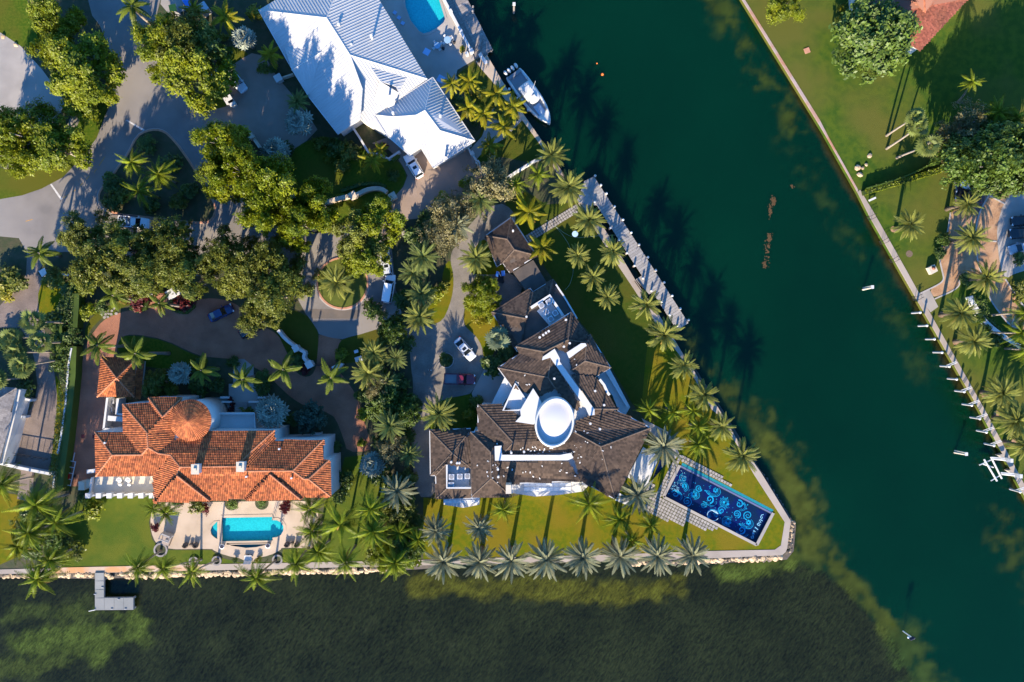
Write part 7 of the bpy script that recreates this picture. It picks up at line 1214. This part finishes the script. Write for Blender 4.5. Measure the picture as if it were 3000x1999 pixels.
for x, y, r_, t in ((1282, 138, 12, 'round glass garden table on pool deck, left one'), (1312, 122, 13, 'round glass garden table on pool deck, right one')):
    p = W(x, y); o = root('garden_table', t, 'table', (p.x, p.y, .03), 0, 'round pool deck tables'); q = MB(); q.cyl((0, 0, .7), px(r_) * .8, .05, 20); q.build('table_top', M('blue_glass', (.22, .34, .45), rough=.15), o, False, True); q = MB(); q.tube([(0, 0, 0), (0, 0, .7)], .06, 6); q.cyl((0, 0, 0), .3, .04, 12); q.build('pedestal', m_alum, o, local=True)
    for k in range(4): a = k * 1.57 + .6; q = MB(); X, Y = px(r_) * 1.05 * math.cos(a), px(r_) * 1.05 * math.sin(a); q.box((X, Y, .42), (.42, .42, .06), a); q.box((X + .2 * math.cos(a), Y + .2 * math.sin(a), .65), (.06, .42, .45), a); q.build('chair', m_alum, o, local=True)
for x, y, mt, s_, t in ((1252, 159, m_umb, 18, 'square blue sunshade panel on shaded pool deck'), (1293, 238, m_umb, 20, 'blue square panel beside garage roof ridge and palms')): p = W(x, y, 1); o = root('sunshade', t, 'sunshade', (p.x, p.y, .03), R(60)); q = MB(); q.box((0, 0, 2.1), (px(s_), px(s_), .06)); q.build('canopy', M('pale_blue_canvas', (.22, .36, .55)), o, local=True); q = MB(); q.tube([(0, 0, 0), (0, 0, 2.1)], .05, 6); q.build('pole', m_alum, o, local=True)
for x, y, t in ((1157, 38, 'topmost of three square pads beside the lagoon pool'), (1169, 53, 'middle of three square pads beside the lagoon pool'), (1180, 69, 'lowest of three square pads beside the lagoon pool')): p = W(x, y); q = MB(); q.box((p.x, p.y, .12), (.6, .6, .2), R(55)); top(q.build('poolside_stool', M('blue_pad' + str(x), (.20, .33, .52))), t, 'stool')
for x, y, t in ((1299, 145, 'black pot between the round glass tables, lower'), (1331, 127, 'black pot right of the round glass tables'), (1403, 182, 'black pot beside white lounger')): p = W(x, y); o = root('planter_pot', t, 'pot', (p.x, p.y, .03)); q = MB(); q.cyl((0, 0, 0), .2, .55, 12, .3); q.build('pot', m_black, o, True, True); q = MB(); q.cyl((0, 0, .5), .24, .03, 12); q.build('soil', m_soil, o, local=True)
p = W(1358, 150); o = root('potted_plant', 'yellow leaved plant in a black pot at corner of pool deck', 'plant', (p.x, p.y, .03)); q = MB(); q.cyl((0, 0, 0), .25, .6, 12, .38); q.build('pot', m_black, o, True, True); inst('foliage', CR['sy'][0][0], o, (-.2, .1, .6), (0, 0, 0), (.6, .6, .7))
lounger(1416, 176, -53, 'white sun lounger on the seawall walk below the boardwalk', m_wall, 2.2)
p = W(1684, 687); o = root('round_table', 'round pale blue table on shaded canal lawn', 'table', (p.x, p.y, 0)); q = MB(); q.cyl((0, 0, .55), .55, .06, 24); q.build('table_top', M('pale_blue_top', (.35, .5, .62)), o, local=True); q = MB(); q.cyl((0, 0, 0), .12, .55, 8); q.build('pedestal', m_alum, o, local=True)
for pts, t in (([(1600, 645), (1630, 665), (1652, 683), (1680, 697), (1720, 695), (1768, 690), (1810, 689)], 'pale garden hose crossing the canal lawn to the dock'), ([(1620, 655), (1650, 690), (1672, 725), (1682, 790), (1670, 835), (1655, 850)], 'pale garden hose trailing down the shaded canal lawn')): q = MB(); q.tube([W(x, y, .04) for x, y in smooth2(pts, 2, False)], .035, 4); top(q.build('garden_hose', M('hose' + str(pts[1][0]), (.22, .26, .16))), t, 'hose')
for x, y, s_, c_, lb, nm in ((1190, 686, 1.3, m_conc, 'green grey utility box beside twiggy tree', 'utility_box'), (1045, 1030, .7, m_alum, 'pale mailbox post on shaded circle lawn', 'mailbox'), (1053, 1052, 1.2, m_white, 'white utility box beside garden belt palms', 'utility_box'), (2592, 530, .1, m_white, 'x', 'x')):
    if lb == 'x': continue
    p = W(x, y); o = root(nm, lb, 'utility box', (p.x, p.y, 0), .3); q = MB(); q.box((0, 0, s_ * .35), (s_, s_ * .7, s_ * .7)); q.build('cabinet', M('box' + str(x), (.25, .28, .22)) if x == 1190 else c_, o, local=True); q = MB(); q.box((0, 0, s_ * .72), (s_ * 1.06, s_ * .76, .05)); q.build('lid', c_, o, local=True)
p = W(508, 26, 2); o = root('service_kiosk', 'yellow green canopy kiosk in the shaded yard at top', 'kiosk', (p.x, p.y, 0), R(12)); q = MB(); q.box((0, 0, 2.3), (1.25, 1.3, .12)); q.build('canopy', M('yellow_green', (.34, .34, .05)), o, local=True); q = MB(); q.box((0, 0, 1.1), (1.0, 1.0, 2.2)); q.build('body', m_grey, o, local=True)
sheet('yard_paving', [(478, -40), (470, 12), (500, 48), (545, 30), (560, -40)], .02, m_conc); 
p = W(545, 5, 1); o = root('tarp_trailer', 'blue tarp covered trailer in the shaded yard at top', 'trailer', (p.x, p.y, 0), R(-58)); q = MB(); q.box((0, 0, .9), (3.0, 1.1, .8), 0, .85); q.build('tarp', m_umb, o, local=True)
for y in (-.6, .6): q = MB(); q.tube([(0, y - .1, .3), (0, y + .1, .3)], .3, 12); q.build('wheel', m_black, o, local=True)
p = W(600, 30, 1); o = root('shed', 'small pale shed roof in the shaded yard at top', 'shed', (p.x, p.y, 0), R(35)); q = MB(); q.box((0, 0, 1.0), (1.5, 1.3, 2.0)); q.build('wall', m_conc, o, local=True); q = MB(); q.box((0, 0, 2.08), (1.8, 1.6, .16)); q.build('roof', M('pale_roof', (.4, .45, .5)), o, local=True)
p = W(2732, 790, .7); o = root('barbecue_table', 'white square table with round brown bowl on the east lawn', 'table', (p.x, p.y, 0), R(28)); q = MB(); q.box((0, 0, .45), (1.35, 1.35, .9)); q.build('table_block', m_cream, o, local=True); q = MB(); q.cyl((.15, .2, .9), .3, .12, 16, .36); q.build('bowl', M('brown_bowl', (.2, .08, .05)), o, True, True)
sheet('soil_circle', circ(2664, 744, 10, 24), .02, M('bare_soil', (.16, .11, .07), (.10, .075, .05), 6)); q = MB(); p = W(2364, 149); q.box((p.x, p.y, .06), (1.0, .95, .12), R(20)); top(q.build('brick_slab', m_salmon), 'square red slab lying on the east lawn', 'slab')
for i, (x, y, r_, t) in enumerate(((2512, 492, 9, 'largest pale boulder of the cluster near east seawall'), (2527, 493, 5, 'pale boulder right of the largest in cluster'), (2537, 483, 5, 'pale boulder, upper right of the cluster'), (2518, 512, 8, 'grey boulder, lowest of the cluster'), (2547, 457, 7, 'upright pale boulder alone on east lawn'), (98, 8, 6, 'limestone edging boulder at top left, topmost'), (112, 25, 6, 'limestone edging boulder at top left, second'), (121, 46, 5, 'limestone edging boulder at top left, third'), (130, 62, 7, 'limestone edging boulder at top left, fourth'), (146, 78, 7, 'limestone edging boulder at top left, fifth'), (162, 92, 6, 'limestone edging boulder at top left, sixth'), (10, 108, 7, 'limestone boulder by shaded court, leftmost'), (47, 132, 6, 'limestone boulder by shaded court, middle'), (88, 168, 8, 'limestone boulder by shaded court, right'))):
    p = W(x, y); q = inst('boulder', rms[i % 6][0], None, (p.x, p.y, .1), (.2, .1, i), (px(r_) * 1.2, px(r_), px(r_) * .9)); top(q, t, 'boulder', 'limestone boulders')
fs = sheet('flagstone_path', [(296, 903), (318, 896), (332, 905), (348, 920), (330, 926), (303, 938)], .012, m_grass)
for x, y, r_ in ((301, 905, 4.5), (310, 903, 4), (298, 915, 3.5), (305, 913, 4.5), (317, 909, 4.5), (299, 922, 3.5), (309, 921, 5), (318, 919, 4), (326, 921, 5), (306, 930, 5), (316, 929, 4), (328, 911, 4), (341, 919, 5), (334, 904, 4)):
    q = MB(); g = random.Random(int(x * y)); c = W(x, y); q.prism([(c.x + px(r_) * g.uniform(.8, 1.15) * math.cos(a), c.y + px(r_) * g.uniform(.7, 1.05) * math.sin(a)) for a in [6.283 * k / 7 + g.uniform(-.2, .2) for k in range(7)]], 0, .06); q.build('flagstone', m_conc_s, fs)
for i, (x, y) in enumerate(((2557, 635), (2593, 706), (2622, 760), (2690, 871))):
    p = W(x, y); o = root('seawall_ladder', f'dark metal ladder on the east seawall, {ORD[i]} from the top', 'ladder', (p.x, p.y, .05), R(28)); q = MB()
    for s_ in (-.3, .3): q.tube([(.5, s_, .0), (.5, s_, .8), (-.5, s_, .8), (-.6, s_, -1.2)], .04, 5)
    for z in (-.9, -.5, -.1): q.tube([(-.6, -.3, z), (-.6, .3, z)], .03, 5)
    q.build('frame', m_black, o, local=True)
for x, y, a, t in ((2553, 585, 62, 'white bench board at the corner of the east lawn'),): p = W(x, y); o = root('bench', t, 'bench', (p.x, p.y, 0), R(25)); q = MB(); q.box((0, 0, .45), (1.3, .35, .08)); q.build('seat', m_white, o, local=True); q = MB(); q.box((-.5, 0, .2), (.1, .3, .42)); q.box((.5, 0, .2), (.1, .3, .42)); q.build('legs', m_white, o, local=True)
for x, y, r_ in ((2545, 690, 0),): pass
for i, (x, y) in enumerate(((2618, 672), (2758, 922), (2800, 1003), (2885, 1160), (2920, 1212), (2972, 1295))): sheet('planting_ring', circ(x, y, 9, 18), .02, m_mulch)
for i, (x, y, t) in enumerate(((1478, 258, 'upper'), (1500, 285, 'middle'), (1533, 318, 'lower'))): p = W(x + 14, y + 8); o = root('dock_pedestal', f'small dark service pedestal on walk beside boat, {t}', 'pedestal', (p.x, p.y, .05)); q = MB(); q.box((0, 0, .45), (.35, .3, .9)); q.build('post', m_grey, o, local=True); q = MB(); q.box((0, 0, .95), (.42, .38, .12)); q.build('cap', m_white, o, local=True)
for i, (x, y, t) in enumerate(((560, 1167, 'on terrace by turret, left'), (681, 1167, 'on pale walk, topmost of red flower pots'), (687, 1181, 'on pale walk, second of red flower pots'), (685, 1196, 'on pale walk, third of red flower pots'), (684, 1203, 'at steps foot, lowest of red flower pots'), (667, 1201, 'beside steps on the terrace'))):
    p = W(x, y); o = root('flower_pot', 'red flower pot ' + t, 'flower pot', (p.x, p.y, .5)); q = MB(); q.cyl((0, 0, 0), .18, .4, 10, .26); q.build('pot', m_salmon, o, True, True); inst('foliage', CR['sr'][i % 2][0], o, (0, 0, .35), (0, 0, i), (.55, .55, .6))
for x, y, t in ((243, 1278, 'left'), (276, 1279, 'right')): m = MB(); m.prism(P2([(x - 5, y - 5), (x + 5, y - 5), (x + 5, y + 5), (x - 5, y + 5)]), 0, .03); top(m.build('drain_cover', M('dark_red_cover' + t, (.11, .02, .025))), f'dark red square cover in brick drive, {t} one', 'cover')
# ------------------------------------------------------------------ person walking on the cobble drive
p = W(1260, 1085, .9); pe = root('person', 'person in white shirt and dark trousers walking on the shaded cobble drive', 'person', (p.x, p.y, .02), R(70))
def skin(name, J, Eg, rad, mt, rt=0):
    me = bpy.data.meshes.new(name); me.from_pydata(J, Eg, []); me.materials.append(mt); o = bpy.data.objects.new(name, me); COL.objects.link(o); o.parent = pe
    md = o.modifiers.new('s', 'SKIN'); sv = me.skin_vertices[0].data if me.skin_vertices else None
    if sv is None:
        bm_ = bmesh.new(); bm_.from_mesh(me); bm_.verts.layers.skin.verify(); bm_.to_mesh(me); bm_.free(); sv = me.skin_vertices[0].data
    for v, r_ in zip(sv, rad): v.radius = (r_, r_)
    sv[rt].use_root = True; ss = o.modifiers.new('u', 'SUBSURF'); ss.levels = 1; ss.render_levels = 1; md.use_smooth_shade = True; return o
J = [(0, 0, .95), (0, 0, 1.15), (.02, 0, 1.38), (.03, 0, 1.50), (.05, 0, 1.56), (.06, 0, 1.66), (.06, 0, 1.75), (0, .10, .90), (.12, .11, .50), (-.02, .11, .08), (.14, .11, .03), (0, -.10, .90), (-.06, -.11, .50), (-.34, -.11, .14), (-.24, -.11, .05), (.02, .19, 1.40), (-.08, .24, 1.14), (.06, .25, .90), (.10, .25, .82), (.02, -.19, 1.40), (.12, -.24, 1.14), (.28, -.24, .98), (.33, -.24, .92)]
Eg = [(0, 1), (1, 2), (2, 3), (3, 4), (4, 5), (5, 6), (0, 7), (7, 8), (8, 9), (9, 10), (0, 11), (11, 12), (12, 13), (13, 14), (2, 15), (15, 16), (16, 17), (17, 18), (2, 19), (19, 20), (20, 21), (21, 22)]
skin('body', J, Eg, [.13, .12, .14, .06, .055, .095, .07, .095, .065, .045, .04, .095, .065, .045, .04, .06, .045, .035, .035, .06, .045, .035, .035], m_skin)
skin('shirt', J[:3] + [J[15], J[16], J[19], J[20]], [(0, 1), (1, 2), (2, 3), (3, 4), (2, 5), (5, 6)], [.16, .15, .17, .085, .065, .085, .065], m_cloth); skin('trousers', [J[0]] + J[7:10] + J[11:14], [(0, 1), (1, 2), (2, 3), (0, 4), (4, 5), (5, 6)], [.15, .115, .085, .065, .115, .085, .065], m_navy)
q = MB(); q.ell((.045, 0, 1.74), (.105, .095, .07), 12, 6); q.ell((.0, 0, 1.68), (.09, .093, .09), 12, 6); q.build('hair', m_hair, pe, True, True)
q = MB(); q.ell((.17, 0, 1.66), (.025, .02, .025), 8, 5); q.build('nose', m_skin, pe, True, True); q = MB(); q.ell((.145, .035, 1.69), (.014, .016, .012), 6, 4); q.ell((.145, -.035, 1.69), (.014, .016, .012), 6, 4); q.build('eyes', m_hair, pe, True, True)
for sy, (X, Y, Z) in ((1, J[18]), (-1, J[22])):
    q = MB()
    for k in range(4): q.tube([(X + .01, Y + (-.03 + .02 * k), Z), (X + .04, Y + (-.032 + .021 * k), Z - .05), (X + .03, Y + (-.032 + .021 * k), Z - (.085, .10, .105, .09)[k])], [.011, .010, .007], 5)
    q.tube([(X + .02, Y - sy * .03, Z + .02), (X + .06, Y - sy * .05, Z - .03)], [.012, .009], 5); q.build('fingers', m_skin, pe, True, True)
